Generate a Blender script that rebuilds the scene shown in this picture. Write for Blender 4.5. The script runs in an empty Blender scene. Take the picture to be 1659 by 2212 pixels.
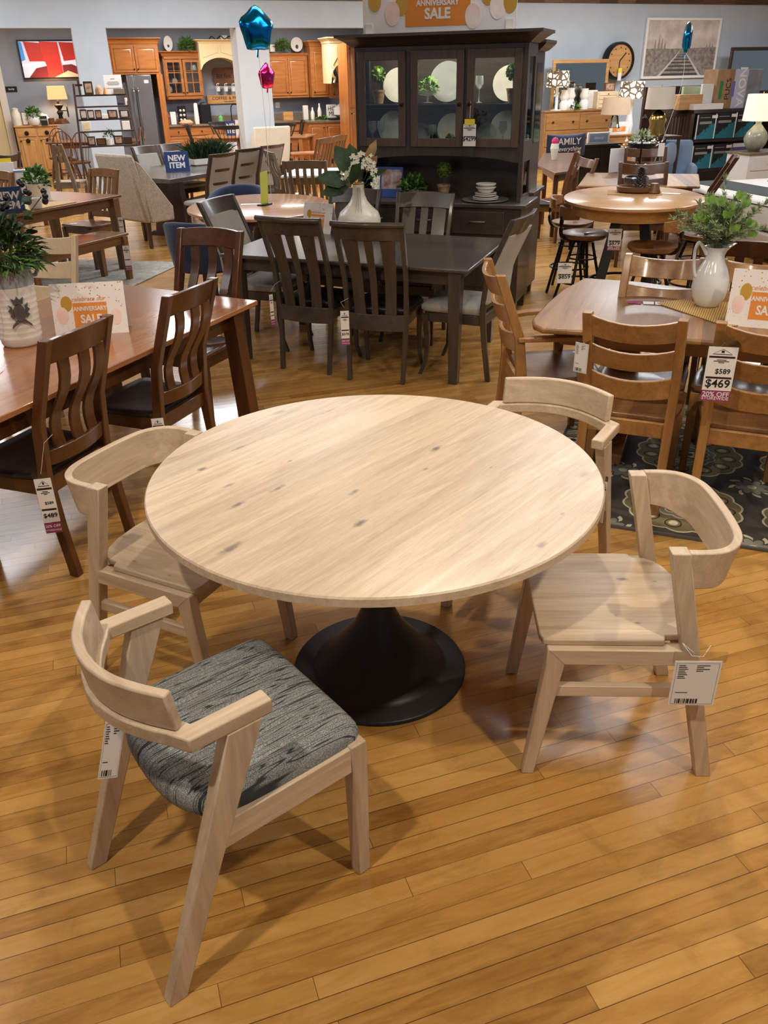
import bpy, bmesh, math, random
from mathutils import Vector, Matrix, noise
PI = math.pi; R = math.radians
sc = bpy.context.scene; COL = sc.collection
random.seed(7)
sin, cos = math.sin, math.cos

# ------------------------------------------------------------------ camera
FPX, PITCH, ROLL, CH = 1765., .4922, -.0200, 1.842
CR = Vector((cos(ROLL), sin(ROLL)*sin(PITCH), sin(ROLL)*cos(PITCH)))
CU = Vector((-sin(ROLL), cos(ROLL)*sin(PITCH), cos(ROLL)*cos(PITCH)))
CF = Vector((0, cos(PITCH), -sin(PITCH)))
cd = bpy.data.cameras.new('camera'); cam = bpy.data.objects.new('camera', cd); COL.objects.link(cam)
m3 = Matrix((CR, CU, -CF)).transposed()
cam.matrix_world = Matrix.Translation((0, 0, CH)) @ m3.to_4x4()
cd.sensor_fit = 'VERTICAL'; cd.sensor_height = 36; cd.lens = FPX/2212*36; cd.clip_end = 200
sc.camera = cam
def ray(px, py):
    x = (px-829.5)/FPX; y = -(py-1106)/FPX
    return CR*x + CU*y + CF
def at(px, py, z=0.):                      # the place on the level z a sight line meets
    w = ray(px, py); t = (z-CH)/w.z
    return Vector((w.x*t, w.y*t, z))
def pq(px, py, P0, deg):                   # run and height on an upright plane
    a = R(deg); u = Vector((cos(a), sin(a))); n = Vector((-u.y, u.x)); P0 = Vector(P0)
    w = ray(px, py); t = P0.dot(n)/(w.x*n.x+w.y*n.y)
    return (Vector((w.x, w.y))*t-P0).dot(u), CH+w.z*t

# ------------------------------------------------------------------ objects
def tag(o, label=None, cat=None, group=None, kind=None):
    if label: o['label'] = label
    if cat: o['category'] = cat
    if group: o['group'] = group
    if kind: o['kind'] = kind
    return o
def thing(name, label, cat, loc=(0, 0, 0), rz=0., group=None):
    o = bpy.data.objects.new(name, None); COL.objects.link(o)
    if len(loc) == 2: loc = (loc[0], loc[1], 0)
    o.location = loc; o.rotation_euler = (0, 0, rz); o.empty_display_size = .1
    return tag(o, label, cat, group)
def copy_tree(o, parent=None):
    c = o.copy(); COL.objects.link(c); c.parent = parent
    for ch in list(o.children): copy_tree(ch, c)
    return c
class MB:
    def __init__(s): s.v = []; s.f = []; s.sm = []; s.M = Matrix.Identity(4)
    def add(s, vs, fs, smooth=True):
        k = len(s.v); s.v += [tuple(s.M @ Vector(v)) for v in vs]
        s.f += [tuple(i+k for i in f) for f in fs]; s.sm += [smooth]*len(fs); return s
    def box(s, x0, x1, y0, y1, z0, z1):
        return s.add([(x, y, z) for z in (z0, z1) for y in (y0, y1) for x in (x0, x1)],
                     [(0, 2, 3, 1), (4, 5, 7, 6), (0, 1, 5, 4), (2, 6, 7, 3), (0, 4, 6, 2), (1, 3, 7, 5)])
    def cb(s, c, d):
        return s.box(c[0]-d[0]/2, c[0]+d[0]/2, c[1]-d[1]/2, c[1]+d[1]/2, c[2]-d[2]/2, c[2]+d[2]/2)
    def loft(s, rings, cap=True, loop=False, smooth=True):
        n = len(rings[0]); vs = [p for r in rings for p in r]; fs = []
        m = len(rings); q = m if loop else m-1
        for i in range(q):
            for j in range(n):
                a = i*n+j; b = i*n+(j+1) % n; i2 = (i+1) % m; fs.append((a, b, i2*n+(j+1) % n, i2*n+j))
        if cap and not loop: fs += [tuple(range(n))[::-1], tuple((m-1)*n+j for j in range(n))]
        return s.add(vs, fs, smooth)
    def post(s, pts):                      # level rectangles (x,y,z,sx,sy) joined upwards
        return s.loft([[(x-a/2, y-b/2, z), (x+a/2, y-b/2, z), (x+a/2, y+b/2, z), (x-a/2, y+b/2, z)] for x, y, z, a, b in pts])
    def beam(s, p, q, w, h, up=(0, 0, 1), w2=None, h2=None):
        p, q = Vector(p), Vector(q); d = (q-p).normalized(); sx = d.cross(Vector(up)).normalized(); uz = sx.cross(d)
        w2 = w2 or w; h2 = h2 or h
        def rg(c, w, h): return [c-sx*w/2-uz*h/2, c+sx*w/2-uz*h/2, c+sx*w/2+uz*h/2, c-sx*w/2+uz*h/2]
        return s.loft([rg(p, w, h), rg(q, w2, h2)])
    def sweep(s, path, prof, up=(0, 0, 1)):  # prof(i,t) -> list of (side, up) offsets
        rings = []; up = Vector(up); n = len(path); path = [Vector(p) for p in path]
        for i, p in enumerate(path):
            d = (path[min(i+1, n-1)]-path[max(i-1, 0)]).normalized(); sd = d.cross(up).normalized(); uu = sd.cross(d)
            rings.append([p+sd*a+uu*b for a, b in prof(i, i/(n-1))])
        return s.loft(rings)
    def tube(s, path, r, n=8):
        rr = r if callable(r) else (lambda t: r)
        path = [Vector(p) for p in path]; m = len(path); rings = []; ref = None
        for i, p in enumerate(path):
            d = (path[min(i+1, m-1)]-path[max(i-1, 0)]).normalized()
            if ref is None: ref = d.orthogonal().normalized()
            ref = (ref-d*ref.dot(d)).normalized(); b = d.cross(ref); q = rr(i/max(1, m-1))
            rings.append([p+(ref*cos(2*PI*k/n)+b*sin(2*PI*k/n))*q for k in range(n)])
        return s.loft(rings)
    def lathe(s, prof, n=24, c=(0, 0, 0), sx=1., sy=1.):
        return s.loft([[(c[0]+r*sx*cos(2*PI*k/n), c[1]+r*sy*sin(2*PI*k/n), c[2]+z) for k in range(n)] for r, z in prof])
    def ball(s, c, r, n=10, sz=1.):
        return s.lathe([(max(1e-4, r*sin(PI*i/n)), -r*sz*cos(PI*i/n)) for i in range(n+1)], n*2 if n > 5 else 8, c)
    def plate(s, poly, z0, z1):
        n = len(poly)
        return s.loft([[(x, y, z0) for x, y in poly], [(x, y, z1) for x, y in poly]])
    def wallplate(s, poly, y0, y1):         # polygon in xz pushed along y
        return s.loft([[(x, y1, z) for x, z in poly], [(x, y0, z) for x, z in poly]])
    def leaf(s, p, d, L, w, up=None, bend=.2):
        p = Vector(p); d = Vector(d).normalized(); up = Vector(up) if up else Vector((random.uniform(-1, 1), random.uniform(-1, 1), 1))
        sd = d.cross(up)
        if sd.length < 1e-3: sd = Vector((1, 0, 0))
        sd.normalize(); nn = sd.cross(d)
        q = [p, p+d*L*.35+sd*w/2+nn*.1*w, p+d*L*.72+sd*w*.42-nn*bend*L*.3, p+d*L-nn*bend*L, p+d*L*.72-sd*w*.42-nn*bend*L*.3, p+d*L*.35-sd*w/2+nn*.1*w, p+d*L*.5-nn*bend*L*.1]
        return s.add(q, [(0, 1, 6), (1, 2, 6), (2, 3, 6), (3, 4, 6), (4, 5, 6), (5, 0, 6)])
    def build(s, name, mat, parent=None, bev=0., sub=0, ang=35, label=None, seg=2):
        me = bpy.data.meshes.new(name); me.from_pydata(s.v, [], s.f); me.validate()
        bm = bmesh.new(); bm.from_mesh(me); bmesh.ops.recalc_face_normals(bm, faces=bm.faces); bm.to_mesh(me); bm.free()
        me.materials.append(mat)
        me.polygons.foreach_set('use_smooth', [True]*len(me.polygons)); me.set_sharp_from_angle(angle=R(ang)); me.update()
        o = bpy.data.objects.new(name, me); COL.objects.link(o); o.parent = parent
        if bev:
            b = o.modifiers.new('bevel', 'BEVEL'); b.width = bev; b.segments = seg; b.limit_method = 'ANGLE'; b.angle_limit = R(38)
        if sub:
            q = o.modifiers.new('sub', 'SUBSURF'); q.levels = sub; q.render_levels = sub
        if label: o['label'] = label
        return o
def bx(name, mat, parent, x0, x1, y0, y1, z0, z1, bev=0.): return MB().box(x0, x1, y0, y1, z0, z1).build(name, mat, parent, bev)
_fc = {}
def text(s, size, mat, parent, loc, rot=(0, 0, 0), name='lettering', bold=.0, wide=1., align='CENTER', ext=.0006, shear=0.):
    k = (s, round(bold, 3), round(size, 4), align, round(ext, 5), shear)
    if k not in _fc:
        cu = bpy.data.curves.new('t', 'FONT'); cu.body = s; cu.size = size; cu.align_x = align; cu.align_y = 'CENTER'
        cu.extrude = ext; cu.offset = bold*size; cu.resolution_u = 3; cu.space_line = .85; cu.shear = shear
        t = bpy.data.objects.new('t', cu); COL.objects.link(t)
        me = bpy.data.meshes.new_from_object(t); bpy.data.objects.remove(t); bpy.data.curves.remove(cu); _fc[k] = me
    me = _fc[k].copy(); me.name = name; me.materials.clear(); me.materials.append(mat)
    o = bpy.data.objects.new(name, me); COL.objects.link(o); o.parent = parent; o.location = loc; o.rotation_euler = rot; o.scale = (wide, 1, 1)
    return o

# ------------------------------------------------------------------ materials
def s2l(c): return tuple(((x/255)/12.92 if x/255 <= .04045 else ((x/255+.055)/1.055)**2.4) for x in c)+(1,)
class NT:
    def __init__(s, name):
        s.m = bpy.data.materials.new(name); s.m.use_nodes = True; s.t = s.m.node_tree; s.n = s.t.nodes; s.l = s.t.links
        s.b = s.n['Principled BSDF']
    def node(s, ty, **kw):
        x = s.n.new(ty)
        for k, v in kw.items(): setattr(x, k, v)
        return x
    def put(s, sock, v):
        if isinstance(v, bpy.types.NodeSocket): s.l.new(v, sock)
        elif v is not None: sock.default_value = v
    def math(s, op, a, b=None, c=None, clamp=False):
        x = s.node('ShaderNodeMath', operation=op, use_clamp=clamp); s.put(x.inputs[0], a); s.put(x.inputs[1], b)
        if c is not None: s.put(x.inputs[2], c)
        return x.outputs[0]
    def mix(s, f, a, b, mode='MIX'):
        x = s.node('ShaderNodeMix', data_type='RGBA', blend_type=mode); s.put(x.inputs[0], f); s.put(x.inputs[6], a); s.put(x.inputs[7], b); return x.outputs[2]
    def ramp(s, f, stops):
        x = s.node('ShaderNodeValToRGB'); e = x.color_ramp.elements
        while len(e) < len(stops): e.new(.5)
        for i, (p, c) in enumerate(stops): e[i].position = p; e[i].color = c
        s.put(x.inputs[0], f); return x.outputs[0]
    def mr(s, v, a, b, c=0., d=1., smooth=False):
        x = s.node('ShaderNodeMapRange'); x.interpolation_type = 'SMOOTHSTEP' if smooth else 'LINEAR'
        for i, q in enumerate((v, a, b, c, d)): s.put(x.inputs[i], q)
        return x.outputs[0]
    def obj(s, scale=(1, 1, 1), rot=(0, 0, 0), loc=(0, 0, 0)):
        c = s.node('ShaderNodeTexCoord'); mp = s.node('ShaderNodeMapping'); s.l.new(c.outputs['Object'], mp.inputs[0])
        mp.inputs['Scale'].default_value = scale; mp.inputs['Rotation'].default_value = rot; mp.inputs['Location'].default_value = loc
        return mp.outputs[0]
    def noise(s, vec, scale, detail=3, rough=.5, dist=0., w=None):
        x = s.node('ShaderNodeTexNoise'); x.inputs['Scale'].default_value = scale; x.inputs['Detail'].default_value = detail
        x.inputs['Roughness'].default_value = rough; x.inputs['Distortion'].default_value = dist
        if w is not None: x.noise_dimensions = '4D'; s.put(x.inputs['W'], w)
        s.put(x.inputs['Vector'], vec); return x.outputs[0]
    def sep(s, v):
        x = s.node('ShaderNodeSeparateXYZ'); s.put(x.inputs[0], v); return x.outputs
    def comb(s, x_, y_, z_=0.):
        x = s.node('ShaderNodeCombineXYZ'); s.put(x.inputs[0], x_); s.put(x.inputs[1], y_); s.put(x.inputs[2], z_); return x.outputs[0]
    def white(s, v, dim='2D'):
        x = s.node('ShaderNodeTexWhiteNoise', noise_dimensions=dim)
        s.put(x.inputs['W' if dim == '1D' else 'Vector'], v); return x.outputs[0]
    def rnd(s): return s.node('ShaderNodeObjectInfo').outputs['Random']
    def bump(s, h, st=.1, d=.002):
        x = s.node('ShaderNodeBump'); x.inputs['Strength'].default_value = st; x.inputs['Distance'].default_value = d
        s.put(x.inputs['Height'], h); s.l.new(x.outputs[0], s.b.inputs['Normal'])
    def set(s, **kw):
        for k, v in kw.items(): s.put(s.b.inputs[k.replace('_', ' ')], v)
        return s.m
def plain(name, c, rough=.5, metal=0., **kw):
    t = NT(name); return t.set(Base_Color=s2l(c), Roughness=rough, Metallic=metal, **kw)
def mottled(name, c1, c2, scale=8, rough=.5, bump=0., **kw):
    t = NT(name); f = t.noise(t.obj(), scale, 4, .6)
    if bump: t.bump(f, bump, .004)
    return t.set(Base_Color=t.ramp(f, [(.35, s2l(c1)), (.65, s2l(c2))]), Roughness=rough, **kw)
def emit(name, c, st):
    t = NT(name); return t.set(Base_Color=s2l(c), Emission_Color=s2l(c), Emission_Strength=st)
def wood(name, c1, c2, ax='x', rough=.4, plank=0., across='y', knots=0., grain=1., coat=0., pv=.25, rot=0., seam=0., spots=None, bm=.06):
    t = NT(name); st = {'x': (1.1, 14, 14), 'y': (14, 1.1, 14), 'z': (14, 14, 1.1)}[ax]
    base = t.obj(rot=(0, 0, rot)); rn = t.rnd(); w = t.math('MULTIPLY', rn, 17.)
    if plank:
        o = t.sep(base)['XYZ'.index(across.upper())]
        k = t.math('FLOOR', t.math('DIVIDE', o, plank)); rr = t.white(k, '1D'); w = t.math('ADD', w, t.math('MULTIPLY', rr, 23.))
    mp = t.node('ShaderNodeMapping'); t.l.new(base, mp.inputs[0]); mp.inputs['Scale'].default_value = tuple(v*grain for v in st)
    n1 = t.noise(mp.outputs[0], 1.0, 5, .6, 1.2, w); n2 = t.noise(mp.outputs[0], 7.5, 3, .6, .3, w)
    f = t.math('ADD', t.math('MULTIPLY', n1, .7), t.math('MULTIPLY', n2, .3))
    col = t.ramp(f, [(.33, s2l(c1)), (.66, s2l(c2))])
    if plank:
        v = t.mr(rr, 0., 1., 1-pv, 1+pv*.6); vv = t.comb(v, v, v); col = t.mix(1., col, vv, 'MULTIPLY')
        if seam:
            fr = t.math('FRACT', t.math('DIVIDE', o, plank)); e = t.math('MINIMUM', fr, t.math('SUBTRACT', 1., fr))
            col = t.mix(t.math('LESS_THAN', e, seam/plank), col, tuple(x*.35 for x in s2l(c1)[:3])+(1,))
    if knots:
        vo = t.node('ShaderNodeTexVoronoi'); m2 = t.node('ShaderNodeMapping'); t.l.new(base, m2.inputs[0])
        m2.inputs['Scale'].default_value = {'x': (1, 2.6, 2.6), 'y': (2.6, 1, 2.6), 'z': (2.6, 2.6, 1)}[ax]
        m2.inputs['Location'].default_value = (.3, .15, .4)
        t.l.new(m2.outputs[0], vo.inputs['Vector']); vo.inputs['Scale'].default_value = knots; vo.inputs['Randomness'].default_value = 1.
        d = t.math('ADD', vo.outputs['Distance'], t.math('MULTIPLY', t.math('SUBTRACT', n1, .5), .12))
        k = t.mr(d, .05, .13, 1., 0., True); rr2 = t.math('LESS_THAN', t.white(vo.outputs['Color'], '3D'), .6)
        col = t.mix(t.math('MULTIPLY', t.math('MULTIPLY', k, rr2), .75), col, s2l((118, 104, 100)))
    if spots:
        s3 = t.sep(t.obj()); acc = None; wob = t.math('MULTIPLY', t.math('SUBTRACT', t.noise(t.obj(), 45, 3, .6), .5), 1.3)
        for cx, cy, rx, ry, k in spots:
            dx = t.math('DIVIDE', t.math('SUBTRACT', s3[0], cx), rx); dy = t.math('DIVIDE', t.math('SUBTRACT', s3[1], cy), ry)
            d = t.math('SQRT', t.math('ADD', t.math('MULTIPLY', dx, dx), t.math('MULTIPLY', dy, dy))); d = t.math('ADD', d, wob)
            m_ = t.mr(d, .15, 1.25, k, 0., True); acc = m_ if acc is None else t.math('MAXIMUM', acc, m_)
        col = t.mix(acc, col, s2l((112, 100, 98)))
    t.bump(n2, bm, .001)
    kw = dict(Coat_Weight=coat, Coat_Roughness=.12) if coat else {}
    return t.set(Base_Color=col, Roughness=rough, **kw)
def fabric(name, c1, c2, scale=260, rough=.95, big=6):
    t = NT(name); v = t.obj(); a = t.noise(v, scale, 2, .6); b = t.noise(v, big, 3, .5)
    f = t.math('ADD', t.math('MULTIPLY', a, .75), t.math('MULTIPLY', b, .25)); t.bump(a, .3, .002)
    return t.set(Base_Color=t.ramp(f, [(.38, s2l(c1)), (.62, s2l(c2))]), Roughness=rough, Sheen_Weight=.2)
def pane(name, tint=(235, 240, 240), refl=.10, rough=.02):
    t = NT(name); t.n.remove(t.b); o = t.n['Material Output']
    a = t.node('ShaderNodeBsdfTransparent'); a.inputs[0].default_value = s2l(tint)
    g = t.node('ShaderNodeBsdfGlossy'); g.inputs['Roughness'].default_value = rough
    fr = t.node('ShaderNodeFresnel'); fr.inputs[0].default_value = 1.45
    x = t.node('ShaderNodeMixShader'); t.put(x.inputs[0], t.math('ADD', fr.outputs[0], refl*.3, clamp=True)); t.l.new(a.outputs[0], x.inputs[1]); t.l.new(g.outputs[0], x.inputs[2]); t.l.new(x.outputs[0], o.inputs[0])
    return t.m
M = {}
M['pale'] = wood('pale_oak', (180, 156, 130), (222, 202, 176), 'x', .42)
M['pale_z'] = wood('pale_oak_upright', (174, 150, 126), (216, 196, 170), 'z', .42)
M['pale_y'] = wood('pale_oak_across', (174, 150, 126), (216, 196, 170), 'y', .42)
M['pale_seat'] = wood('pale_oak_seat', (176, 150, 120), (220, 198, 166), 'x', .38, plank=.09, across='y', pv=.10)
M['black'] = mottled('black_powder_coat', (18, 20, 22), (26, 28, 30), 300, .42)
for k, (a, b) in dict(cherry=((56, 29, 12), (94, 54, 24)), dark=((54, 46, 40), (78, 68, 60)), rustic=((98, 66, 38), (138, 98, 60)), amber=((130, 90, 48), (176, 130, 78)), espresso=((48, 32, 26), (70, 48, 38)), brown=((90, 56, 34), (124, 82, 52)), taupe=((104, 92, 78), (134, 120, 104)), orange=((146, 88, 42), (190, 124, 66)), cream=((206, 182, 148), (226, 204, 172)), honey=((176, 126, 72), (212, 164, 104)), blackw=((22, 20, 20), (34, 32, 32))).items():
    g = dict(cherry=.5, dark=.25, blackw=.3).get(k, .25)
    for ax in 'xz': M[k+'_'+ax] = wood(k+'_wood_'+('long' if ax == 'x' else 'upright'), a, b, ax, .34 if k != 'cream' else .5, coat=g if k != 'cream' else 0)
M['cherry_top'] = wood('cherry_tabletop', (140, 88, 54), (174, 118, 78), 'x', .2, plank=.14, across='y', pv=.06, coat=.5, bm=.02)
M['dark_top'] = wood('dark_stained_tabletop', (62, 56, 52), (84, 76, 70), 'x', .3, plank=.16, pv=.08, coat=.3)
M['walnut_top'] = wood('walnut_tabletop', (116, 82, 50), (164, 122, 78), 'y', .4, plank=.10, across='x', pv=.5, coat=.1, bm=.0)
M['counter_top'] = wood('round_honey_tabletop', (176, 130, 84), (208, 164, 114), 'x', .3, plank=.16, pv=.08, coat=.3)
M['mid_top'] = wood('round_salmon_tabletop', (178, 128, 92), (208, 158, 120), 'x', .25, plank=.16, pv=.06, coat=.4)
M['leather'] = mottled('black_leather', (20, 19, 20), (34, 32, 32), 30, .38, .05)
M['seatdark'] = wood('scooped_walnut_seat', (70, 40, 22), (112, 70, 40), 'x', .3, plank=.1, pv=.2, coat=.3, bm=0.)
M['seatwal'] = wood('scooped_oak_seat', (104, 70, 40), (148, 104, 62), 'x', .36, plank=.1, pv=.25, coat=.2, bm=0.)
M['grey_up'] = fabric('light_grey_upholstery', (150, 146, 138), (178, 174, 166))
M['linen'] = fabric('linen_upholstery', (160, 148, 132), (196, 184, 166), 90, .95, 20)
M['ivory'] = fabric('ivory_upholstery', (206, 200, 182), (226, 220, 204))
M['navy'] = fabric('navy_upholstery', (34, 46, 76), (50, 64, 98))
M['blue'] = fabric('slate_blue_upholstery', (108, 130, 156), (132, 154, 178))
M['navyc'] = plain('navy_card', (30, 58, 112), .6)
M['white'] = plain('white_card', (232, 230, 228), .6)
M['ink'] = plain('black_ink', (24, 22, 24), .6)
M['ink2'] = plain('dark_red_ink', (52, 22, 28), .6)
M['grey_ink'] = plain('grey_ink', (150, 146, 142), .6)
M['orange_ink'] = plain('orange_ink', (226, 138, 52), .55)
M['plum'] = plain('plum_card', (152, 56, 110), .5)
M['sticker'] = plain('yellow_card', (238, 214, 60), .55)
M['ceramic'] = plain('white_glazed_ceramic', (228, 230, 232), .12, Coat_Weight=.5)
M['matte_white'] = plain('matt_white', (226, 222, 214), .5)
M['stone'] = mottled('stoneware', (216, 212, 204), (228, 224, 216), 12, .5, .0)
M['string'] = plain('white_string', (235, 232, 226), .7)
M['steel'] = plain('brushed_steel', (150, 152, 156), .3, 1.)
M['chrome'] = plain('polished_silver', (215, 215, 215), .12, 1.)
M['pewter'] = plain('pewter', (128, 130, 134), .35, .9)
M['blackm'] = plain('black_metal', (24, 24, 26), .45, .4)
M['bronze'] = plain('dark_bronze_knob', (46, 34, 28), .35, .7)
M['gold'] = plain('gold_foil', (206, 160, 62), .3, .2)
M['clear'] = pane('clear_pane')
M['sleeve'] = pane('clear_plastic_sleeve', (250, 250, 250), .0, .15)
M['lglass'] = pane('light_glass', (225, 230, 230), .8, .08)
t_ = NT('cut_glass'); t_.set(Base_Color=s2l((215, 220, 222)), Roughness=.12, Alpha=.36, Coat_Weight=.6); M['cutglass'] = t_.m
M['mirror'] = plain('mirror_glass', (200, 205, 205), .03, 1.)
for k, (a, b) in dict(green=((48, 84, 28), (96, 140, 52)), dkgreen=((22, 44, 20), (52, 82, 40)), sage=((118, 140, 98), (164, 182, 138)), lime=((84, 132, 48), (140, 178, 84)), moss=((78, 110, 36), (120, 150, 58)), ivy=((30, 54, 34), (64, 92, 62))).items():
    M[k] = mottled(k+'_leaf', a, b, 14, .55)
M['petal'] = plain('cream_petal', (244, 242, 222), .6)
M['stem'] = plain('brown_stem', (88, 66, 48), .7)
M['berry'] = plain('black_berry', (24, 20, 30), .3)
M['tan_leaf'] = mottled('dry_tan_leaf', (118, 88, 50), (160, 124, 78), 10, .7)
M['terracotta'] = mottled('whitewashed_clay', (150, 112, 80), (196, 164, 130), 16, .8)
def balloon_mat(n, c): return plain(n, c, .16, 1.)
M['foil_blue'] = balloon_mat('blue_foil', (20, 130, 205)); M['foil_pink'] = balloon_mat('pink_foil', (226, 50, 130))
# ------------------------------------------------------------------ floor
def floor_mat():
    t = NT('maple_strip_floor'); v = t.obj(rot=(0, 0, R(-18.6))); s = t.sep(v); W = .0581; L = 1.5
    row = t.math('FLOOR', t.math('DIVIDE', s[1], W)); rr = t.white(row, '1D')
    xs = t.math('DIVIDE', t.math('ADD', s[0], t.math('MULTIPLY', rr, 7.)), L); col = t.math('FLOOR', xs)
    bid = t.white(t.comb(row, col), '2D')
    fy = t.math('FRACT', t.math('DIVIDE', s[1], W)); ey = t.math('MULTIPLY', t.math('MINIMUM', fy, t.math('SUBTRACT', 1., fy)), W)
    fx = t.math('FRACT', xs); ex = t.math('MULTIPLY', t.math('MINIMUM', fx, t.math('SUBTRACT', 1., fx)), L)
    gap = t.math('MULTIPLY', t.white(t.math('ADD', row, 3.7), '1D'), .0011); gap = t.math('ADD', gap, .00035)
    seam = t.math('MAXIMUM', t.math('LESS_THAN', ey, gap), t.math('LESS_THAN', ex, .0008))
    mp = t.node('ShaderNodeMapping'); t.l.new(v, mp.inputs[0]); mp.inputs['Scale'].default_value = (2.2, 16, 1)
    w = t.math('MULTIPLY', bid, 31.)
    n1 = t.noise(mp.outputs[0], 1.3, 5, .62, 1.5, w); n2 = t.noise(v, 1.6, 3, .5); n3 = t.noise(mp.outputs[0], 9., 3, .6, .4, w)
    f = t.math('ADD', t.math('MULTIPLY', n1, .45), t.math('MULTIPLY', bid, .20)); f = t.math('ADD', f, t.math('MULTIPLY', n2, .28)); f = t.math('ADD', f, t.math('MULTIPLY', n3, .1))
    c = t.ramp(f, [(.28, s2l((134, 90, 38))), (.5, s2l((186, 138, 72))), (.74, s2l((208, 163, 96)))])
    c = t.mix(t.math('MULTIPLY', seam, .85), c, s2l((58, 34, 14)))
    st_ = t.noise(v, 5.5, 5, .68, .8); c = t.mix(t.mr(st_, .5, .72, 0., .32, True), c, s2l((120, 74, 30)))
    t.bump(t.math('SUBTRACT', 1., seam), .25, .0006)
    return t.set(Base_Color=c, Roughness=t.mr(n2, .3, .7, .2, .3), Coat_Weight=.25, Coat_Roughness=.12)
tag(MB().add([(-16, -5, 0), (20, -5, 0), (20, 30, 0), (-16, 30, 0)], [(0, 1, 2, 3)]).build('floor', floor_mat()), kind='structure')
A = 21.; AR = R(A); P0 = Vector((-2.83, 17.26)); U = Vector((cos(AR), sin(AR))); N = Vector((-sin(AR), cos(AR)))
def W(s, n, z=0.): p = P0+U*s+N*n; return Vector((p.x, p.y, z))      # run s along the back wall, n behind it
def rp(px, py, n): return pq(px, py, P0+N*n, A)
blue_wall = mottled('pale_blue_wall_paint', (176, 188, 200), (182, 194, 206), 2, .85)
blue2 = mottled('grey_blue_wall_paint', (138, 148, 166), (144, 154, 172), 2, .85)
white_wall = mottled('white_wall_paint', (196, 202, 208), (200, 206, 212), 2, .85)
trimw = plain('white_trim', (222, 220, 216), .5)
def struct(name, mb, mat, rz=AR, loc=None):
    o = mb.build(name, mat); o.rotation_euler = (0, 0, rz); o.location = loc or (P0.x, P0.y, 0); return tag(o, kind='structure')
# front plane of the kitchen bay: header, piers; then the long wall to the right
b = MB()
b.box(-9, 4.2, 0, .25, 2.63, 3.07)
sl = rp(160, 100, 0)[0]; sr = rp(234, 100, 0)[0]; b.box(sl, sr, 0, .25, 0, 2.63)
b.box(4.2, 20, 0, .25, 0, 3.07)
struct('wall_back', b, blue_wall)
b = MB(); cl = rp(512, 100, 0)[0]; cr = rp(586, 180, 0)[0]; b.box(cl, cr, -.02, .5, 0, 2.64)
struct('trim_1', b, white_wall)
b = MB(); b.box(-9, 4.2, 3.82, 4.0, 0, 3.07); struct('wall_rear', b, blue2)
b = MB(); b.box(4.05, 4.2, .25, 4.0, 0, 3.07); struct('wall_right', b, blue2)
b = MB(); b.box(-9, 4.2, .25, 3.82, 2.95, 3.07); struct('ceiling', b, white_wall)
# reclaimed plank band over the walls and the ceiling
b = MB(); b.box(-9, 20, -.04, .3, 3.07, 3.22)
struct('trim_2', b, wood('reclaimed_wall_planks', (58, 40, 28), (120, 90, 66), 'x', .7, plank=.45, across='x', pv=.5))
ce = MB().add([(-16, -5, 3.72), (20, -5, 3.72), (20, 26, 3.72), (-16, 26, 3.72)], [(0, 3, 2, 1)]).build('ceiling', mottled('white_ceiling', (214, 216, 220), (222, 224, 228), 1, .9)); tag(ce, kind='structure')
b = MB(); b.box(-9, 20, 0, .3, 3.22, 3.75); struct('wall_back', b, white_wall)
# side jamb with cream door and casing far left, behind the dresser
d0 = rp(2, 150, 3.8)[0]; d1 = rp(-40, 150, 3.8)[0]
b = MB(); b.box(d0-.14, d0, 3.72, 3.84, 0, 2.4); struct('trim_3', b, trimw)
b = MB(); b.box(d0-1.1, d0-.14, 3.76, 3.84, 0, 2.35); struct('door_1', b, plain('cream_door_paint', (222, 208, 168), .6))
# ------------------------------------------------------------------ lights
def area(x, y, z, sx, sy, e, c=(1, .93, .84), rot=(0, 0, 0), name='ceiling_light'):
    l = bpy.data.lights.new(name, 'AREA'); l.shape = 'RECTANGLE'; l.size = sx; l.size_y = sy; l.energy = e; l.color = c
    o = bpy.data.objects.new(name, l); COL.objects.link(o); o.location = (x, y, z); o.rotation_euler = rot; return o
def spot(p, tgt, e, c=(1, .86, .68), ang=70, r=.05, blend=.6):
    l = bpy.data.lights.new('track_spot', 'SPOT'); l.energy = e; l.color = c; l.spot_size = R(ang); l.spot_blend = blend; l.shadow_soft_size = r
    o = bpy.data.objects.new('track_spot', l); COL.objects.link(o); o.location = p
    o.rotation_euler = (Vector(tgt)-Vector(p)).to_track_quat('-Z', 'Y').to_euler(); return o
def smooth(pts, n=5):                       # Catmull-Rom through points
    pts = [Vector(p) for p in pts]; out = []
    for i in range(len(pts)-1):
        a = pts[max(i-1, 0)]; b = pts[i]; c = pts[i+1]; d = pts[min(i+2, len(pts)-1)]
        for k in range(n):
            t = k/n; out.append(.5*((2*b)+(c-a)*t+(2*a-5*b+4*c-d)*t*t+(3*b-a-3*c+d)*t**3))
    return out+[pts[-1]]
def mirror_y(half): return [(x, y) for x, y in half]+[(x, -y) for x, y in reversed(half) if abs(y) > 1e-6]
def bandmb(b, outer, th, z0, z1, lean=0., zdip=0., inward=-1):
    """upright curved board following a plan line; inner side towards +x"""
    n = len(outer); rings = []
    for i, p in enumerate(outer):
        d = (outer[min(i+1, n-1)]-outer[max(i-1, 0)]).normalized(); nn = Vector((-d.y, d.x))*inward
        k = 1-abs(2*i/(n-1)-1); L = lean*min(1, k*2.2); zz = z0-zdip*min(1, k*2)
        o, q = p, p+nn*th
        rings.append([(o.x, o.y, z1), (q.x, q.y, z1), (q.x+nn.x*L, q.y+nn.y*L, zz), (o.x+nn.x*L, o.y+nn.y*L, zz)])
    return b.loft(rings)
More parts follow.
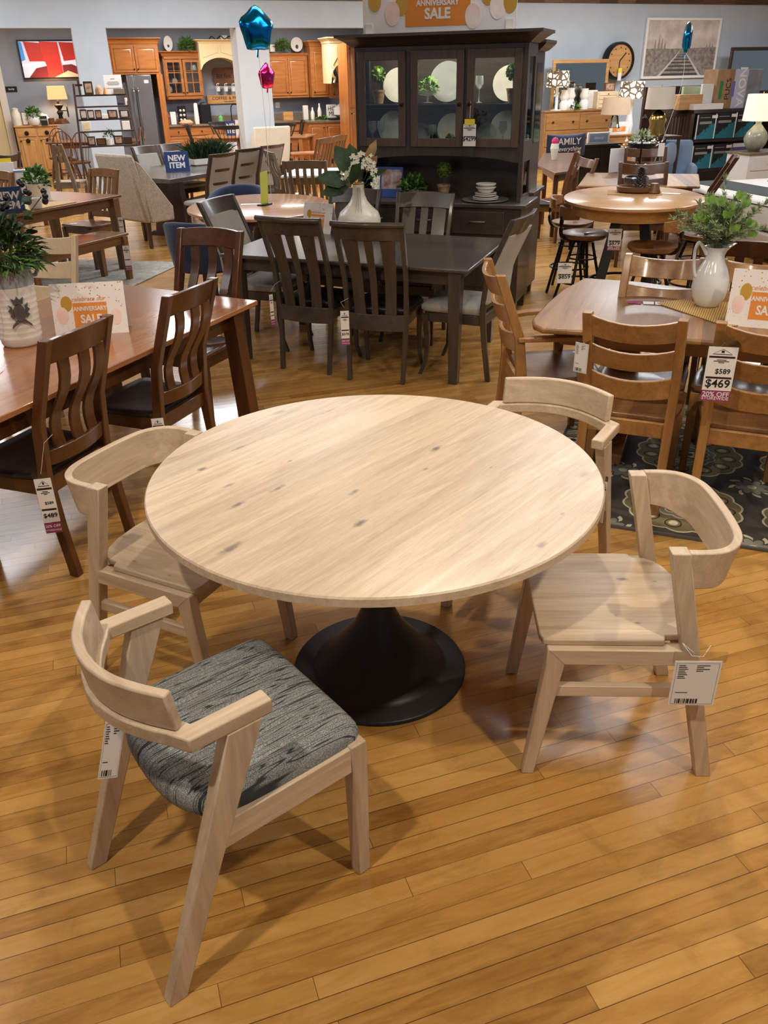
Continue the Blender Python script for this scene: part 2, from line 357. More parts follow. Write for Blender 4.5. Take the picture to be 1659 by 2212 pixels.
# ------------------------------------------------------------------ round pedestal table
ga = at(1180, 922, .762)-at(780, 1163, .762); gang = math.atan2(ga.y, ga.x)
t = thing('round_dining_table', 'pale oak round dining table with knots on a black flared pedestal', 'table', (-.0264, 2.279, 0), gang)
sp = []
for px, py, rx, ry, k in ((437, 1013, .022, .011, .8), (515, 968, .035, .008, .6), (512, 1091, .030, .011, .75), (600, 1055, .034, .011, .7), (498, 1184, .046, .013, .75), (778, 1130, .028, .014, .9), (765, 1063, .024, .010, .75), (942, 969, .028, .012, .9), (603, 891, .04, .014, .5), (1261, 1025, .036, .018, .45), (712, 887, .05, .006, .5), (495, 1048, .03, .008, .6), (1170, 1178, .022, .012, .55), (626, 996, .014, .005, .8), (920, 1013, .012, .006, .6), (560, 1000, .03, .004, .45), (370, 990, .03, .012, .3), (1215, 1110, .010, .005, .5), (1060, 1010, .010, .005, .4)):
    q = at(px, py, .762)-Vector((-.0264, 2.279, 0)); sp.append((q.x*cos(gang)+q.y*sin(gang), -q.x*sin(gang)+q.y*cos(gang), rx, ry, k))
M['pale_top'] = wood('pale_oak_top', (192, 168, 142), (230, 211, 187), 'x', .34, plank=.117, across='y', pv=.10, grain=2.0, spots=sp)
MB().lathe([(.0001, .732), (.686, .732), (.690, .735), (.690, .757), (.686, .7615), (.682, .762), (.0001, .762)], 128).build('tabletop', M['pale_top'], t, ang=30)
MB().lathe([(.0001, .0), (.296, .0), (.30, .004), (.30, .012), (.295, .017), (.236, .02), (.222, .033), (.19, .066), (.15, .108), (.113, .155), (.08, .20), (.056, .255), (.047, .32), (.043, .45), (.044, .66), (.07, .722), (.13, .731), (.0001, .731)], 72).build('pedestal', M['black'], t, ang=60)
# ------------------------------------------------------------------ the four pale oak chairs
def side_chair(label, x, y, rz, knots=()):
    t = thing('side_chair', label, 'chair', (x, y, 0), R(rz), 'pale oak chairs round the pedestal table')
    for s in (1, -1):
        MB().post([(0, s*.229, 0, .044, .038), (.1145, s*.229, .49, .047, .042), (.178, s*.229, .764, .048, .042)]).build('rear_leg', M['pale_z'], t, .003)
        MB().post([(.514, s*.229, 0, .036, .034), (.466, s*.229, .40, .05, .04), (.4635, s*.229, .4595, .052, .04)]).build('front_leg', M['pale_z'], t, .003)
        MB().loft([[(.118, s*.21, .411), (.118, s*.25, .411), (.118, s*.25, .46), (.118, s*.21, .46)], [(.441, s*.21, .411), (.441, s*.25, .411), (.488, s*.25, .4605), (.488, s*.21, .4605)]]).build('side_rail', M['pale'], t, .002)
        MB().box(.085, .48, s*.229-.011, s*.229+.011, .292, .328).build('stretcher', M['pale'], t, .002)
    MB().box(.452, .477, -.212, .212, .40, .452).build('front_rail', M['pale_y'], t, .002)
    MB().box(.10, .125, -.212, .212, .405, .452).build('back_rail', M['pale_y'], t, .002)
    half = [(.508, 0), (.508, .20), (.50, .226), (.47, .229), (.175, .229), (.166, .206), (.13, .203), (.10, .180), (.078, .145), (.062, .09), (.056, .0)]
    MB().plate(mirror_y(half), .4605, .480).build('seat', wood('pale_oak_seat', (174, 150, 124), (220, 200, 172), 'x', .38, plank=.09, across='y', pv=.10, spots=[(*((lambda q: (q.x*cos(R(rz))+q.y*sin(R(rz)), -q.x*sin(R(rz))+q.y*cos(R(rz))))(at(px, py, .48)-Vector((x, y, 0)))), a, c, k) for px, py, a, c, k in knots]), t, .004)
    o = smooth([(.156, .250), (.10, .249), (.055, .236), (.018, .203), (-.006, .152), (-.015, .08), (-.017, 0), (-.015, -.08), (-.006, -.152), (.018, -.203), (.055, -.236), (.10, -.249), (.156, -.250)], 4)
    bandmb(MB(), o, .023, .66, .766, .022, .016, 1).build('backrest', M['pale_y'], t, .003, ang=30)
    return t
def arm_chair(label, x, y, rz, cushion):
    t = thing('armchair', label, 'chair', (x, y, 0), R(rz), 'pale oak chairs round the pedestal table')
    for s in (1, -1):
        MB().post([(0.003, s*.233, 0, .044, .034), (.131, s*.233, .35, .056, .036), (.191, s*.233, .51, .068, .036), (.252, s*.233, .677, .084, .036)]).build('rear_leg', M['pale_z'], t, .003)
        MB().post([(.537, s*.229, 0, .038, .036), (.535, s*.229, .40, .045, .042), (.532, s*.229, .452, .046, .042)]).build('front_leg', M['pale_z'], t, .004)
        MB().box(.165, .512, s*.233-.014, s*.233+.014, .372, .447).build('side_rail', M['pale'], t, .003)
    MB().box(.515, .538, -.21, .21, .38, .435).build('front_rail', M['pale_y'], t, .002)
    MB().box(.165, .188, -.225, .225, .38, .435).build('back_rail', M['pale_y'], t, .002)
    c = [(.318, .229), (.142, .229)]+[(p.x, p.y) for p in smooth([(.122, .19), (.093, .145), (.066, .085), (.053, .03), (.051, -.0), (.053, -.03), (.066, -.085), (.093, -.145), (.122, -.19)], 4)]+[(.142, -.229), (.318, -.229)]
    rings = []; n = len(c); c = [Vector(p) for p in c]
    for i, p in enumerate(c):
        a = (p-c[i-1]).normalized() if i else None; d = (c[i+1]-p).normalized() if i < n-1 else None
        a = a or d; d = d or a; q = (a+d).normalized(); k = 1/max(.5, q.dot(a)); nn = Vector((-q.y, q.x))*.0215*k
        rings.append([(p.x+nn.x, p.y+nn.y, .677), (p.x-nn.x, p.y-nn.y, .677), (p.x-nn.x, p.y-nn.y, .712), (p.x+nn.x, p.y+nn.y, .712)])
    MB().loft(rings).build('arm_ring', M['pale'], t, .004, ang=25)
    o = smooth([(.122, .214), (.085, .157), (.054, .093), (.040, .031), (.039, 0), (.040, -.031), (.054, -.093), (.085, -.157), (.122, -.214)], 4)
    n = len(o); rings = []
    for i, p in enumerate(o):
        d = (o[min(i+1, n-1)]-o[max(i-1, 0)]).normalized(); nn = Vector((-d.y, d.x)); k = abs(2*i/(n-1)-1)
        rings.append([(p.x-.012, p.y, .808), (p.x-.012+nn.x*.024, p.y+nn.y*.024, .808), (p.x+nn.x*.026, p.y+nn.y*.026, .7125), (p.x, p.y, .7125)])
    MB().loft(rings).build('backrest', M['pale_y'], t, .005, ang=30)
    half = smooth([(.562, 0, 0), (.560, .19, 0), (.545, .226, 0), (.50, .236, 0), (.30, .236, 0), (.20, .225, 0), (.145, .18, 0), (.112, .10, 0), (.104, 0, 0)], 4)
    ol = [(p.x, p.y) for p in half]; ol = ol+[(x, -y) for x, y in reversed(ol[1:-1])]
    cx = .33
    if cushion:
        rr = []
        for sc_, z in ((.93, .425), (.985, .432), (1.0, .448), (1.0, .462), (.985, .480), (.94, .492), (.86, .499), (.6, .504), (.3, .506), (.02, .507)):
            rr.append([(cx+(x-cx)*sc_, y*sc_, z) for x, y in ol])
        MB().loft(rr).build('seat_cushion', M['stripe'], t, ang=70)
    else:
        MB().plate([(cx+(x-cx)*.97, y*.9) for x, y in ol], .447, .472).build('seat', M['pale_seat'], t, .005)
    return t
def stripe():
    n = NT('grey_striped_weave'); v = n.obj(scale=(1, 1, 1)); s = n.sep(v)
    wob = n.noise(n.obj(scale=(2.5, 5, 1)), 1., 2); y = n.math('ADD', s[1], n.math('MULTIPLY', wob, .02))
    mp = n.comb(n.math('MULTIPLY', s[0], 3.), n.math('MULTIPLY', y, 62.), 0.)
    a = n.noise(mp, 1.0, 1, .5, 0.); f = n.noise(v, 520, 2, .7); st = n.mr(n.math('PINGPONG', n.math('MULTIPLY', a, 7.), .5), .05, .16, 0., 1., True)
    base = n.ramp(f, [(.36, s2l((88, 92, 92))), (.5, s2l((132, 136, 136))), (.64, s2l((190, 194, 192)))])
    c = n.mix(st, s2l((58, 64, 70)), base); n.bump(n.math('ADD', f, n.math('MULTIPLY', st, 1.0)), .5, .003)
    return n.set(Base_Color=c, Roughness=.95)
M['stripe'] = stripe()
arm_chair('pale oak armchair with striped grey seat cushion, nearest the camera', -.643, 1.303, 38.3, True)
arm_chair('pale oak armchair behind the round table, beside the patterned rug', .715, 2.99, 238.3, False)
side_chair('pale oak side chair with wooden seat and paper tag, right of table', .9365, 1.993, 177.3, ((1343, 1251, .022, .010, .95), (1378, 1346, .012, .007, .85), (1392, 1217, .03, .018, .4), (1330, 1330, .006, .006, .6), (1415, 1256, .01, .005, .6)))
side_chair('pale oak side chair with wooden seat left of the round table', -.915, 2.499, -27.3, ((290, 1212, .012, .006, .7), (366, 1243, .008, .004, .6), (270, 1160, .03, .006, .35)))
# ------------------------------------------------------------------ tags
def card_tag(label, P, deg, tl, br, style, price='', old='', string=None, tilt=0., name='price_tag', group=None):
    s0, z1 = pq(*tl, P, deg); s1, z0 = pq(*br, P, deg); w = abs(s1-s0); h = z1-z0; a = R(deg)
    c = Vector(P)+Vector((cos(a), sin(a)))*(s0+s1)/2
    t = thing(name, label, 'tag', (c.x, c.y, z0), a, group); t.rotation_euler = (0, tilt, a)
    if style == 'barcode':
        MB().box(-w/2, w/2, -.001, .001, 0, h).build('card', M['white'], t)
        b = MB(); x = -w*.36; rnd = random.Random(3)
        while x < w*.14: ww = rnd.choice((.0012, .002, .003, .0045)); b.box(x, x+ww, -.0018, -.001, h*.05, h*.15); x += ww+rnd.choice((.0012, .002, .003))
        b.build('barcode', M['ink'], t)
        b = MB()
        for k in range(8): b.box(-w*.40, -w*(.26-.03*(k % 3)), -.0018, -.001, h*(.90-.04*k), h*(.912-.04*k))
        for k in range(4): b.box(-w*.02, w*(.26 if k % 2 == 0 else .13), -.0018, -.001, h*(.90-.04*k), h*(.912-.04*k))
        b.box(-w*.38, -w*.12, -.0018, -.001, h*.29, h*.30)
        b.build('printed_lines', M['ink'], t)
        b = MB(); e = .0006
        for q in ((-.45, -.45+.006, .03, .96), (.45, .456, .03, .96)): b.box(w*q[0], w*q[1], -.0016, -.001, h*q[2], h*q[3])
        for q in (.03, .955): b.box(-w*.45, w*.456, -.0016, -.001, h*q, h*(q+.006))
        b.build('printed_border', M['grey_ink'], t)
        MB().box(-w*.56, w*.58, .0012, .0018, h*.96, h*1.2).build('sleeve', M['sleeve'], t)
    else:
        k = .20 if style == 'plum' else 0.
        MB().box(-w/2, w/2, -.001, .001, h*k, h).build('card', M['white'], t)
        for z in (.80, .42): MB().box(-w*.44, w*.44, -.0018, -.001, h*z, h*(z+.035)).build('dark_band', M['ink2'], t)
        b = MB()
        for q, (x, z) in enumerate(((.16, .76), (.26, .735), (.10, .71))): b.box(-w*x, w*x, -.0018, -.001, h*z, h*(z+.012))
        b.add([(-w*.3, -.0016, h*.885), (0, -.0016, h*.965), (w*.3, -.0016, h*.885), (w*.28, -.0016, h*.885), (0, -.0016, h*.955), (-w*.28, -.0016, h*.885)], [(0, 1, 4, 5), (1, 2, 3, 4)])
        b.box(-w*.33, w*.33, -.0016, -.001, h*.862, h*.874).cb((0, -.0014, h*.915), (w*.10, .0006, h*.04)); b.build('printed_lines', M['ink'], t)
        if old: text(old, w*.26, M['ink'], t, (w*.1, -.0018, h*.555), (PI/2, 0, 0), 'old_price', .01)
        if price: text(price, w*.42, M['ink'], t, (0, -.0018, h*.325), (PI/2, 0, 0), 'price', .015)
        if style == 'plum':
            MB().box(-w*.5, w*.5, -.001, .001, 0, h*.19).build('offer_band', M['plum'], t)
            text('20% OFF', w*.25, M['white'], t, (0, -.0016, h*.125), (PI/2, 0, 0), 'offer_lettering', .01)
            text('STOREWIDE', w*.17, M['white'], t, (0, -.0016, h*.05), (PI/2, 0, 0), 'offer_lettering', .005)
        MB().box(-w*.55, w*.55, .0012, .0018, -h*.02, h*1.12).build('sleeve', M['sleeve'], t)
    if string:
        top = Vector((0, 0, h*1.08)); q = Vector(string[0]); inv = t.matrix_basis.inverted(); pts = [inv @ Vector(p) for p in string]
        b = MB(); b.tube([top]+pts[:1], .0007, 5)
        if len(pts) > 1: b.tube(pts, .0008, 5)
        b.build('string', M['string'], t)
    return t
card_tag('white barcode tag in clear sleeve hanging from right-hand chair', (.925, 1.705), -2.5, (1459, 1428), (1540, 1523), 'barcode', tilt=0., string=[(.783, 1.735, .50), (.80, 1.703, .482), (.83, 1.702, .48), (.86, 1.735, .49)])
card_tag('white barcode tag hanging behind the grey-cushioned armchair', at(235, 1630, .45).xy, 25, (182, 1572), (253, 1674), 'barcode', tilt=R(16), string=[at(235, 1560, .60)])
card_tag('price tag hanging on the armchair behind the table, seen edge-on', at(1305, 1060, .55).xy, -56, (1312, 1042), (1296, 1128), 'plain', '$419', '$525')
# ------------------------------------------------------------------ chairs by the dozen
def mk_back(H, lean, kick, sz):
    pts = [(0, 0.), (kick*.6, sz*.5), (kick, sz), (kick*.5, sz+(H-sz)*.4), (-lean, H)]
    def f(z):
        for (a, z0), (b, z1) in zip(pts, pts[1:]):
            if z <= z1: return a+(b-a)*(z-z0)/(z1-z0)
        return pts[-1][0]
    return pts, f
def chair(name, label, x, y, rz, kind, wd, group=None, H=1.0, Wf=.42, Wt=.44, D=.42, sz=.46, lean=.07, kick=.05, seat=None, ps=.04, bow=.03, n=4, sw=None, pad=None, arms=False, z0=0., stret=False, fl=None, wavy=.0, toprail=.09, slab=.035):
    t = thing(name, label, 'chair', (x, y, z0), R(rz), group); w, wz = M[wd+'_x'], M[wd+'_z']
    pts, f = mk_back(H, lean, kick, sz); seat = seat or w
    yw = lambda z: (Wf+(Wt-Wf)*z/H)/2-ps/2
    for s in (1, -1):
        MB().post([(a, s*yw(z), z, ps*(1.1 if z == sz else .95), ps*.8) for a, z in pts]).build('rear_leg', wz, t, .004)
        if fl == 'cabriole':
            MB().post([(D+.035, s*(Wf/2-.0), 0, .026, .026), (D-.005, s*(Wf/2-.01), .10, .026, .026), (D-.015, s*(Wf/2-.01), .25, .034, .034), (D, s*(Wf/2-.005), sz-.04, .045, .045)]).build('front_leg', wz, t, .004)
        else:
            MB().post([(D+.005, s*(Wf/2-.01), 0, .034, .034), (D, s*(Wf/2-.01), sz-.03, .044, .044)]).build('front_leg', wz, t, .004)
    b = MB(); h2 = Wf/2-.02
    for s in (1, -1): b.box(kick, D, s*h2-.011, s*h2+.011, sz-.09, sz-.025)
    b.box(D-.012, D+.012, -h2, h2, sz-.09, sz-.025); b.box(kick-.01, kick+.014, -h2, h2, sz-.09, sz-.02)
    if stret:
        for s in (1, -1): b.box(.02, D, s*h2-.009, s*h2+.009, .16, .195)
        b.box(D*.5-.01, D*.5+.01, -h2, h2, .16, .195)
    b.build('seat_frame', w, t, .003)
    sd = D+.03; hw = Wf/2+.015; nb = 8; rings = []
    ol = [(kick+.015, -hw*.88), (D*.5, -hw*.98), (sd-.03, -hw), (sd, -hw*.9), (sd+.008, 0), (sd, hw*.9), (sd-.03, hw), (D*.5, hw*.98), (kick+.015, hw*.88)]
    if pad: rr = [(.96, -.02), (1, -.008), (1, .014), (.95, .03), (.8, .038), (.01, .042)]
    else: rr = [(.97, -.025), (1, -.018), (1, -.004), (.98, .0), (.8, -.004), (.5, -.012), (.01, -.012)]
    for k, dz in rr: rings.append([(D*.5+(px-D*.5)*k, py*k, sz+dz) for px, py in ol])
    MB().loft(rings).build('seat', seat, t, ang=50)
    top = H-.01; ho = Wt/2-ps*.5
    def curved(z0, z1, th=.022, bw=bow, ext=0., cu=0.):
        b = MB(); rg = []; m = 8
        for i in range(m+1):
            k = 2*i/m-1; yy = k*(ho+ext); bb = -bw*(1-k*k); c0 = cu*(1-k*k)
            rg.append([(f(z1)+bb-th/2, yy, z1-c0), (f(z1)+bb+th/2, yy, z1-c0), (f(z0)+bb+th/2, yy, z0-c0*.6), (f(z0)+bb-th/2, yy, z0-c0*.6)])
        return b.loft(rg)
    if kind in ('vslat', 'scroll'):
        cr = curved(H-toprail, H+(.015 if kind == 'scroll' else -.005), .028 if kind == 'scroll' else .024, cu=-.012 if kind == 'vslat' else 0.)
        cr.build('top_rail', w, t, .004)
        if kind == 'scroll':
            rg = []
            for i in range(9):
                k = 2*i/8-1; c = Vector((f(H)-.012-bow*(1-k*k), k*(ho+.02), H+.008))
                rg.append([c+Vector((cos(q*PI/4)*.02, 0, sin(q*PI/4)*.018)) for q in range(8)])
            MB().loft(rg).build('top_roll', w, t, ang=60)
        lowz = sz+.05 if kind == 'vslat' else sz-.05
        curved(lowz-(.02 if kind == 'vslat' else .06), lowz+.045, .022).build('lower_rail', w, t, .003)
        sw = sw or [.05]*n; gap = (2*ho-sum(sw))/(len(sw)+1); yc = -ho
        for ww in sw:
            yc += gap+ww/2; k = yc/ho; rg = []; m = 10; sc_ = .84 if kind == 'scroll' else .95
            for i in range(m+1):
                q = i/m; z = lowz+.03+(H-toprail+.01-lowz-.03)*q; yy = yc*(sc_+(1-sc_)*q)
                wv = wavy*sin(q*PI*2); ww2 = ww*(1-(.18*sin(q*PI) if kind == 'scroll' else .0))*(.75+.25*q if kind == 'scroll' else 1)
                xx = f(z)-bow*(1-k*k)+wv
                rg.append([(xx-.007, yy-ww2/2, z), (xx+.007, yy-ww2/2, z), (xx+.007, yy+ww2/2, z), (xx-.007, yy+ww2/2, z)])
            MB().loft(rg).build('slat', wz, t, .002); yc += gap*0+ww/2
    elif kind == 'hslat':
        zs = [H-.105, H-.245, H-.385][:n]
        for i, z in enumerate(zs): curved(z, z+.10, .022, cu=.024).build('slat', w, t, .004)
    elif kind in ('pad', 'padlad'):
        curved(H-.11 if kind == 'pad' else H-.04, H+.0, .028).build('top_rail', w, t, .004)
        curved(sz+.03, sz+.08, .022).build('lower_rail', w, t, .003)
        z0_, z1_ = sz+.06, H-(.10 if kind == 'pad' else .035); rg = []
        for i in range(9):
            z = z0_+(z1_-z0_)*i/8; hh = ho-.015+(.012 if kind == 'pad' else 0); th = .035 if kind == 'pad' else .02
            rg.append([(f(z)-bow*.6-th/2, -hh, z), (f(z)-bow*.6-th/2, hh, z), (f(z)-bow*.6+th/2, hh, z), (f(z)-bow*.6+th/2, -hh, z)])
        MB().loft(rg).build('back_pad', pad, t, .006)
        if kind == 'padlad':
            for q in range(1, n): zz = sz+.08+(H-.04-sz-.08)*q/n; curved(zz-.012, zz+.018, .034, bow*.6).build('cross_bar', w, t, .002)
    if arms:
        for s in (1, -1):
            MB().sweep(smooth([(f(.68)-.0, s*(yw(.68)+.01), .665), (.15, s*(yw(.6)+.045), .675), (.30, s*(yw(.6)+.05), .675), (.36, s*(yw(.6)+.045), .66)], 3), lambda i, q: [(-.024, -.012), (.024, -.012), (.024, .012), (-.024, .012)]).build('armrest', w, t, .005)
            MB().post([(D-.10, s*(Wf/2+.018), sz-.05, .045, .026), (D-.10, s*(Wf/2+.02), .55, .058, .028), (D-.09, s*(Wf/2+.03), .66, .10, .03)]).build('arm_support', wz, t, .004)
    return t
def windsor(label, x, y, rz, wd, kind='hoop', H=.98, group=None, W_=.42, bow=.05):
    t = thing('windsor_chair', label, 'chair', (x, y, 0), R(rz), group); w, wz = M[wd+'_x'], M[wd+'_z']; sz = .45
    ol = [(.03, -.16), (.02, 0), (.03, .16), (.12, .2), (.3, .225), (.41, .21), (.43, 0), (.41, -.21), (.3, -.225), (.12, -.2)]
    MB().loft([[(.22+(a-.22)*k, b*k, z) for a, b in ol] for k, z in ((.9, sz-.035), (1, sz-.015), (1, sz), (.9, sz-.004), (.3, sz-.012))]).build('seat', w, t, ang=50)
    for sx, sy in ((0, 1), (0, -1), (1, 1), (1, -1)):
        MB().tube([(.09+sx*.25, sy*.14, sz-.03), (.05+sx*.34, sy*.185, .2), (.0+sx*.44, sy*.22, 0)], lambda q: .014+.007*sin(q*PI), 8).build('leg', wz, t)
    b = MB()
    for sy in (1, -1): b.tube([(.045, sy*.18, .2), (.395, sy*.18, .2)], .009, 6)
    b.tube([(.22, -.18, .2), (.22, .18, .2)], .009, 6).build('stretcher', w, t)
    if kind == 'hoop':
        hp = [( .03-.11*sin(q), W_/2*cos(q)*1.0, sz+(H-sz)*sin(q)**.8 if sin(q) > 0 else sz) for q in [PI*i/20 for i in range(21)]]
        MB().tube(hp, .012, 8).build('bow', w, t)
        for i in range(1, 7):
            yy = -W_/2+W_*i/7; q = math.acos(max(-1, min(1, yy/(W_/2)))); z = sz+(H-sz)*sin(q)**.8
            MB().tube([(.03, yy*.75, sz-.01), (.03-.11*sin(q), yy, z)], .006, 6).build('spindle', wz, t)
    else:
        rg = []
        for i in range(9):
            k = 2*i/8-1; xx = -.07-bow*(1-k*k); rg.append([(xx-.01, k*W_/2, H-.075+.02*k*k), (xx+.012, k*W_/2, H-.075+.02*k*k), (xx+.006, k*W_/2, H-.012*k*k), (xx-.014, k*W_/2, H-.012*k*k)])
        MB().loft(rg).build('crest_rail', w, t, .004)
        for s in (1, -1): MB().tube([(.03, s*.17, sz-.02), (-.02, s*.19, sz+.3), (-.07, s*(W_/2-.02), H-.04)], .014, 8).build('back_post', wz, t)
        for i in range(1, 7):
            k = 2*i/7-1; MB().tube([(.03, k*.16, sz-.01), (-.065-bow*(1-k*k), k*(W_/2-.02), H-.06)], .007, 6).build('spindle', wz, t)
    return t
def barrel_chair(label, x, y, rz, H=.80, group='navy tub chairs'):
    t = thing('tub_chair', label, 'chair', (x, y, 0), R(rz), group)
    rg = []; n = 16
    for i in range(n+1):
        a = R(-125)+R(250)*i/n; k = abs(2*i/n-1); zt = H-.16*k**2.2
        def P(r, z): return (.27-r*cos(a)*1.0, r*sin(a), z)
        rg.append([P(.24, .40), P(.28, .40), P(.315, .6), P(.33, zt-.02), P(.31, zt), P(.275, zt), P(.255, zt-.02), P(.25, .6)])
    MB().loft(rg).build('shell', M['navy'], t, ang=60)
    MB().lathe([(.001, .38), (.25, .38), (.27, .40), (.27, .46), (.24, .485), (.001, .49)], 28, (.28, 0, 0)).build('seat_cushion', M['navy'], t, ang=60)
    for sx in (-1, 1):
        for sy in (-1, 1): MB().post([(.28+sx*.21, sy*.21, 0, .026, .026), (.28+sx*.16, sy*.16, .39, .04, .04)]).build('leg', M['espresso_z'], t, .003)
    return t
def rect_table(name, label, poly, top, wd, z=.762, th=.025, legs=None, apron=None, aph=.09, cat='table', legw=.075, rz=0., origin=None, bev=.004, splay=0., taper=.8):
    """poly: world corners; legs: world places"""
    c = origin or (sum(p[0] for p in poly)/len(poly), sum(p[1] for p in poly)/len(poly)); t = thing(name, label, cat, c, rz)
    def L(p): q = Vector((p[0]-c[0], p[1]-c[1])); return (q.x*cos(rz)+q.y*sin(rz), -q.x*sin(rz)+q.y*cos(rz))
    MB().plate([L(p) for p in poly], z-th, z).build('tabletop', M[top], t, bev)
    if legs:
        for p in legs:
            q = L(p); k = 1+splay
            MB().post([(q[0]*k, q[1]*k, 0, legw*taper, legw*taper), (q[0], q[1], z-th, legw, legw)]).build('leg', M[wd+'_z'], t, .004)
    if apron:
        ap = [L(p) for p in apron]; b = MB(); m = len(ap)
        for i in range(m):
            a, q = Vector(ap[i]), Vector(ap[(i+1) % m]); b.beam((a.x, a.y, z-th-aph/2), (q.x, q.y, z-th-aph/2), .022, aph)
        b.build('apron', M[wd+'_x'], t, .003)
    return t
def inset(poly, d):
    c = Vector((sum(p[0] for p in poly)/len(poly), sum(p[1] for p in poly)/len(poly))); out = []
    for p in poly:
        v = Vector(p)-c; out.append(tuple(c+v*(1-d/v.length)))
    return out
# ------------------------------------------------------------------ small goods
def tent(label, x, y, rz, w, h, style, z=.762, lean=14, name='sale_sign'):
    t = thing(name, label, 'sign', (x, y, z), R(rz)); a = R(lean)
    face = M['navyc'] if style == 'new' else M['confetti']
    off = h*sin(a)
    f = MB().box(-w/2, w/2, -.001, .001, 0, h).build('front_panel', face, t); f.location = (0, -off, 0); f.rotation_euler = (-a, 0, 0)
    k = MB().box(-w/2, w/2, -.001, .001, 0, h).build('back_panel', M['white'] if style == 'new' else face, t); k.location = (0, off, 0); k.rotation_euler = (a, 0, 0)
    V = (PI/2, 0, 0)
    if style == 'new':
        text('NEW', h*.40, M['white'], f, (0, -.0018, h*.66), V, bold=.035); text('ITEM', h*.40, M['white'], f, (0, -.0018, h*.30), V, bold=.035)
    else: sale_print(f, w, h, -.0012)
    return t
def sale_print(f, w, h, y, crop=False):
    V = (PI/2, 0, 0)
    def ell(cx, cz, rx, rz_, mat, name, tail=True):
        n = 20; pts = [(cx+rx*cos(2*PI*i/n), cz+rz_*sin(2*PI*i/n)*(1.15 if sin(2*PI*i/n) < 0 else 1)) for i in range(n)]
        MB().wallplate(pts, y-.0012-abs(cx)*.0004, y).build(name, mat, f)
    MB().box(-w*.22, w*.24, y-.0004, y, h*.14, h*.62).build('orange_panel', M['orange_ink'], f)
    ell(-w*.30, h*.62, w*.075, h*.14, M['gold'], 'gold_balloon'); ell(-w*.37, h*.40, w*.08, h*.15, M['blush'], 'blush_balloon'); ell(w*.35, h*.34, w*.075, h*.15, M['blush'], 'blush_balloon')
    text('celebrate our', h*.12, M['orange_ink'], f, (w*.0, y-.0006, h*.69), V, shear=.3)
    text('ANNIVERSARY', h*.115, M['white'], f, (w*.01, y-.0008, h*.50), V, bold=.03, wide=w/h*.60)
    text('SALE', h*.22, M['white'], f, (w*.01, y-.0008, h*.30), V, bold=.03, wide=w/h*.62)
def confetti():
    n = NT('confetti_card'); v = n.obj(scale=(1, 1, 1)); vo = n.node('ShaderNodeTexVoronoi'); vo.inputs['Scale'].default_value = 75; n.put(vo.inputs['Vector'], v)
    d = n.math('LESS_THAN', vo.outputs['Distance'], .26); pick = n.math('GREATER_THAN', n.white(vo.outputs['Color'], '3D'), .62)
    z = n.sep(v)[2]; f = n.math('MULTIPLY', n.math('MULTIPLY', d, pick), n.mr(z, .04, .16, .25, 1.))
    return n.set(Base_Color=n.mix(f, s2l((238, 232, 230)), n.mix(n.white(vo.outputs['Color'], '3D'), s2l((60, 60, 60)), s2l((210, 150, 90)))), Roughness=.6)
M['confetti'] = confetti(); M['blush'] = mottled('blush_balloon_print', (240, 200, 190), (250, 240, 236), 4, .5)
def foliage(parent, mat, c, r, n, L, w, name='foliage', up=.4, sz=1., seed=1, stems=None, bend=.3):
    rn = random.Random(seed); st = random.getstate(); random.seed(seed); b = MB()
    for i in range(n):
        th = rn.uniform(0, 2*PI); ph = math.acos(rn.uniform(-.5, 1)); q = rn.uniform(.25, 1)**.6
        d = Vector((sin(ph)*cos(th), sin(ph)*sin(th), cos(ph)*sz)); p = Vector(c)+d*r*q
        dd = (d+Vector((rn.uniform(-.6, .6), rn.uniform(-.6, .6), rn.uniform(-.3, .6)+up))).normalized()
        b.leaf(p, dd, L*rn.uniform(.6, 1.2), w*rn.uniform(.7, 1.2), bend=bend)
    random.setstate(st)
    return b.build(name, mat, parent)
def potted(name, label, loc, pot_prof, pot_mat, leaves, cat='plant', group=None, rz=0.):
    t = thing(name, label, cat, loc, rz, group)
    MB().lathe(pot_prof, 20).build('pot', pot_mat, t, ang=45)
    for kw in leaves: foliage(t, **kw)
    return t
def seat_at(pl, pr_, H, yaw, lean):         # origin of a chair from the two top corners of its back
    m = (at(*pl, H)+at(*pr_, H))/2; a = R(yaw); return m.x+cos(a)*lean, m.y+sin(a)*lean
# ------------------------------------------------------------------ cherry table, left
dA = Vector((-.40, -.917)).normalized(); pA = Vector((-.667, 4.489)); pB = Vector((-1.70, 5.05))
poly = [tuple(pA), tuple(pB), tuple(pB+dA*2.3), tuple(pA+dA*2.3)]
ang = math.atan2(-dA.y, -dA.x)
lg = inset(poly, .17)
rect_table('dining_table', 'large glossy cherry dining table with crock and sale sign, left', poly, 'cherry_top', 'cherry', legs=lg, apron=inset(poly, .2), aph=.10, legw=.085, rz=ang, splay=.05, taper=1.05)
cg = 'cherry slat-back chairs at the cherry table'
ck = dict(kind='vslat', wd='cherry', group=cg, n=3, sw=[.058, .058, .058], wavy=.02, seat=M['leather'], ps=.045, H=1.015, Wf=.43, Wt=.41, lean=.09, toprail=.10, bow=.035)
chair('slat_back_chair', 'cherry slat-back chair with a 489 price tag on its left post', -1.235, 3.11, 160, **ck)
chair('slat_back_chair', 'cherry slat-back chair, second along the glossy cherry table', -.93, 3.76, 158, **ck)
chair('slat_back_chair', 'cherry slat-back chair at the far end of the cherry table', -1.03, 4.97, 246, **dict(ck, H=1.05, Wt=.46, Wf=.45, seat=M['seatdark']))
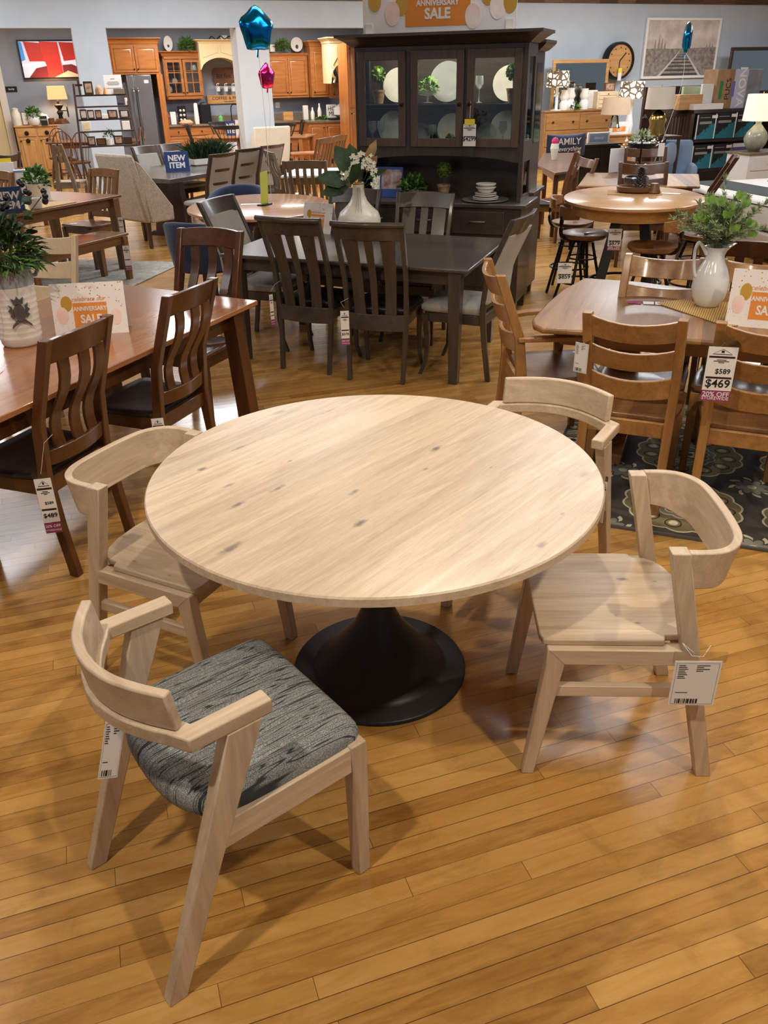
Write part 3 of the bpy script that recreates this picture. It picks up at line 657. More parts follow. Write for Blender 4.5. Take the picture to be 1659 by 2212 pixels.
# crock with crest and greenery
c0 = at(48, 750, .762); t = thing('stoneware_crock', 'white stoneware crock with grey rim and pewter crest on cherry table', 'crock', (c0.x-.02, c0.y+.06, .762), R(33))
pf = [(.001, 0), (.078, 0), (.088, .012)]
for i in range(9): z = .03+i*.026; r = .090+.010*i/8; pf += [(r, z), (r+.004, z+.010), (r+.004, z+.018)]
pf += [(.106, .265), (.106, .272)]
MB().lathe(pf, 36).build('body', M['stone'], t, ang=80)
MB().lathe([(.001, .272), (.106, .272), (.107, .285), (.103, .335), (.108, .345), (.098, .345), (.094, .30), (.001, .28)], 36).build('rim', M['rimgrey'] if 'rimgrey' in M else mottled('grey_glaze', (136, 142, 148), (166, 170, 174), 30, .35), t, ang=60)
b = MB()
for s in (1, -1): b.tube([(s*.10, 0, .34), (s*.125, 0, .345), (s*.132, 0, .32), (s*.12, 0, .30), (s*.104, 0, .30)], .009, 8)
b.build('handle', mottled('grey_handle_glaze', (126, 130, 138), (150, 152, 158), 30, .35), t)
b = MB(); n = 16
b.wallplate([(.026*cos(2*PI*i/n), .165+.038*sin(2*PI*i/n)) for i in range(n)], -.110, -.102)
b.wallplate([(-.02, .205), (.02, .205), (.026, .232), (.01, .222), (0, .238), (-.01, .222), (-.026, .232)], -.112, -.102)
for s in (1, -1):
    b.wallplate([(s*.028, .14), (s*.042, .155), (s*.034, .165), (s*.046, .178), (s*.036, .188), (s*.042, .205), (s*.028, .195)], -.110, -.098)
    b.wallplate([(0, .125), (s*.02, .118), (s*.044, .098), (s*.04, .112), (s*.02, .132)], -.110, -.098)
c = b.build('crest', M['pewter'], t)
b = MB()
b.wallplate([(0, .194), (.007, .175), (0, .146), (-.007, .175)], -.1125, -.108)
for s in (1, -1): b.wallplate([(s*.003, .155), (s*.009, .172), (s*.018, .172), (s*.019, .160), (s*.011, .164)], -.1125, -.108)
b.wallplate([(-.012, .152), (.012, .152), (.012, .156), (-.012, .156)], -.1125, -.108).build('lily_emblem', M['steel'], c)
pt = thing('greenery_arrangement', 'dark fern and eucalyptus bunch with black berries in the crock', 'plant', (c0.x-.02, c0.y+.06, 1.07))
foliage(pt, M['dkgreen'], (-.03, 0, .10), .17, 420, .075, .018, 'fern', .2, .8, 5)
foliage(pt, M['green'], (.0, -.02, .08), .17, 320, .06, .011, 'fine_leaves', .0, .6, 6)
foliage(pt, M['ivy'], (-.02, 0, .22), .18, 46, .06, .045, 'round_leaves', .3, .9, 7)
b = MB(); b2 = MB(); rn = random.Random(4)
for i in range(9):
    a = rn.uniform(-.6, .7); L = rn.uniform(.24, .38); e = Vector((sin(a)*L, rn.uniform(-.12, .1), .12+cos(a)*L*.7)); b.tube(smooth([(0, 0, -.05), e*.5+Vector((0, 0, .04)), e], 3), .0025, 5)
    for k in range(4): MB().ball(tuple(e+Vector((rn.uniform(-.035, .035), rn.uniform(-.03, .03), rn.uniform(-.03, .03)))), .0135, 6).build('berry', M['berry'], pt)
b.tube(smooth([(-.02, -.1, -.02), (-.04, -.13, -.08), (-.07, -.14, -.14), (-.12, -.13, -.20)], 3), .003, 5)
b.build('stems', M['stem'], pt)
q = (at(125, 724, .765)+at(270, 716, .765))/2
tent('white anniversary sale sign with gold balloon on the cherry table', q.x, q.y+.05, 8, .34, .24, 'sale')
# paper at the left frame edge of the table
q = at(8, 800, .764); tag(MB().box(-.10, .03, -.10, .0, 0, .002).build('price_sheet', M['white']), 'white paper sheet lying on the cherry table at the left edge', 'paper').location = (q.x-.03, q.y, .7625)
card_tag('price tag reading 489 on a cherry chair, plum offer strip', Vector((-1.30, 2.86)), 12, (72, 1036), (136, 1148), 'plum', '$489', '$589', string=[(-1.285, 2.87, .63), (-1.25, 2.88, .66)])
card_tag('price tag half hidden below the second cherry chair back', Vector((-.985, 3.50)), 12, (326, 905), (366, 990), 'plum', '$489', '$589')
# ------------------------------------------------------------------ dark table in the middle
poly = [(.555, 5.153), (.948, 6.222), (-.713, 6.924), (-1.106, 5.855)]
a3 = math.atan2(5.153-5.855, .555+1.106)
rect_table('dining_table', 'charcoal-stained rectangular dining table carrying the white bulb vase', poly, 'dark_top', 'dark', legs=inset(poly, .12), apron=inset(poly, .14), rz=a3, legw=.085, taper=.72, bev=.008)
dg = 'charcoal slat-back chairs at the dark table'
dk = dict(kind='scroll', wd='dark', group=dg, sw=[.105, .06, .105], seat=M['leather'], pad=M['leather'], H=1.03, Wf=.41, Wt=.47, lean=.10, fl='cabriole', bow=.035, ps=.036)
chair('slat_back_chair', 'charcoal chair with rolled top rail, left of the front pair', -.53, 5.56, 64.5, **dk)
chair('slat_back_chair', 'charcoal chair with rolled top rail and a 578 price tag', -.035, 5.306, 72.5, **dk)
dk2 = dict(dk, kind='vslat', bow=.02, toprail=.11)
for lb, L_, R_, yw in (('charcoal chair facing the camera behind the white bulb vase', (703, 405), (832, 412), 244), ('charcoal chair facing the camera in front of the china hutch', (853, 415), (985, 418), 251)):
    x, y = seat_at(L_, R_, 1.03, yw, .08); chair('slat_back_chair', lb, x, y, yw, **dk2)
ug = 'charcoal framed chairs with light grey pads'
uk = dict(kind='pad', wd='dark', group=ug, pad=M['grey_up'], seat=M['grey_up'], H=1.05, Wf=.45, Wt=.52, lean=.13, fl='cabriole', bow=.03, ps=.036, D=.45, sz=.46)
x, y = seat_at((430, 440), (503, 417), 1.05, -20, .12); chair('upholstered_chair', 'grey upholstered charcoal chair at the left end of the dark table', x, y, -20, **uk)
x, y = seat_at((1100, 477), (1158, 448), 1.05, 155, .12); chair('upholstered_chair', 'grey upholstered charcoal chair at the right end of the dark table', x, y, 155, **uk)
card_tag('price tag reading 578 hanging from the right charcoal chair', Vector((-.28, 5.22)), 6, (735, 672), (756, 745), 'plum', '$578', string=[(-.25, 5.24, .56), (-.2, 5.26, .58)])
card_tag('price tag edge-on on the left charcoal chair', Vector((-.72, 5.50)), 40, (581, 637), (594, 702), 'plum', '$578', string=[(-.70, 5.50, .62), (-.66, 5.52, .64)])
t = thing('bulb_vase', 'white bulb-shaped ceramic vase on the charcoal table', 'vase', (-.14, 6.40, .762))
MB().lathe([(.001, 0), (.075, 0), (.125, .03), (.155, .08), (.160, .13), (.142, .18), (.095, .22), (.062, .26), (.046, .30), (.042, .34), (.043, .372), (.036, .372), (.034, .30), (.02, .25), (.001, .25)], 40).build('body', plain('satin_cream_ceramic', (216, 212, 200), .3), t, ang=80)
MB().lathe([(.043, .372), (.045, .38), (.040, .384), (.035, .38), (.036, .372)], 32).build('rim', plain('gilded_rim', (170, 140, 80), .4, .6), t, ang=80)
b = MB()
for s in (-1, 0, 1): b.tube(smooth([(s*.012, -.050, .355), (s*.014, -.074, .28), (s*.022, -.128, .19)], 4), lambda q: .0045*(1-q)+.001, 6)
b.build('draped_folds', plain('fold_ceramic', (170, 160, 146), .35), t)
t = thing('flower_arrangement', 'white blossom sprigs and broad dark leaves in the bulb vase', 'flowers', (-.14, 6.40, 1.13))
b = MB()
for d, L, w in (((-.9, -.3, .25), .24, .13), ((-.8, -.35, -.1), .22, .11), ((-.5, -.1, .9), .24, .15), ((-.05, -.5, .35), .17, .16), ((.0, -.4, .8), .14, .12), ((.7, -.2, .4), .18, .05), ((-.2, .2, 1), .22, .12)):
    d = Vector(d).normalized(); s_ = d*.07; b.leaf(s_, d, L, w, up=(0, -1, .6), bend=.15)
b.build('broad_leaves', M['dkgreen'], t)
MB().leaf((.05, 0, .12), (.5, 0, 1), .20, .07, up=(0, -1, 0)).leaf((.06, 0, .08), (.45, .0, .6), .14, .06, up=(0, -1, 0)).build('dry_leaf', M['tan_leaf'], t)
b = MB(); b2 = MB(); rn = random.Random(9)
for cx, cz in ((-.09, .08), (-.02, .17), (.03, .14), (.10, .14), (.12, .08), (.13, .02), (-.05, .12), (.0, .2), (.07, .19)):
    b.tube([(0, 0, -.05), (cx*.6, -.05, cz*.5), (cx, -.09, cz)], .0015, 4)
    for k in range(9):
        p = Vector((cx+rn.uniform(-.03, .03), -.09+rn.uniform(-.03, .03), cz+rn.uniform(-.03, .03)))
        for j in range(4): b2.leaf(p, (cos(j*1.57+k), -.4, sin(j*1.57+k)), .016, .011, up=(0, -1, 0))
b.build('stems', M['green'], t); b2.build('blossoms', M['petal'], t)
q = at(692, 500, .765); tent('white sale sign on the dark table behind the two front chairs', q.x, q.y, -35, .28, .22, 'sale')
# ------------------------------------------------------------------ oval table and tub chairs
t = thing('oval_table', 'round salmon-toned table with a yellow sign holder, between navy chairs', 'table', (-1.12, 8.23, 0), R(5))
MB().lathe([(.001, .735), (.985, .735), (1, .74), (1, .758), (.99, .762), (.001, .762)], 72, (0, 0, 0), .68, .86).build('tabletop', M['mid_top'], t, ang=50)
MB().lathe([(.001, .68), (.86, .68), (.86, .735), (.001, .735)], 48, (0, 0, 0), .68, .86).build('apron', M['rustic_x'], t)
MB().lathe([(.001, .04), (.09, .04), (.07, .2), (.10, .45), (.07, .6), (.12, .68), (.001, .68)], 20).build('pedestal', M['espresso_z'], t, ang=60)
for k in range(4):
    a = R(45+90*k); MB().sweep([(cos(a)*.06, sin(a)*.06, .22), (cos(a)*.25, sin(a)*.25, .10), (cos(a)*.42, sin(a)*.42, .03)], lambda i, q: [(-.03, -.03), (.03, -.03), (.03, .03), (-.03, .03)]).build('foot', M['espresso_x'], t, .004)
barrel_chair('navy tub chair left of the round salmon table', -1.60, 7.02, 65)
barrel_chair('navy tub chair beyond the round salmon table', -1.47, 9.64, 262)
barrel_chair('navy tub chair hidden behind the white bulb vase', -.42, 7.12, 120)
q = at(572, 443, .762); t = thing('sign_holder', 'yellow-green paper sign standing in a clear holder on the round table', 'sign', (q.x, q.y, .762), R(62))
MB().box(-.07, .07, -.04, .04, 0, .012).build('base', M['blackm'], t, .002)
o = MB().box(-.06, .06, -.001, .001, .01, .30).build('paper', plain('lime_paper', (206, 218, 96), .6), t); o.rotation_euler = (R(6), R(-4), 0)
q = at(545, 441, .764); o = tag(MB().box(-.11, .11, -.04, .04, 0, .002).build('price_sheet', M['white']), 'white price slip lying on the round salmon table', 'paper'); o.location = (q.x, q.y, .7625)
# ------------------------------------------------------------------ rustic table, benches, cream chair
r_, f_ = Vector((-2.717, 9.247)), Vector((-3.61, 9.70)); dd = Vector((-.426, -.905))
poly = [tuple(r_), tuple(f_), tuple(f_+dd*2.1), tuple(r_+dd*2.1)]
rect_table('dining_table', 'rustic brown table with white pots and a blue sign, far left', poly, 'rustic_x', 'rustic', legs=inset(poly, .10), apron=inset(poly, .13), rz=math.atan2(-dd.y, -dd.x), legw=.09)
r1 = Vector((-2.55, 8.72)); r2 = Vector((-2.89, 8.89)); poly = [tuple(r1), tuple(r2), tuple(r2+dd*1.35), tuple(r1+dd*1.35)]
rect_table('bench', 'rustic brown wooden bench with a price tag, in front of its table', poly, 'rustic_x', 'rustic', z=.46, legs=inset(poly, .07), apron=inset(poly, .09), cat='bench', rz=math.atan2(-dd.y, -dd.x), legw=.065, aph=.075)
chair('slat_back_chair', 'brown slat-back chair facing the camera beyond the rustic table', *seat_at((190, 362), (259, 367), .98, 238, .07), 238, 'vslat', 'rustic', 'brown chairs at the rustic table', H=.98, Wf=.44, Wt=.46, n=5, sw=[.035]*5, ps=.045)
chair('slat_back_chair', 'brown slat-back chair cut by the left edge beside the white pots', *seat_at((-32, 372), (30, 368), .98, 238, .07), 238, 'vslat', 'rustic', 'brown chairs at the rustic table', H=.98, Wf=.44, Wt=.46, n=5, sw=[.035]*5, ps=.045)
chair('ladder_back_chair', 'cream ladder-back chair behind the fern crock', *seat_at((34, 515), (150, 497), 1.0, 262, .08), 256, 'hslat', 'cream', None, H=1.0, Wf=.44, Wt=.46, n=3, ps=.04, lean=.08)
b = MB(); b.box(-.012, .012, -.05, .05, 0, 0)
t = MB().plate([(-2.2, 9.48), (-2.80, 6.95), (-5.6, 7.6), (-5.0, 10.1)], .002, .010)
def rug2():
    n = NT('pale_grey_rug_pile'); f = n.noise(n.obj(), 9, 5, .7, 1.5); return n.set(Base_Color=n.ramp(f, [(.4, s2l((150, 148, 142))), (.6, s2l((184, 182, 172)))]), Roughness=.95)
tag(t.build('area_rug', rug2()), 'pale grey mottled area rug under the rustic table and bench', 'rug')
card_tag('price tag with pink strip hanging on the bench leg', Vector((-2.50, 8.62)), 10, (264, 531), (286, 584), 'plum', '')
card_tag('price tag on the rustic table leg, above the bench', Vector((-2.70, 9.1)), 10, (254, 470), (270, 506), 'plain', '')
def potat(px, py, z): q = at(px, py, z); return (q.x, q.y, z)
potted('potted_plant', 'square white pot of green leaves on the rustic table', potat(88, 434, .763), [(.001, 0), (.10, 0), (.115, .15), (.12, .17), (.105, .17), (.10, .10)], M['matte_white'], [dict(mat=M['green'], c=(0, 0, .19), r=.12, n=220, L=.06, w=.03, seed=3)])
t = thing('white_mug', 'small white ceramic mug in front of the square pot', 'mug', potat(78, 452, .763))
MB().lathe([(.001, 0), (.05, 0), (.062, .02), (.066, .10), (.060, .10), (.05, .02)], 24).build('body', M['matte_white'], t, ang=60)
q = at(22, 462, .763); o = tent('blue NEW ITEM sign on the rustic table at the left edge', q.x-.02, q.y+.06, 25, .27, .23, 'new', lean=10, name='new_item_sign')
o = tag(MB().box(-.3, .3, -.2, .2, 0, .006).build('placemat', mottled('straw_mat', (176, 140, 96), (204, 172, 124), 60, .8)), 'tan woven placemat on the rustic table near its corner', 'placemat'); q = at(110, 442, .763); o.location = (q.x-.1, q.y-.05, .763); o.rotation_euler = (0, 0, R(64))
t = thing('brochure_box', 'white box with blue edge standing behind the square pot', 'box', potat(66, 415, .763), R(20))
MB().box(-.13, .13, -.05, .05, 0, .23).build('box_body', M['white'], t, .003); MB().box(-.131, .131, -.052, -.05, .21, .23).build('blue_edge', plain('blue_edge_print', (110, 150, 200), .6), t)
q = at(12, 372, .76); poly = [(q.x+.25, q.y-.3), (q.x+.35, q.y+.5), (q.x-1.2, q.y+.8), (q.x-1.3, q.y)]; rect_table('dining_table', 'brown table at the left edge under the yellow brochures', poly, 'brown_x', 'brown', legs=inset(poly, .12), apron=inset(poly, .15))
t = thing('brochure_holder', 'yellow and white brochures in a holder at the left edge', 'brochure', (q.x, q.y, .763), R(20)); MB().box(-.14, .12, -.05, .0, 0, .12).build('holder', M['white'], t, .002); MB().box(-.12, .10, -.03, -.02, .05, .17).build('yellow_sheets', M['sticker'], t)
# host chair
def host(label, x, y, rz, mat, H=1.06, W_=.60, D=.56, name='host_chair'):
    t = thing(name, label, 'chair', (x, y, 0), R(rz)); h = W_/2
    MB().loft([[(.02, -h*.95, .30), (.14, -h*.95, .30), (.14, h*.95, .30), (.02, h*.95, .30)], [(-.06, -h, .6), (.08, -h, .6), (.08, h, .6), (-.06, h, .6)], [(-.15, -h, H), (-.05, -h, H), (-.05, h, H), (-.15, h, H)]]).build('backrest', mat, t, .03)
    for s in (1, -1): MB().loft([[(.08, s*h, .30), (.08, s*(h-.05), .30), (D, s*(h-.05), .30), (D, s*h, .30)], [(.04, s*h, .5), (.04, s*(h-.05), .5), (D, s*(h-.05), .46), (D, s*h, .46)], [(-.04, s*h, H-.06), (-.04, s*(h-.05), H-.06), (.03, s*(h-.05), H-.10), (.03, s*h, H-.10)]]).build('wing', mat, t, .015)
    MB().box(.10, D, -h+.05, h-.05, .30, .48).build('seat', mat, t, .03)
    for sx in (.06, D-.05):
        for s in (1, -1): MB().post([(sx, s*(h-.06), 0, .035, .035), (sx, s*(h-.06), .31, .05, .05)]).build('leg', M['espresso_z'], t, .003)
    return t
host('linen upholstered host chair seen from behind, beside the dark far table', -3.03, 10.52, 50, M['linen'], 1.07, .66, .42)
# ------------------------------------------------------------------ far dark table
poly = [(-2.80, 10.80), (-2.50, 10.62), (-1.85, 11.9), (-1.72, 13.1), (-2.62, 13.5), (-3.15, 12.3)]
t = rect_table('dining_table', 'espresso trestle table with a blue sign and grass planter', poly, 'dark_top', 'espresso', legs=None, rz=R(70), th=.05)
for k in (-.75, .65): MB().post([(k, 0, .05, .12, .5), (k, 0, .72, .12, .35)]).post([(k, 0, 0, .14, .75), (k, 0, .06, .12, .6)]).build('trestle', M['espresso_z'], t, .005)
MB().box(-.75, .65, -.03, .03, .3, .4).build('cross_beam', M['espresso_x'], t)
pg = 'espresso chairs with barred grey back pads'
for lb, L_, R_ in (('espresso chair with barred grey back, nearest of its row', (457, 334), (502, 327)), ('espresso chair with barred grey back, middle of its row', (513, 322), (556, 318)), ('espresso chair with barred grey back, beside the ivory settee', (571, 315), (603, 310))):
    x, y = seat_at(L_, R_, 1.04, 150, .08); chair('upholstered_chair', lb, x, y, 146, 'padlad', 'espresso', pg, H=1.04, Wf=.44, Wt=.46, n=3, pad=M['grey_up'], seat=M['grey_up'], ps=.04, lean=.10)
for lb, L_, R_ in (('grey-padded chair behind the NEW ITEM sign of the far table', (318, 318), (366, 314)), ('grey-padded chair behind the grass planter', (371, 313), (411, 310))):
    x, y = seat_at(L_, R_, 1.0, -30, .08); chair('upholstered_chair', lb, x-.22, y+.14, -40, 'pad', 'espresso', pg, H=1.0, Wf=.46, Wt=.5, pad=M['grey_up'], seat=M['grey_up'], ps=.04, lean=.10, toprail=.03)
q = at(381, 371, .763); tent('blue NEW ITEM sign standing on the espresso far table', q.x, q.y+.1, 14, .31, .24, 'new', lean=10, name='new_item_sign')
q = at(446, 357, .763); t = thing('grass_planter', 'white scalloped tray of dark grass on the espresso table', 'plant', (q.x, q.y+.15, .763), R(40))
MB().loft([[(x*k, y*k, z) for x, y in [(-.26, -.09), (.26, -.09), (.26, .09), (-.26, .09)]] for k, z in ((.9, 0), (1, .01), (1.05, .085), (.98, .085), (.94, .03))]).build('tray', M['matte_white'], t, .004)
b = MB(); rn = random.Random(2)
for i in range(420):
    p = (rn.uniform(-.24, .24), rn.uniform(-.07, .07), .06); d = Vector((p[0]*2.2+rn.uniform(-.3, .3), rn.uniform(-.5, .5), 1)); b.leaf(p, d, rn.uniform(.16, .30), .012, bend=.35)
b.build('grass', M['dkgreen'], t)
q = at(492, 352, .763); tent('white sale sign behind the grass planter', q.x, q.y+.2, 30, .26, .26, 'sale')
host('ivory upholstered settee end in front of the white column', *at(590, 358, .3).xy, 112, M['ivory'], 1.0, .72, .5, 'settee')
# ------------------------------------------------------------------ kitchen-side table and black chairs
q1 = at(418, 298, .76); q2 = at(662, 296, .76); dv = (q2-q1).normalized(); nv = Vector((-dv.y, dv.x, 0))
poly = [tuple((q1).xy), tuple(q2.xy), tuple((q2+nv*1.0).xy), tuple((q1+nv*1.0).xy)]
rect_table('dining_table', 'orange-brown farmhouse table passing behind the white column', poly, 'orange_x', 'orange', legs=inset(poly, .15), apron=inset(poly, .18), rz=math.atan2(dv.y, dv.x))
bg = 'black comb-back chairs at the farmhouse table'
def tw(lb, px, py, H, yaw, wd, kind, group, W_=.44, off=.08):
    q = at(px, py, H); a = R(yaw); return windsor(lb, q.x+cos(a)*off, q.y+sin(a)*off, yaw, wd, kind, H, group, W_)
tw('black comb-back chair in front of the farmhouse table, nearest', 494, 271, 1.0, 100, 'blackw', 'comb', bg, .62)
tw('black comb-back chair beyond the farmhouse table', 480, 262, 1.0, 270, 'blackw', 'comb', bg, .6)
tw('black comb-back chair at the left end of the farmhouse table', 404, 268, 1.02, 10, 'blackw', 'comb', bg, .5)
tw('black comb-back chair just right of the white column', 608, 266, 1.0, 265, 'blackw', 'comb', bg, .6)
tw('black comb-back chair at the right end of the farmhouse table', 653, 260, 1.02, 190, 'blackw', 'comb', bg, .5)
q = at(498, 295, .763); tent('blue NEW ITEM sign on the farmhouse table behind a black chair', q.x, q.y+.4, 10, .3, .28, 'new', name='new_item_sign')
q = at(516, 295, .763); tent('small white sale card right of the farmhouse table sign', q.x, q.y+.45, 10, .24, .30, 'sale')
t = thing('wooden_stool', 'orange wooden saddle stool standing before the kitchen island', 'stool', (at(658, 328, .62).x, at(658, 328, .62).y, 0), R(15))
MB().loft([[(-.24, -.15, z+.0), (.24, -.15, z), (.24, .15, z), (-.24, .15, z)] for z in (.57, .62)]).build('seat', M['orange_x'], t, .02)
for sx in (1, -1):
    for sy in (1, -1): MB().post([(sx*.22, sy*.14, 0, .04, .04), (sx*.17, sy*.10, .57, .045, .045)]).build('leg', M['orange_z'], t, .003)
tg = 'taupe slat-back chairs by the white-topped table'
x, y = seat_at((574, 330), (616, 324), 1.0, 110, .09); chair('slat_back_chair', 'taupe slat-back chair left of the white-topped table', x, y, 20, 'vslat', 'taupe', tg, H=1.0, n=5, sw=[.038]*5, ps=.04, Wt=.48, wavy=.02)
x, y = seat_at((615, 348), (698, 347), 1.0, 85, .09); chair('slat_back_chair', 'taupe slat-back chair before the white-topped table, nearer one', x, y, 85, 'vslat', 'taupe', tg, H=1.0, n=5, sw=[.04]*5, ps=.045, Wt=.52, Wf=.46, wavy=.02)
q1 = at(606, 381, .76); q2 = at(745, 378, .76); poly = [tuple(q1.xy), tuple(q2.xy), (q2.x+.1, q2.y+.9), (q1.x+.1, q1.y+.9)]
rect_table('dining_table', 'taupe-legged table with a bright white top, behind the vase', poly, 'white', 'taupe', legs=inset(poly, .12), apron=inset(poly, .14))
gg = 'brown side chairs left of the china hutch'
x, y = seat_at((694, 299), (720, 296), 1.0, 160, .09); chair('slat_back_chair', 'brown slat-back chair left of the hutch, nearer of two', x, y, 150, 'vslat', 'brown', gg, H=1.0, n=4, sw=[.05]*4, ps=.04, Wt=.48)
x, y = seat_at((722, 294), (746, 291), 1.0, 150, .09); chair('slat_back_chair', 'brown slat-back chair left of the hutch, farther of two', x, y, 150, 'vslat', 'brown', gg, H=1.0, n=4, sw=[.05]*4, ps=.04, Wt=.48)
# brown bow-back chairs and their table by the ladder shelf
q1 = at(98, 309, .76); q2 = at(300, 304, .76); poly = [tuple(q1.xy), tuple(q2.xy), (q2.x-.2, q2.y+.8), (q1.x-.2, q1.y+.8)]
rect_table('dining_table', 'brown table among the bow-back chairs behind the ladder shelf', poly, 'brown_x', 'brown', legs=inset(poly, .12), apron=inset(poly, .14))
wg = 'brown bow-back windsor chairs at the far left'
tw('brown bow-back windsor chair nearest, in front of the pine cabinet', 130, 283, .98, 105, 'brown', 'hoop', wg)
tw('brown bow-back windsor chair farther, against the pine cabinet', 122, 276, .98, 285, 'brown', 'hoop', wg)
tw('brown bow-back windsor chair behind the ladder shelf left upright', 172, 285, .98, 130, 'brown', 'hoop', wg)
tw('brown bow-back windsor chair right of the ladder shelf, by the fridge', 303, 275, .98, 200, 'brown', 'hoop', wg)
x, y = seat_at((0, 332), (34, 328), .95, 200, .05); chair('slat_back_chair', 'dark brown chair at the left edge, under the white door casing', x, y, 150, 'hslat', 'espresso', None, H=.95, n=1, ps=.045)
x, y = seat_at((126, 313), (140, 309), 1.0, 190, .05); chair('ladder_back_chair', 'taupe chair seen edge-on before the bow-back chairs', x, y, 95, 'hslat', 'taupe', None, H=1.0, n=2, ps=.07, Wt=.16, Wf=.42)
# ------------------------------------------------------------------ china hutch
HD = -20.9; H0 = Vector((1.154, 6.856)); hu = Vector((cos(R(HD)), sin(R(HD)))); hn = Vector((-hu.y, hu.x))
def hq(px, py, y): return pq(px, py, H0+hn*y, HD)
def hw(s, y, z): p = H0+hu*s+hn*y; return (p.x, p.y, z)
D_, DZ = M['dark_x'], M['dark_z']
t = thing('china_hutch', 'tall charcoal china hutch with three glass doors and drawers', 'cabinet', (H0.x, H0.y, 0), R(HD))
b = MB(); b.box(-1.50, -.02, .02, .50, .12, .872); b.build('base_cabinet', DZ, t, .003)
for s in (-1.47, -.06):
    for y in (.06, .45): MB().post([(s, y, 0, .05, .05), (s, y, .13, .07, .07)]).build('foot', DZ, t, .003)
MB().box(-1.54, .02, -.012, .52, .872, .905).build('countertop', M['dark_top'], t, .008)
for a, c in ((-.59, -.15), (-1.04, -.61), (-1.45, -1.06)):
    d = MB().box(a, c, .004, .022, .665, .845).build('drawer', D_, t, .005); MB().tube(smooth([((a+c)/2-.06, .006, .765), ((a+c)/2-.05, -.018, .765), ((a+c)/2+.05, -.018, .765), ((a+c)/2+.06, .006, .765)], 3), .006, 8).build('handle', M['pewter'], d)
    d = MB().box(a, c, .006, .022, .16, .645).build('cupboard_door', DZ, t, .005); MB().box(a+.07, c-.07, .001, .008, .24, .57).build('raised_panel', DZ, d, .006); MB().ball((c-.035, -.008, .5), .014, 8).build('knob', M['bronze'], d)
FY = .12; BY = .47; L0, L1 = -1.46, -.05
b = MB(); fw = .045
b.box(L0, L0+.03, FY, FY+.022, .905, 2.03); b.box(L1-.035, L1, FY, FY+.022, .905, 2.03); b.box(L0+.03, L0+.05, FY+.001, FY+.022, 1.305, 2.0); b.box(L1-.06, L1-.035, FY+.001, FY+.022, 1.305, 2.0)
b.box(L0+.03, L1-.035, FY, FY+.022, 1.98, 2.03)
for a, c in ((-1.045, -.955), (-.565, -.495)): b.box(a, c, FY+.001, FY+.0215, 1.30, 1.99)
# arched apron
n = 14; pts = [(L0+.03, 1.335), (L0+.03, 1.20)]
for i in range(n+1): k = 2*i/n-1; pts.append((L0+.10+(L1-.105-L0-.07)*i/n, 1.20+.045*(1-k*k)**.6 if abs(k) < 1 else 1.20))
pts += [(L1-.035, 1.20), (L1-.035, 1.335)]
b.wallplate(pts, FY, FY+.022).build('face_frame', DZ, t, .003)
MB().box(L0, L1, BY-.012, BY, .905, 2.03).build('back_panel', D_, t)
MB().box(L0+.005, L1-.005, FY+.02, BY-.01, 1.285, 1.305).build('bottom_board', D_, t)
MB().box(L0, L1, FY, BY, 2.03, 2.05).build('top_board', D_, t)
for s in (L0, L1-.022):
    b = MB(); b.box(s, s+.022, FY+.022, FY+.07, .905, 2.03); b.box(s, s+.022, BY-.06, BY-.012, .905, 2.03)
    for z0, z1 in ((.905, .95), (1.20, 1.36), (1.94, 2.03)): b.box(s, s+.022, FY+.07, BY-.06, z0, z1)
    p = b.build('side_frame', DZ, t, .002); MB().box(s+.009, s+.012, FY+.07, BY-.06, 1.36, 1.94).box(s+.009, s+.012, FY+.07, BY-.06, .95, 1.20).build('pane', M['clear'], p)
# crown
rg = []
for o, z in ((0, 2.03), (.012, 2.032), (.03, 2.045), (.065, 2.07), (.105, 2.092), (.12, 2.095), (.12, 2.115)): rg.append([(L0-o, FY-o, z), (L1+o, FY-o, z), (L1+o, BY+o*.2, z), (L0-o, BY+o*.2, z)])
MB().loft(rg).build('crown_moulding', D_, t, ang=25)
MB().box(L0+.03, L1-.03, FY+.03, BY-.02, 1.617, 1.625).build('glass_shelf', M['lglass'], t)
for a, c, kx in ((-1.43, -1.02, -1.05), (-.98, -.54, -.57), (-.52, -.09, -.49)):
    b = MB(); g0, g1 = a+.062, c-.062
    b.box(a+.003, g0, FY-.02, FY, 1.312, 1.998).box(g1, c-.003, FY-.02, FY, 1.312, 1.998).box(g0, g1, FY-.02, FY, 1.312, 1.375).box(g0, g1, FY-.02, FY, 1.935, 1.998)
    d = b.build('glass_door', M['brown2'] if 'brown2' in M else wood('warm_grey_door', (76, 62, 52), (98, 82, 70), 'z', .34, coat=.2), t, .003)
    MB().box(g0, g1, FY-.012, FY-.009, 1.375, 1.935).build('pane', M['clear'], d); k = MB().lathe([(.001, 0), (.006, 0), (.006, .012), (.015, .016), (.014, .026), (.001, .03)], 14).build('knob', M['bronze'], d)
    k.location = (kx, FY-.018, 1.62); k.rotation_euler = (PI/2, 0, 0)
li = bpy.data.lights.new('cabinet_light', 'AREA'); li.shape = 'RECTANGLE'; li.size = 1.2; li.size_y = .05; li.energy = 9; li.color = (1, .85, .65)
lo = bpy.data.objects.new('cabinet_light', li); COL.objects.link(lo); lo.location = hw(-.75, .22, 2.02); lo.rotation_euler = (0, 0, R(HD))
def hthing(name, label, cat, px, py, y, z, group=None): s, _ = hq(px, py, y); return thing(name, label, cat, hw(s, y, z), R(HD), group)
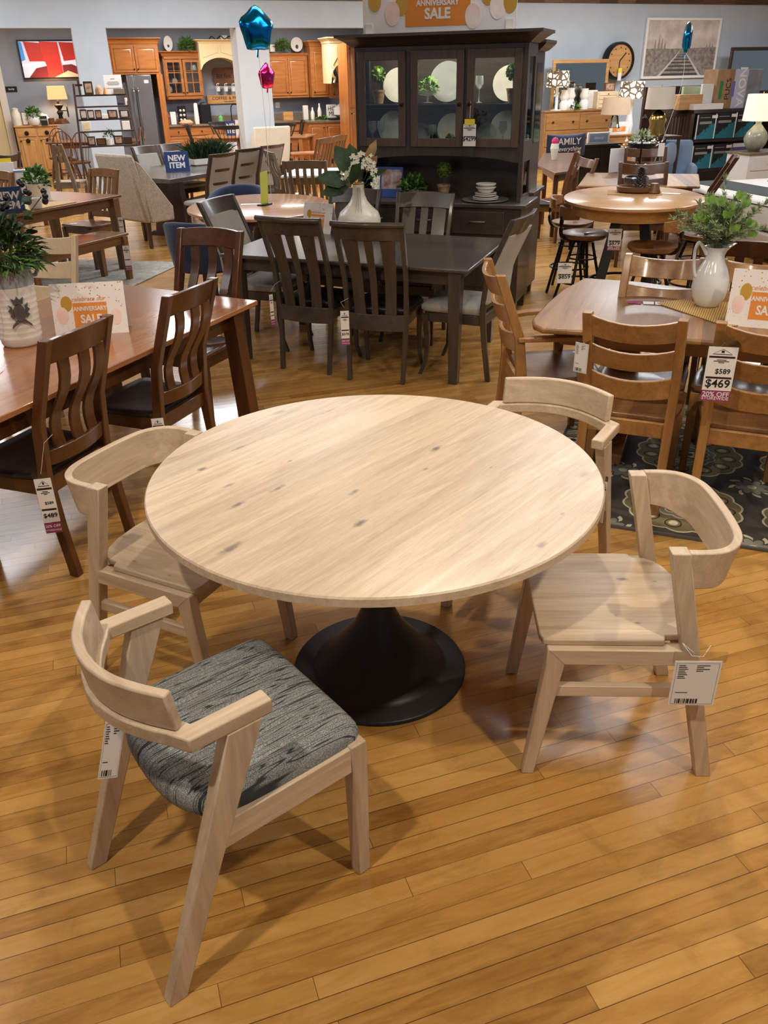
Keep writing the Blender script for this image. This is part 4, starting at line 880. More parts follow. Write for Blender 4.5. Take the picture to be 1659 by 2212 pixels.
def plate(label, px, y, z, r, mat, group='display plates in the hutch', ribs=0):
    t = hthing('display_plate', label, 'plate', px, 200, y, z, group)
    o = MB().lathe([(.001, 0), (r*.55, 0), (r*.62, .006), (r, .02), (r, .026), (r*.6, .012), (r*.5, .008), (.001, .008)], 36).build('dish', mat, t, ang=60); o.rotation_euler = (R(80), 0, 0); o.location = (0, -.0, r*.985)
    return t
S1, S2 = 1.626, 1.306
plate('cream plate upright on the hutch top shelf, left door', 862, .40, S1, .13, M['stone'])
plate('cream plate upright on the hutch bottom shelf, left door', 850, .40, S2, .13, M['stone'])
plate('large clear cut-glass platter behind the middle hutch door', 968, .40, S1, .15, M['cutglass'])
plate('cream plate upright low behind the middle hutch door', 978, .40, S2, .12, M['stone'])
plate('cream plate upright on the hutch top shelf, right door', 1100, .40, S1, .13, M['stone'])
plate('cream plate upright on the hutch bottom shelf, right door', 1098, .40, S2, .13, M['stone'])
plate('small silver-edged glass plate low behind the middle door', 912, .36, S2, .085, M['cutglass'])
plate('small dark glass plate low behind the right hutch door', 1056, .36, S2, .085, M['cutglass'])
def goblet(label, px, y, z, h=.19):
    t = hthing('wine_glass', label, 'glass', px, 200, y, z, 'stemmed glasses in the hutch')
    MB().lathe([(.001, 0), (.032, .001), (.006, .008), (.004, h*.5), (.02, h*.56), (.034, h*.7), (.03, h), (.028, h), (.031, h*.7), (.001, h*.55)], 20).build('bowl_and_stem', M['cutglass'], t, ang=80)
goblet('stemmed glass on the hutch top shelf, right door', 1035, .24, S1)
goblet('stemmed glass low behind the left hutch door, left one', 803, .22, S2)
goblet('stemmed glass low behind the left hutch door, right one', 822, .28, S2)
goblet('stemmed glass low behind the right hutch door', 1090, .22, S2)
goblet('stemmed glass low behind the middle hutch door', 935, .30, S2, .16)
def clay(label, px, y, z, ball_z=None, s=1.):
    t = hthing('topiary_pot', label, 'plant', px, 200, y, z, 'clay pots in and on the hutch')
    MB().lathe([(.001, 0), (.036*s, 0), (.05*s, .085*s), (.054*s, .085*s), (.054*s, .10*s), (.046*s, .10*s), (.04*s, .06*s)], 20).build('pot', M['terracotta'], t, ang=45)
    if ball_z:
        MB().tube([(0, 0, .05*s), (0, 0, ball_z)], .005, 6).build('trunk', M['stem'], t)
        q = MB(); rn = random.Random(1); random.seed(11); q.ball((0, 0, ball_z+.05), .047, 8)
        for i in range(220):
            d = Vector((rn.gauss(0, 1), rn.gauss(0, 1), rn.gauss(0, 1))).normalized(); q.leaf(Vector((0, 0, ball_z+.05))+d*.045, d, .022, .016)
        q.build('leaf_ball', M['moss'], t)
clay('clay pot with green ball topiary on the top shelf, left door', 818, .26, S1, .16)
clay('clay pot with green ball topiary at the right door edge', 1108, .22, S1, .16)
clay('clay topiary pot with dark green ball on the hutch counter', 962, .28, .906, .17, 1.05)
t = hthing('glass_compote', 'clear footed glass dish of hops on the hutch shelf, middle door', 'dish', 924, 200, .26, S1)
MB().lathe([(.001, 0), (.05, .002), (.008, .01), (.008, .05), (.07, .06), (.085, .09), (.08, .09), (.001, .06)], 24).build('dish', M['cutglass'], t, ang=80); foliage(t, M['lime'], (0, 0, .11), .075, 160, .03, .02, 'hops', seed=4)
t = hthing('moss_ball', 'small green moss ball low behind the middle hutch door', 'ornament', 975, 200, .2, S2); foliage(t, M['moss'], (0, 0, .045), .045, 160, .02, .014, 'moss', seed=5)
t = hthing('potted_plant', 'bushy green plant in a white bowl on the hutch counter', 'plant', 892, 400, .22, .906)
MB().lathe([(.001, 0), (.06, 0), (.075, .03), (.085, .055), (.078, .055), (.05, .03)], 24).build('bowl', M['matte_white'], t, ang=50); foliage(t, M['green'], (0, 0, .08), .10, 260, .045, .022, 'foliage', seed=8)
t = hthing('brochure_display', 'blue brochure with a red photograph standing on the hutch counter', 'brochure', 835, 400, .20, .906)
o = MB().box(-.14, .14, -.003, .003, 0, .24).build('board', plain('royal_blue_card', (48, 88, 170), .4), t); o.rotation_euler = (R(-8), 0, 0)
MB().box(-.05, .13, -.005, -.003, .065, .22).build('photograph', mottled('red_white_photo', (150, 60, 60), (210, 206, 208), 14, .4), o); MB().box(-.13, -.065, -.005, -.003, .06, .19).build('white_insert', M['white'], o)
text('M', .03, M['ink'], o, (-.098, -.006, .085), (PI/2, 0, 0), 'letter_mark', .02)
t = hthing('charger_plate', 'large silver charger plate under stacked dishes on the hutch counter', 'plate', 1050, 400, .17, .906); MB().lathe([(.001, 0), (.12, 0), (.19, .008), (.19, .014), (.12, .006), (.001, .006)], 44).build('dish', plain('brushed_silver_plate', (176, 176, 168), .3, .8), t, ang=60)
for k, (r_, z) in enumerate(((.105, .914), (.105, .926), (.088, .942), (.088, .956))):
    t = hthing('dinner_plate', ('large white plate, lowest of the stack on the charger', 'large white plate, second in the stack on the charger', 'small white plate under the topmost small plate of the stack', 'small white plate directly under the bowls of the stack')[k], 'plate', 1050, 400, .17, z, 'white dishes stacked on the hutch')
    MB().lathe([(.001, 0), (r_*.7, 0), (r_, .008), (r_, .014), (r_*.7, .005), (.001, .005)], 32).build('dish', M['matte_white'], t, ang=60)
for k, z in enumerate((.966, .990)):
    t = hthing('soup_bowl', ('white bowl, lower of the two on the plate stack', 'white bowl, topmost of the dish stack on the hutch')[k], 'bowl', 1050, 400, .17, z, 'white dishes stacked on the hutch')
    MB().lathe([(.001, 0), (.04, 0), (.06, .015), (.078, .042), (.082, .042), (.082, .05), (.07, .045), (.04, .01), (.001, .006)], 32).build('bowl', M['matte_white'], t, ang=60)
s0, z0 = hq(1014, 262, FY-.05); t = card_tag('yellow-topped price tag hanging from the middle of the hutch doors', H0+hn*(FY-.045), HD, (1001, 268), (1027, 316), 'plain', '$4299', '', string=None)
MB().box(-.041, .041, -.003, -.002, .155, .195).build('yellow_header', M['sticker'], t); MB().tube([(0, 0, .2), (.0, .01, .32)], .0012, 5).build('string', M['string'], t)
MB().box(-.041, .041, -.0005, .0005, -.08, 0).build('empty_sleeve', M['sleeve'], t)
# big topper sign on the hutch
s0, z0 = hq(785, 60, .2); s1, z1 = hq(1116, 40, .2); w = s1-s0; hgt = .72
t = thing('sale_banner', 'large white anniversary sale board standing on top of the hutch', 'sign', hw((s0+s1)/2, .2, 2.118), R(HD))
f = MB().box(-w/2, w/2, -.003, .003, .0, hgt).build('board', plain('white_foam_board', (236, 234, 232), .6), t)
z_sale = hq(945, 30, .2)[1]-2.118; z_ann = hq(945, 6, .2)[1]-2.118; V = (PI/2, 0, 0)
z_ob = hq(945, 56, .2)[1]-2.118; xa = hq(876, 30, .2)[0]-(s0+s1)/2; xb = hq(1016, 30, .2)[0]-(s0+s1)/2
MB().box(xa, xb, -.005, -.003, z_ob, z_ob+.40).build('orange_panel', M['orange_ink'], f)
text('SALE', (z_ann-z_sale)*1.35, M['white'], f, ((xa+xb)/2, -.006, z_sale), V, bold=.035, wide=1.0); text('ANNIVERSARY', (z_ann-z_sale)*.72, M['white'], f, ((xa+xb)/2, -.006, z_ann), V, bold=.035)
text('celebrate our', .12, M['orange_ink'], f, (0, -.006, z_ob+.5), V, shear=.3)
for px, py, m_ in ((810, 2, 'gold'), (848, 28, 'blush'), (868, 10, 'gold'), (1022, 33, 'blush'), (1076, 12, 'blush'), (1055, -14, 'gold'), (1103, 3, 'gold')):
    s_, z_ = hq(px, py, .2); s_ -= (s0+s1)/2; z_ -= 2.118; n = 20; k = .052 if m_ == 'gold' else .062
    pts = [(s_+k*cos(2*PI*i/n), z_+k*1.25*sin(2*PI*i/n)*(1.15 if sin(2*PI*i/n) < 0 else 1)) for i in range(n)]
    MB().wallplate(pts, -.006-abs(s_)*.001, -.003).build('printed_balloon', M[m_], f)
for s_ in (-w*.46, w*.46): MB().box(s_-.03, s_+.03, -.07, .07, 0, .006).box(s_-.03, s_+.03, -.012, -.003, .0, .07).build('foot_clip', M['matte_white'], t)
# second hutch standing behind
t = thing('china_hutch', 'second charcoal hutch mostly hidden behind the glass-door hutch', 'cabinet', hw(-.06, .60, 0), R(HD))
MB().box(-1.3, 0, 0, .45, .10, .90).build('base_cabinet', DZ, t, .004); MB().box(-1.33, .03, -.02, .47, .90, .93).build('countertop', M['dark_top'], t, .005)
MB().box(-1.25, -.04, .08, .45, .93, 1.98).build('upper_cabinet', DZ, t, .004)
for s in (-1.25, -.05):
    for y in (.05, .4): MB().post([(s, y, 0, .05, .05), (s, y, .11, .06, .06)]).build('foot', DZ, t)
rg = []
for o, z in ((0, 1.98), (.03, 1.99), (.07, 2.02), (.09, 2.04), (.09, 2.06)): rg.append([(-1.25-o, .08-o, z), (-.04+o, .08-o, z), (-.04+o, .45, z), (-1.25-o, .45, z)])
MB().loft(rg).build('crown_moulding', D_, t, ang=25)
MB().box(-.040, -.036, .14, .38, 1.30, 1.90).build('side_pane', M['lglass'], t)
# ------------------------------------------------------------------ walnut table, right
pl = [(1152, 700), (1150, 688), (1180, 655), (1215, 625), (1262, 600), (1380, 608), (1500, 624)]
poly = [tuple(at(*p, .762).xy) for p in pl]; e = (at(1500, 624, .762)-at(1380, 608, .762)).xy.normalized()
far0 = at(1500, 624, .762).xy; near0 = at(1560, 738, .762).xy; ne = Vector((cos(R(-21)), sin(R(-21))))
poly += [tuple(far0+ne*.5), tuple(far0+ne*1.0+Vector((-.0, -.05))), tuple(near0+ne*.85), tuple(near0), tuple(at(1400, 725, .762).xy), tuple(at(1270, 714, .762).xy), tuple(at(1170, 708, .762).xy)]
cxy = Vector((1.75, 4.0))
t = rect_table('dining_table', 'boat-shaped walnut extension table with white pitcher, right', poly, 'walnut_top', 'amber', rz=R(-21), origin=(1.55, 4.15), th=.03, bev=.010)
ap = [(-.55, -.36), (.9, -.40), (.9, .40), (-.55, .36)]; b = MB()
for i in range(4): p, q = ap[i], ap[(i+1) % 4]; b.beam((*p, .68), (*q, .68), .022, .10)
b.build('apron', M['amber_x'], t, .003)
for s in (-.25, .75): MB().post([(s, 0, .10, .16, .22), (s, 0, .4, .11, .13), (s, 0, .63, .16, .4)]).post([(s, 0, .0, .12, .72), (s, 0, .06, .12, .66), (s, 0, .10, .14, .3)]).build('pedestal', M['amber_z'], t, .006)
lg = 'amber ladder-back chairs at the walnut table'
lk = dict(kind='hslat', wd='amber', group=lg, n=3, seat=M['seatwal'], ps=.05, H=.955, Wf=.42, Wt=.43, lean=.13, bow=.045, kick=.04, D=.44)
x, y = seat_at((1272, 672), (1476, 692), .955, 66, .13); chair('ladder_back_chair', 'amber ladder-back chair, left of the two facing the walnut table', x, y, 66, **lk)
x, y = seat_at((1573, 695), (1778, 715), .955, 66, .13); chair('ladder_back_chair', 'amber ladder-back chair with a 469 tag at the right edge', x, y, 66, **lk)
x, y = seat_at((1046, 590), (1086, 562), .98, 5, .09); chair('ladder_back_chair', 'amber ladder-back armchair at the left end of the walnut table', x, y, 2, **dict(lk, arms=True, H=.98, Wt=.46, Wf=.48, lean=.09))
x, y = seat_at((1378, 545), (1502, 560), .97, 246, .10); chair('ladder_back_chair', 'amber ladder-back chair beyond the walnut table, left of pitcher', x, y, 246, **dict(lk, H=.97, lean=.1))
x, y = seat_at((1590, 556), (1712, 572), .97, 246, .10); chair('ladder_back_chair', 'amber ladder-back chair beyond the table, right of the pitcher', x, y, 246, **dict(lk, H=.97, lean=.1))
x, y = seat_at((1583, 515), (1700, 522), 1.0, 250, .08); chair('slat_back_chair', 'dark reddish slat-back chair behind the pitcher at right edge', x, y+.1, 66, 'vslat', 'cherry', None, H=1.0, n=4, sw=[.05]*4, ps=.045, Wt=.48)
pc = at(1527, 660, .768); t = thing('white_pitcher', 'tall glossy white ceramic pitcher holding greenery on the walnut table', 'pitcher', (pc.x, pc.y, .768), R(180))
rg = []; n = 36
for r_, z, sp in ((.001, 0, 0), (.050, 0, 0), (.058, .008, 0), (.082, .05, 0), (.090, .095, 0), (.086, .14, 0), (.068, .19, 0), (.050, .225, 0), (.044, .25, 0), (.045, .27, .012), (.052, .285, .03), (.058, .293, .04), (.054, .293, .04), (.046, .28, .02), (.038, .25, 0), (.03, .2, 0), (.001, .19, 0)):
    rg.append([((r_+sp*max(0, -cos(2*PI*k/n))**6)*cos(2*PI*k/n), r_*sin(2*PI*k/n), z+(sp*.35*max(0, -cos(2*PI*k/n))**6)) for k in range(n)])
MB().loft(rg).build('body', M['ceramic'], t, ang=80)
MB().tube(smooth([(.045, 0, .255), (.075, 0, .30), (.095, 0, .31), (.105, 0, .27), (.100, 0, .21), (.088, 0, .155), (.078, 0, .15)], 4), lambda q: .009-.002*q, 10).build('handle', M['ceramic'], t)
t = thing('greenery_arrangement', 'rosemary sprays and round green leaves bursting from the white pitcher', 'plant', (pc.x, pc.y, 1.05))
rn = random.Random(21); b = MB(); b2 = MB(); b3 = MB()
for i in range(80):
    a = rn.uniform(0, 2*PI); sp = rn.uniform(.1, 1.0); L = rn.uniform(.12, .27); d = Vector((cos(a)*sp, sin(a)*sp*.8, 1-.55*sp)).normalized()
    if i < 3: d = Vector((.8, .1, .75)).normalized(); L = .36
    if i == 3: d = Vector((.0, .1, 1)); L = .33
    p = [Vector((0, 0, -.02)), d*L*.5+Vector((0, 0, .02)), d*L+Vector((0, 0, -.02*sp))]; sm_ = smooth(p, 6); b.tube(sm_, .0015, 4)
    for q in sm_[3:]:
        for k in range(9):
            dd = (d+Vector((rn.uniform(-1, 1), rn.uniform(-1, 1), rn.uniform(-.6, 1)))).normalized(); b2.leaf(q+dd*.004, dd, rn.uniform(.018, .034), .005)
for dx, dy, dz, L in ((-.6, -.3, .9, .17), (-.45, -.3, 1.1, .24), (-.2, -.3, 1.1, .22), (.25, -.2, 1.1, .24), (.05, -.3, 1.1, .19), (.4, -.35, .5, .17), (.5, -.3, .3, .15), (-.7, -.3, .8, .2), (.1, -.5, .5, .14), (-.1, -.5, .7, .2), (.35, -.3, 1.0, .22)):
    d = Vector((dx, dy, dz)).normalized(); p = d*L; b.tube([(0, 0, 0), p], .002, 4)
    for k in (-1, 1): b3.leaf(p, d+Vector((k*.5, 0, .1)), .048, .034, up=(0, -1, .4))
b.build('stems', M['sage'], t); b2.build('needle_leaves', M['sage'], t); b3.build('round_leaves', M['lime'], t)
mp_ = [tuple(at(*p, .765).xy) for p in ((1418, 655), (1528, 640), (1640, 652), (1632, 700), (1572, 706))]
b = MB().plate(mp_, .7625, .768)
def woven():
    n = NT('braided_jute'); v = n.obj(rot=(0, 0, R(25))); w_ = n.node('ShaderNodeTexWave'); w_.inputs['Scale'].default_value = 28; w_.inputs['Distortion'].default_value = 1.5; n.put(w_.inputs['Vector'], v)
    n.bump(w_.outputs[1], .4, .003); return n.set(Base_Color=n.ramp(w_.outputs[1], [(.2, s2l((150, 116, 62))), (.7, s2l((206, 172, 112)))]), Roughness=.85)
tag(b.build('jute_mat', woven(), None, .002), 'braided tan jute mat under the white pitcher', 'placemat')
q = at(1428, 655, .766); t = thing('price_tag', 'price tags lying flat on the walnut table by the jute mat', 'tag', (q.x, q.y, .7635), R(-16))
for k, (a, c, m_) in enumerate(((-.165, -.10, 'plum'), (-.09, -.035, 'white'), (-.03, .07, 'white'), (.075, .12, 'white'))): MB().box(a, c, -.028, .028, .0, .002).build('card', M[m_], t)
for x_ in (-.032, .072, .04): MB().box(x_-.003, x_+.003, -.027, .027, .002, .0026).build('dark_band', M['ink2'], t)
q = at(1590, 702, .765); tent('white anniversary sale sign with gold balloon at the right edge', q.x+.13, q.y+.0, -24, .34, .26, 'sale')
card_tag('price tag reading 469 hanging on the right ladder-back chair', Vector((1.33, 3.17)), -14, (1532, 748), (1574, 868), 'plum', '$469', '$589', string=[(1.375, 3.275, .80), (1.42, 3.27, .81)])
card_tag('cream paper tag half hidden beside the left ladder-back chair', Vector((.86, 3.45)), -45, (1244, 738), (1266, 808), 'barcode', string=[(.88, 3.42, .80)])
# rug under the table
def rug():
    n = NT('medallion_rug_pile'); v = n.obj(); s = n.sep(v); P = .62
    def cell(ox, oy):
        x = n.math('SUBTRACT', n.math('MULTIPLY', n.math('FRACT', n.math('ADD', n.math('DIVIDE', s[0], P), ox)), P), P/2)
        y = n.math('SUBTRACT', n.math('MULTIPLY', n.math('FRACT', n.math('ADD', n.math('DIVIDE', s[1], P), oy)), P), P/2)
        r = n.math('SQRT', n.math('ADD', n.math('MULTIPLY', x, x), n.math('MULTIPLY', y, y))); a = n.math('ARCTAN2', y, x); return x, y, r, a
    def lobes(a, k, amp): return n.math('MULTIPLY', n.math('ABSOLUTE', n.math('SINE', n.math('MULTIPLY', a, k))), amp)
    def lt(a, b_): return n.math('LESS_THAN', a, b_)
    dark = s2l((66, 62, 56)); olive = s2l((122, 112, 80)); cream = s2l((196, 192, 164)); grey = s2l((128, 128, 118)); brown = s2l((52, 36, 24))
    x, y, r, a = cell(0., 0.); col = dark
    ro = n.math('SUBTRACT', r, lobes(a, 7., .018)); c = n.mix(lt(ro, .258), dark, cream); c = n.mix(lt(ro, .248), c, olive)
    an = n.math('FRACT', n.math('DIVIDE', n.math('MULTIPLY', n.math('ADD', a, PI), 11.), 2*PI)); pw = n.math('ABSOLUTE', n.math('SUBTRACT', an, .5)); pr_ = n.math('ABSOLUTE', n.math('SUBTRACT', r, .195))
    pe = n.math('ADD', n.math('POWER', n.math('DIVIDE', pw, .34), 2.), n.math('POWER', n.math('DIVIDE', pr_, .042), 2.))
    c = n.mix(lt(pe, 1.), c, brown); c = n.mix(lt(pe, .68), c, olive); c = n.mix(lt(pe, .30), c, cream)
    ri = n.math('SUBTRACT', r, lobes(a, 5., .016)); c = n.mix(lt(ri, .125), c, cream); c = n.mix(lt(ri, .116), c, grey); c = n.mix(lt(ri, .092), c, cream); c = n.mix(lt(ri, .084), c, olive)
    rc = n.math('SUBTRACT', r, lobes(a, 2., .018)); c = n.mix(lt(rc, .046), c, brown); c = n.mix(lt(rc, .030), c, cream); c = n.mix(lt(r, .020), c, brown)
    x2, y2, r2, a2 = cell(.5, .5); k2 = n.math('SUBTRACT', r2, lobes(a2, 4., .03)); q2 = n.math('GREATER_THAN', n.math('SINE', n.math('MULTIPLY', a2, 8.)), .1)
    c2 = n.mix(lt(k2, .085), dark, n.mix(q2, dark, cream)); c2 = n.mix(lt(k2, .062), c2, dark); c2 = n.mix(lt(k2, .05), c2, grey); c2 = n.mix(lt(r2, .022), c2, cream)
    c = n.mix(n.math('GREATER_THAN', r, .285), c, c2)
    nn = n.noise(v, 350, 2, .6); n.bump(nn, .4, .003)
    return n.set(Base_Color=n.mix(.25, c, n.ramp(nn, [(.3, (0, 0, 0, 1)), (.7, (1, 1, 1, 1))]), 'OVERLAY'), Roughness=.95)
rA = at(1310, 1138).xy; rB = at(1659, 1193).xy; rd = (rB-rA).normalized(); rn_ = Vector((-rd.y, rd.x)); rr_ = math.atan2(rd.y, rd.x)
t = thing('area_rug', 'charcoal rug with olive and cream medallions under the walnut table', 'rug', (rA.x, rA.y, 0), rr_)
MB().box(-.36, 2.4, 0.012, 1.75, .001, .011).build('pile', rug(), t); b = MB(); b.box(-.375, 2.41, -.003, .0115, .001, .0125); b.box(-.375, -.3605, .012, 1.76, .001, .0125); b.build('binding', plain('grey_binding', (84, 82, 78), .9), t)
# ------------------------------------------------------------------ counter-height table and stools
t = thing('counter_table', 'counter-height honey oak round table on black splayed legs', 'table', (2.10, 7.11, 0), R(-18))
MB().lathe([(.001, .89), (.985, .89), (1, .896), (1, .914), (.985, .92), (.001, .92)], 72, (0, 0, 0), .56, .72).build('tabletop', M['counter_top'], t, ang=50)
MB().lathe([(.001, .80), (.9, .80), (.93, .89), (.001, .89)], 60, (0, 0, 0), .54, .70).build('apron', M['honey_x'], t, ang=50)
for sx, sy in ((1, 1), (1, -1), (-1, 1), (-1, -1)): MB().post([(sx*.24, sy*.24, 0, .08, .08), (sx*.10, sy*.10, .80, .08, .08)]).build('leg', M['blackw_z'], t, .004)
b = MB(); k = 36; b.tube([(.30*cos(2*PI*i/k), .30*sin(2*PI*i/k), .24) for i in range(k+1)], .012, 8).build('foot_ring', M['blackm'], t)
def stool(label, x, y, rz, H=.62):
    t = thing('swivel_stool', label, 'stool', (x, y, 0), R(rz), 'black iron swivel stools with scooped wood seats')
    ol = [(.19*cos(2*PI*i/24)*(1.0), .215*sin(2*PI*i/24)*(1+.1*cos(2*PI*i/24))) for i in range(24)]; rg = []
    for kk, z in ((.9, H-.035), (1, H-.015), (1, H+.003), (.9, H+.004), (.6, H-.012), (.01, H-.016)): rg.append([(a*kk, c*kk, z+(.014*(1-abs(c)/.2)*(1 if a > .1 else 0))) for a, c in ol])
    MB().loft(rg).build('seat', M['seatwal'], t, ang=60)
    MB().lathe([(.001, H-.06), (.10, H-.06), (.10, H-.035), (.001, H-.035)], 20).lathe([(.001, H-.25), (.02, H-.25), (.02, H-.06), (.001, H-.06)], 12).build('swivel', M['blackm'], t)
    for k in range(4):
        a = R(45+90*k); MB().tube([(cos(a)*.08, sin(a)*.08, H-.07), (cos(a)*.235, sin(a)*.235, 0)], .013, 8).build('leg', M['blackm'], t)
    MB().tube([(.175*cos(2*PI*i/28), .175*sin(2*PI*i/28), .22) for i in range(29)], .009, 6).build('foot_ring', M['blackm'], t); MB().tube([(.12*cos(2*PI*i/28), .12*sin(2*PI*i/28), .42) for i in range(29)], .007, 6).build('brace_ring', M['blackm'], t)
    MB().sweep(smooth([(-.08, 0, H-.045), (-.18, 0, H-.04), (-.215, 0, H+.02), (-.21, 0, H+.14), (-.20, 0, H+.19)], 4), lambda i, q: [(-.022, -.01), (.022, -.01), (.022, .01), (-.022, .01)]).build('back_bracket', M['blackm'], t, .004)
    rg = []
    for i in range(11):
        a = R(-50+10*i); hh = .055*(1-abs(i-5)/5*.35); rg.append([(-.20*cos(a)*1.0+.0, .22*sin(a), H+.17-hh), (-.22*cos(a), .235*sin(a), H+.17-hh), (-.22*cos(a), .235*sin(a), H+.17+hh), (-.20*cos(a), .22*sin(a), H+.17+hh)])
    MB().loft(rg).build('backrest', M['amber_x'], t, .006)
    return t
q = at(1262, 503, .62); stool('iron stool with scooped seat, left of the counter-height table', q.x, q.y, 12)
q = at(1412, 530, .62); stool('iron stool with scooped seat, in front of the counter-height table', q.x, q.y, 138)
q = at(1245, 484, .62); stool('iron stool behind the left one, seat shining pale', q.x, q.y+.15, -20)
q = at(1490, 510, .62); stool('iron stool mostly hidden behind the pitcher greenery', q.x+.1, q.y+.1, 200)
card_tag('price tag reading 859 hanging on the left iron stool', Vector((1.60, 6.55)), -8, (1206, 568), (1233, 612), 'plain', '$859', string=None)
card_tag('price tag with pink strip hanging below the counter-height table', Vector((1.95, 6.62)), -8, (1316, 494), (1339, 541), 'plum', '$879')
q = at(1378, 414, .925); t = thing('wooden_tray', 'carved brown wooden tray on the honey oak round table', 'tray', (q.x-.02, q.y-.02, .922), R(-15))
MB().loft([[(.16*k*cos(2*PI*i/20), .12*k*sin(2*PI*i/20), z) for i in range(20)] for k, z in ((.8, 0), (1, .012), (1.05, .05), (.95, .05), (.85, .02))]).build('tray_body', M['brown_x'], t, ang=40); b = MB()
for k in range(6): b.lathe([(.001, 0), (.05-.004*k, 0), (.055-.004*k, .01), (.05-.004*k, .02), (.001, .02)], 16, (.14, -.06, .012*k))
b.build('stacked_coasters', M['brown_x'], t)
t = thing('pinecone_ornament', 'grey pine-cone ornament sitting in the wooden tray', 'ornament', (q.x+.0, q.y-.04, .94)); b = MB(); rn = random.Random(5)
for k in range(110): a = k*2.4; z = k/110*.17; r_ = .07*(1-(z/.18)**1.5); b.leaf((cos(a)*r_*.5, sin(a)*r_*.5, z), (cos(a), sin(a), .6), .045, .03, up=(0, 0, 1))
b.build('scales', mottled('weathered_cone', (70, 62, 58), (120, 110, 104), 30, .8), t)
t = thing('foil_bowl', 'shiny dark metallic bowl behind the pine-cone ornament', 'bowl', (q.x+.04, q.y+.22, .9215)); MB().lathe([(.001, 0), (.05, 0), (.10, .04), (.105, .09), (.09, .10), (.085, .05), (.001, .02)], 14).build('bowl', plain('dark_chrome', (90, 92, 100), .2, 1.), t, ang=10)
o = tag(MB().box(-.24, .20, -.14, .14, 0, .003).build('placemat', mottled('tan_burlap', (150, 116, 74), (176, 140, 94), 60, .9)), 'tan runner under the tray on the round honey table', 'placemat'); o.location = (q.x-.02, q.y-.04, .9205); o.rotation_euler = (0, 0, R(-15))
q = at(1448, 417, .925); o = tag(MB().box(-.08, .08, -.03, .03, 0, .002).build('price_tag', M['white']), 'pinkish price tag lying on the round honey table', 'tag'); o.location = (q.x, q.y, .9208); o.rotation_euler = (0, 0, R(-30))
V = (PI/2, 0, 0)
def rthing(name, label, cat, px0, py0, px1, py1, n, group=None, z=None):
    s0, z1 = rp(px0, py0, n); s1, z0 = rp(px1, py1, n)
    if z is not None: z0 = z
    return thing(name, label, cat, W((s0+s1)/2, n, z0), AR, group), s1-s0, z1-z0
OR, ORZ = M['orange_x'], M['orange_z']
cream_p = plain('cream_cabinet_paint', (236, 218, 178), .5); granite = mottled('brown_granite', (92, 80, 70), (140, 124, 108), 60, .3)
def panel_doors(t, x0, x1, z0, z1, n, mat, y=-.02, glass=False, name='cupboard_door', knob='mid', cols=2, rows=3):
    w = (x1-x0)/n
    for k in range(n):
        a, c = x0+w*k+.008, x0+w*(k+1)-.008; r = .055
        if glass:
            b = MB().box(a, a+r, y, y+.02, z0, z1).box(c-r, c, y, y+.02, z0, z1).box(a+r, c-r, y, y+.02, z0, z0+r).box(a+r, c-r, y, y+.02, z1-r, z1)
            for i in range(1, cols): xx = a+r+(c-a-2*r)*i/cols; b.box(xx-.008, xx+.008, y, y+.018, z0+r, z1-r)
            for i in range(1, rows): zz = z0+r+(z1-z0-2*r)*i/rows; b.box(a+r, c-r, y+.001, y+.017, zz-.008, zz+.008)
            d = b.build(name, mat, t); MB().box(a+r, c-r, y+.008, y+.011, z0+r, z1-r).build('pane', M['clear'], d)
        else:
            d = MB().box(a, c, y, y+.02, z0, z1).build(name, mat, t, .003); MB().loft([[(a+r+o, y-e, z0+r+o), (c-r-o, y-e, z0+r+o), (c-r-o, y-e, z1-r-o), (a+r+o, y-e, z1-r-o)] for o, e in ((-.012, -.004), (-.012, -.0), (.0, -.0), (.012, .008), (.03, .008))]).build('raised_panel', mat, d)
        kx = (c-.03 if k % 2 == 0 else a+.03) if n > 1 else a+.03; kz = z0+.06 if knob == 'low' else z1-.06
        MB().ball((kx, y-.018, kz), .016, 6).build('knob', M['bronze'], d)
def crownmb(w, d, z, h=.10, o=.07): return MB().loft([[(-w/2-a, -a, z+b_), (w/2+a, -a, z+b_), (w/2+a, d, z+b_), (-w/2-a, d, z+b_)] for a, b_ in ((0, 0), (.012, .01), (.02, h*.4), (o*.8, h*.8), (o, h*.85), (o, h))])
# ---- kitchen
t, w, h = rthing('refrigerator', 'brushed steel two-door refrigerator with long chrome handles', 'refrigerator', 272, 162, 348, 330, 3.15, z=0.)
MB().box(-w/2, w/2, .03, .64, .03, h).build('body', M['fridge'] if 'fridge' in M else plain('dark_brushed_steel', (118, 120, 126), .38, .85), t, .005)
fm = M['fridge'] = plain('brushed_steel_door', (132, 134, 140), .36, .8); sp = rp(289, 170, 3.12)[0]-rp(272, 161, 3.15)[0]-w/2
for a, c, hx in ((-w/2+.003, sp-.004, sp-.05), (sp+.004, w/2-.003, sp+.05)):
    d = MB().box(a, c, -.03, .028, .05, h-.01).build('fridge_door', fm, t, .01); MB().tube(smooth([(hx, -.03, 1.66), (hx, -.075, 1.60), (hx, -.09, 1.2), (hx, -.075, .75), (hx, -.03, .68)], 4), .016, 8).build('handle', M['chrome'], d)
MB().box(w/2-.16, w/2-.07, -.032, -.03, h-.16, h-.10).build('energy_label', M['white'], t)
t, w, h = rthing('wall_cabinet', 'orange oak double cabinet above the refrigerator', 'cabinet', 232, 96, 348, 160, 3.2); MB().box(-w/2, w/2, 0, .6, 0, h).build('body', OR, t, .003); crownmb(w, .6, h, .12).build('crown_moulding', OR, t)
panel_doors(t, -w/2+.04, w/2-.03, .04, h-.03, 2, OR, knob='low')
t, w, h = rthing('filler_panel', 'tall orange oak side panel right of the refrigerator', 'panel', 350, 160, 356, 300, 3.15, z=0.); MB().box(-w/2, w/2, -.03, .62, 0, h).build('panel', ORZ, t)
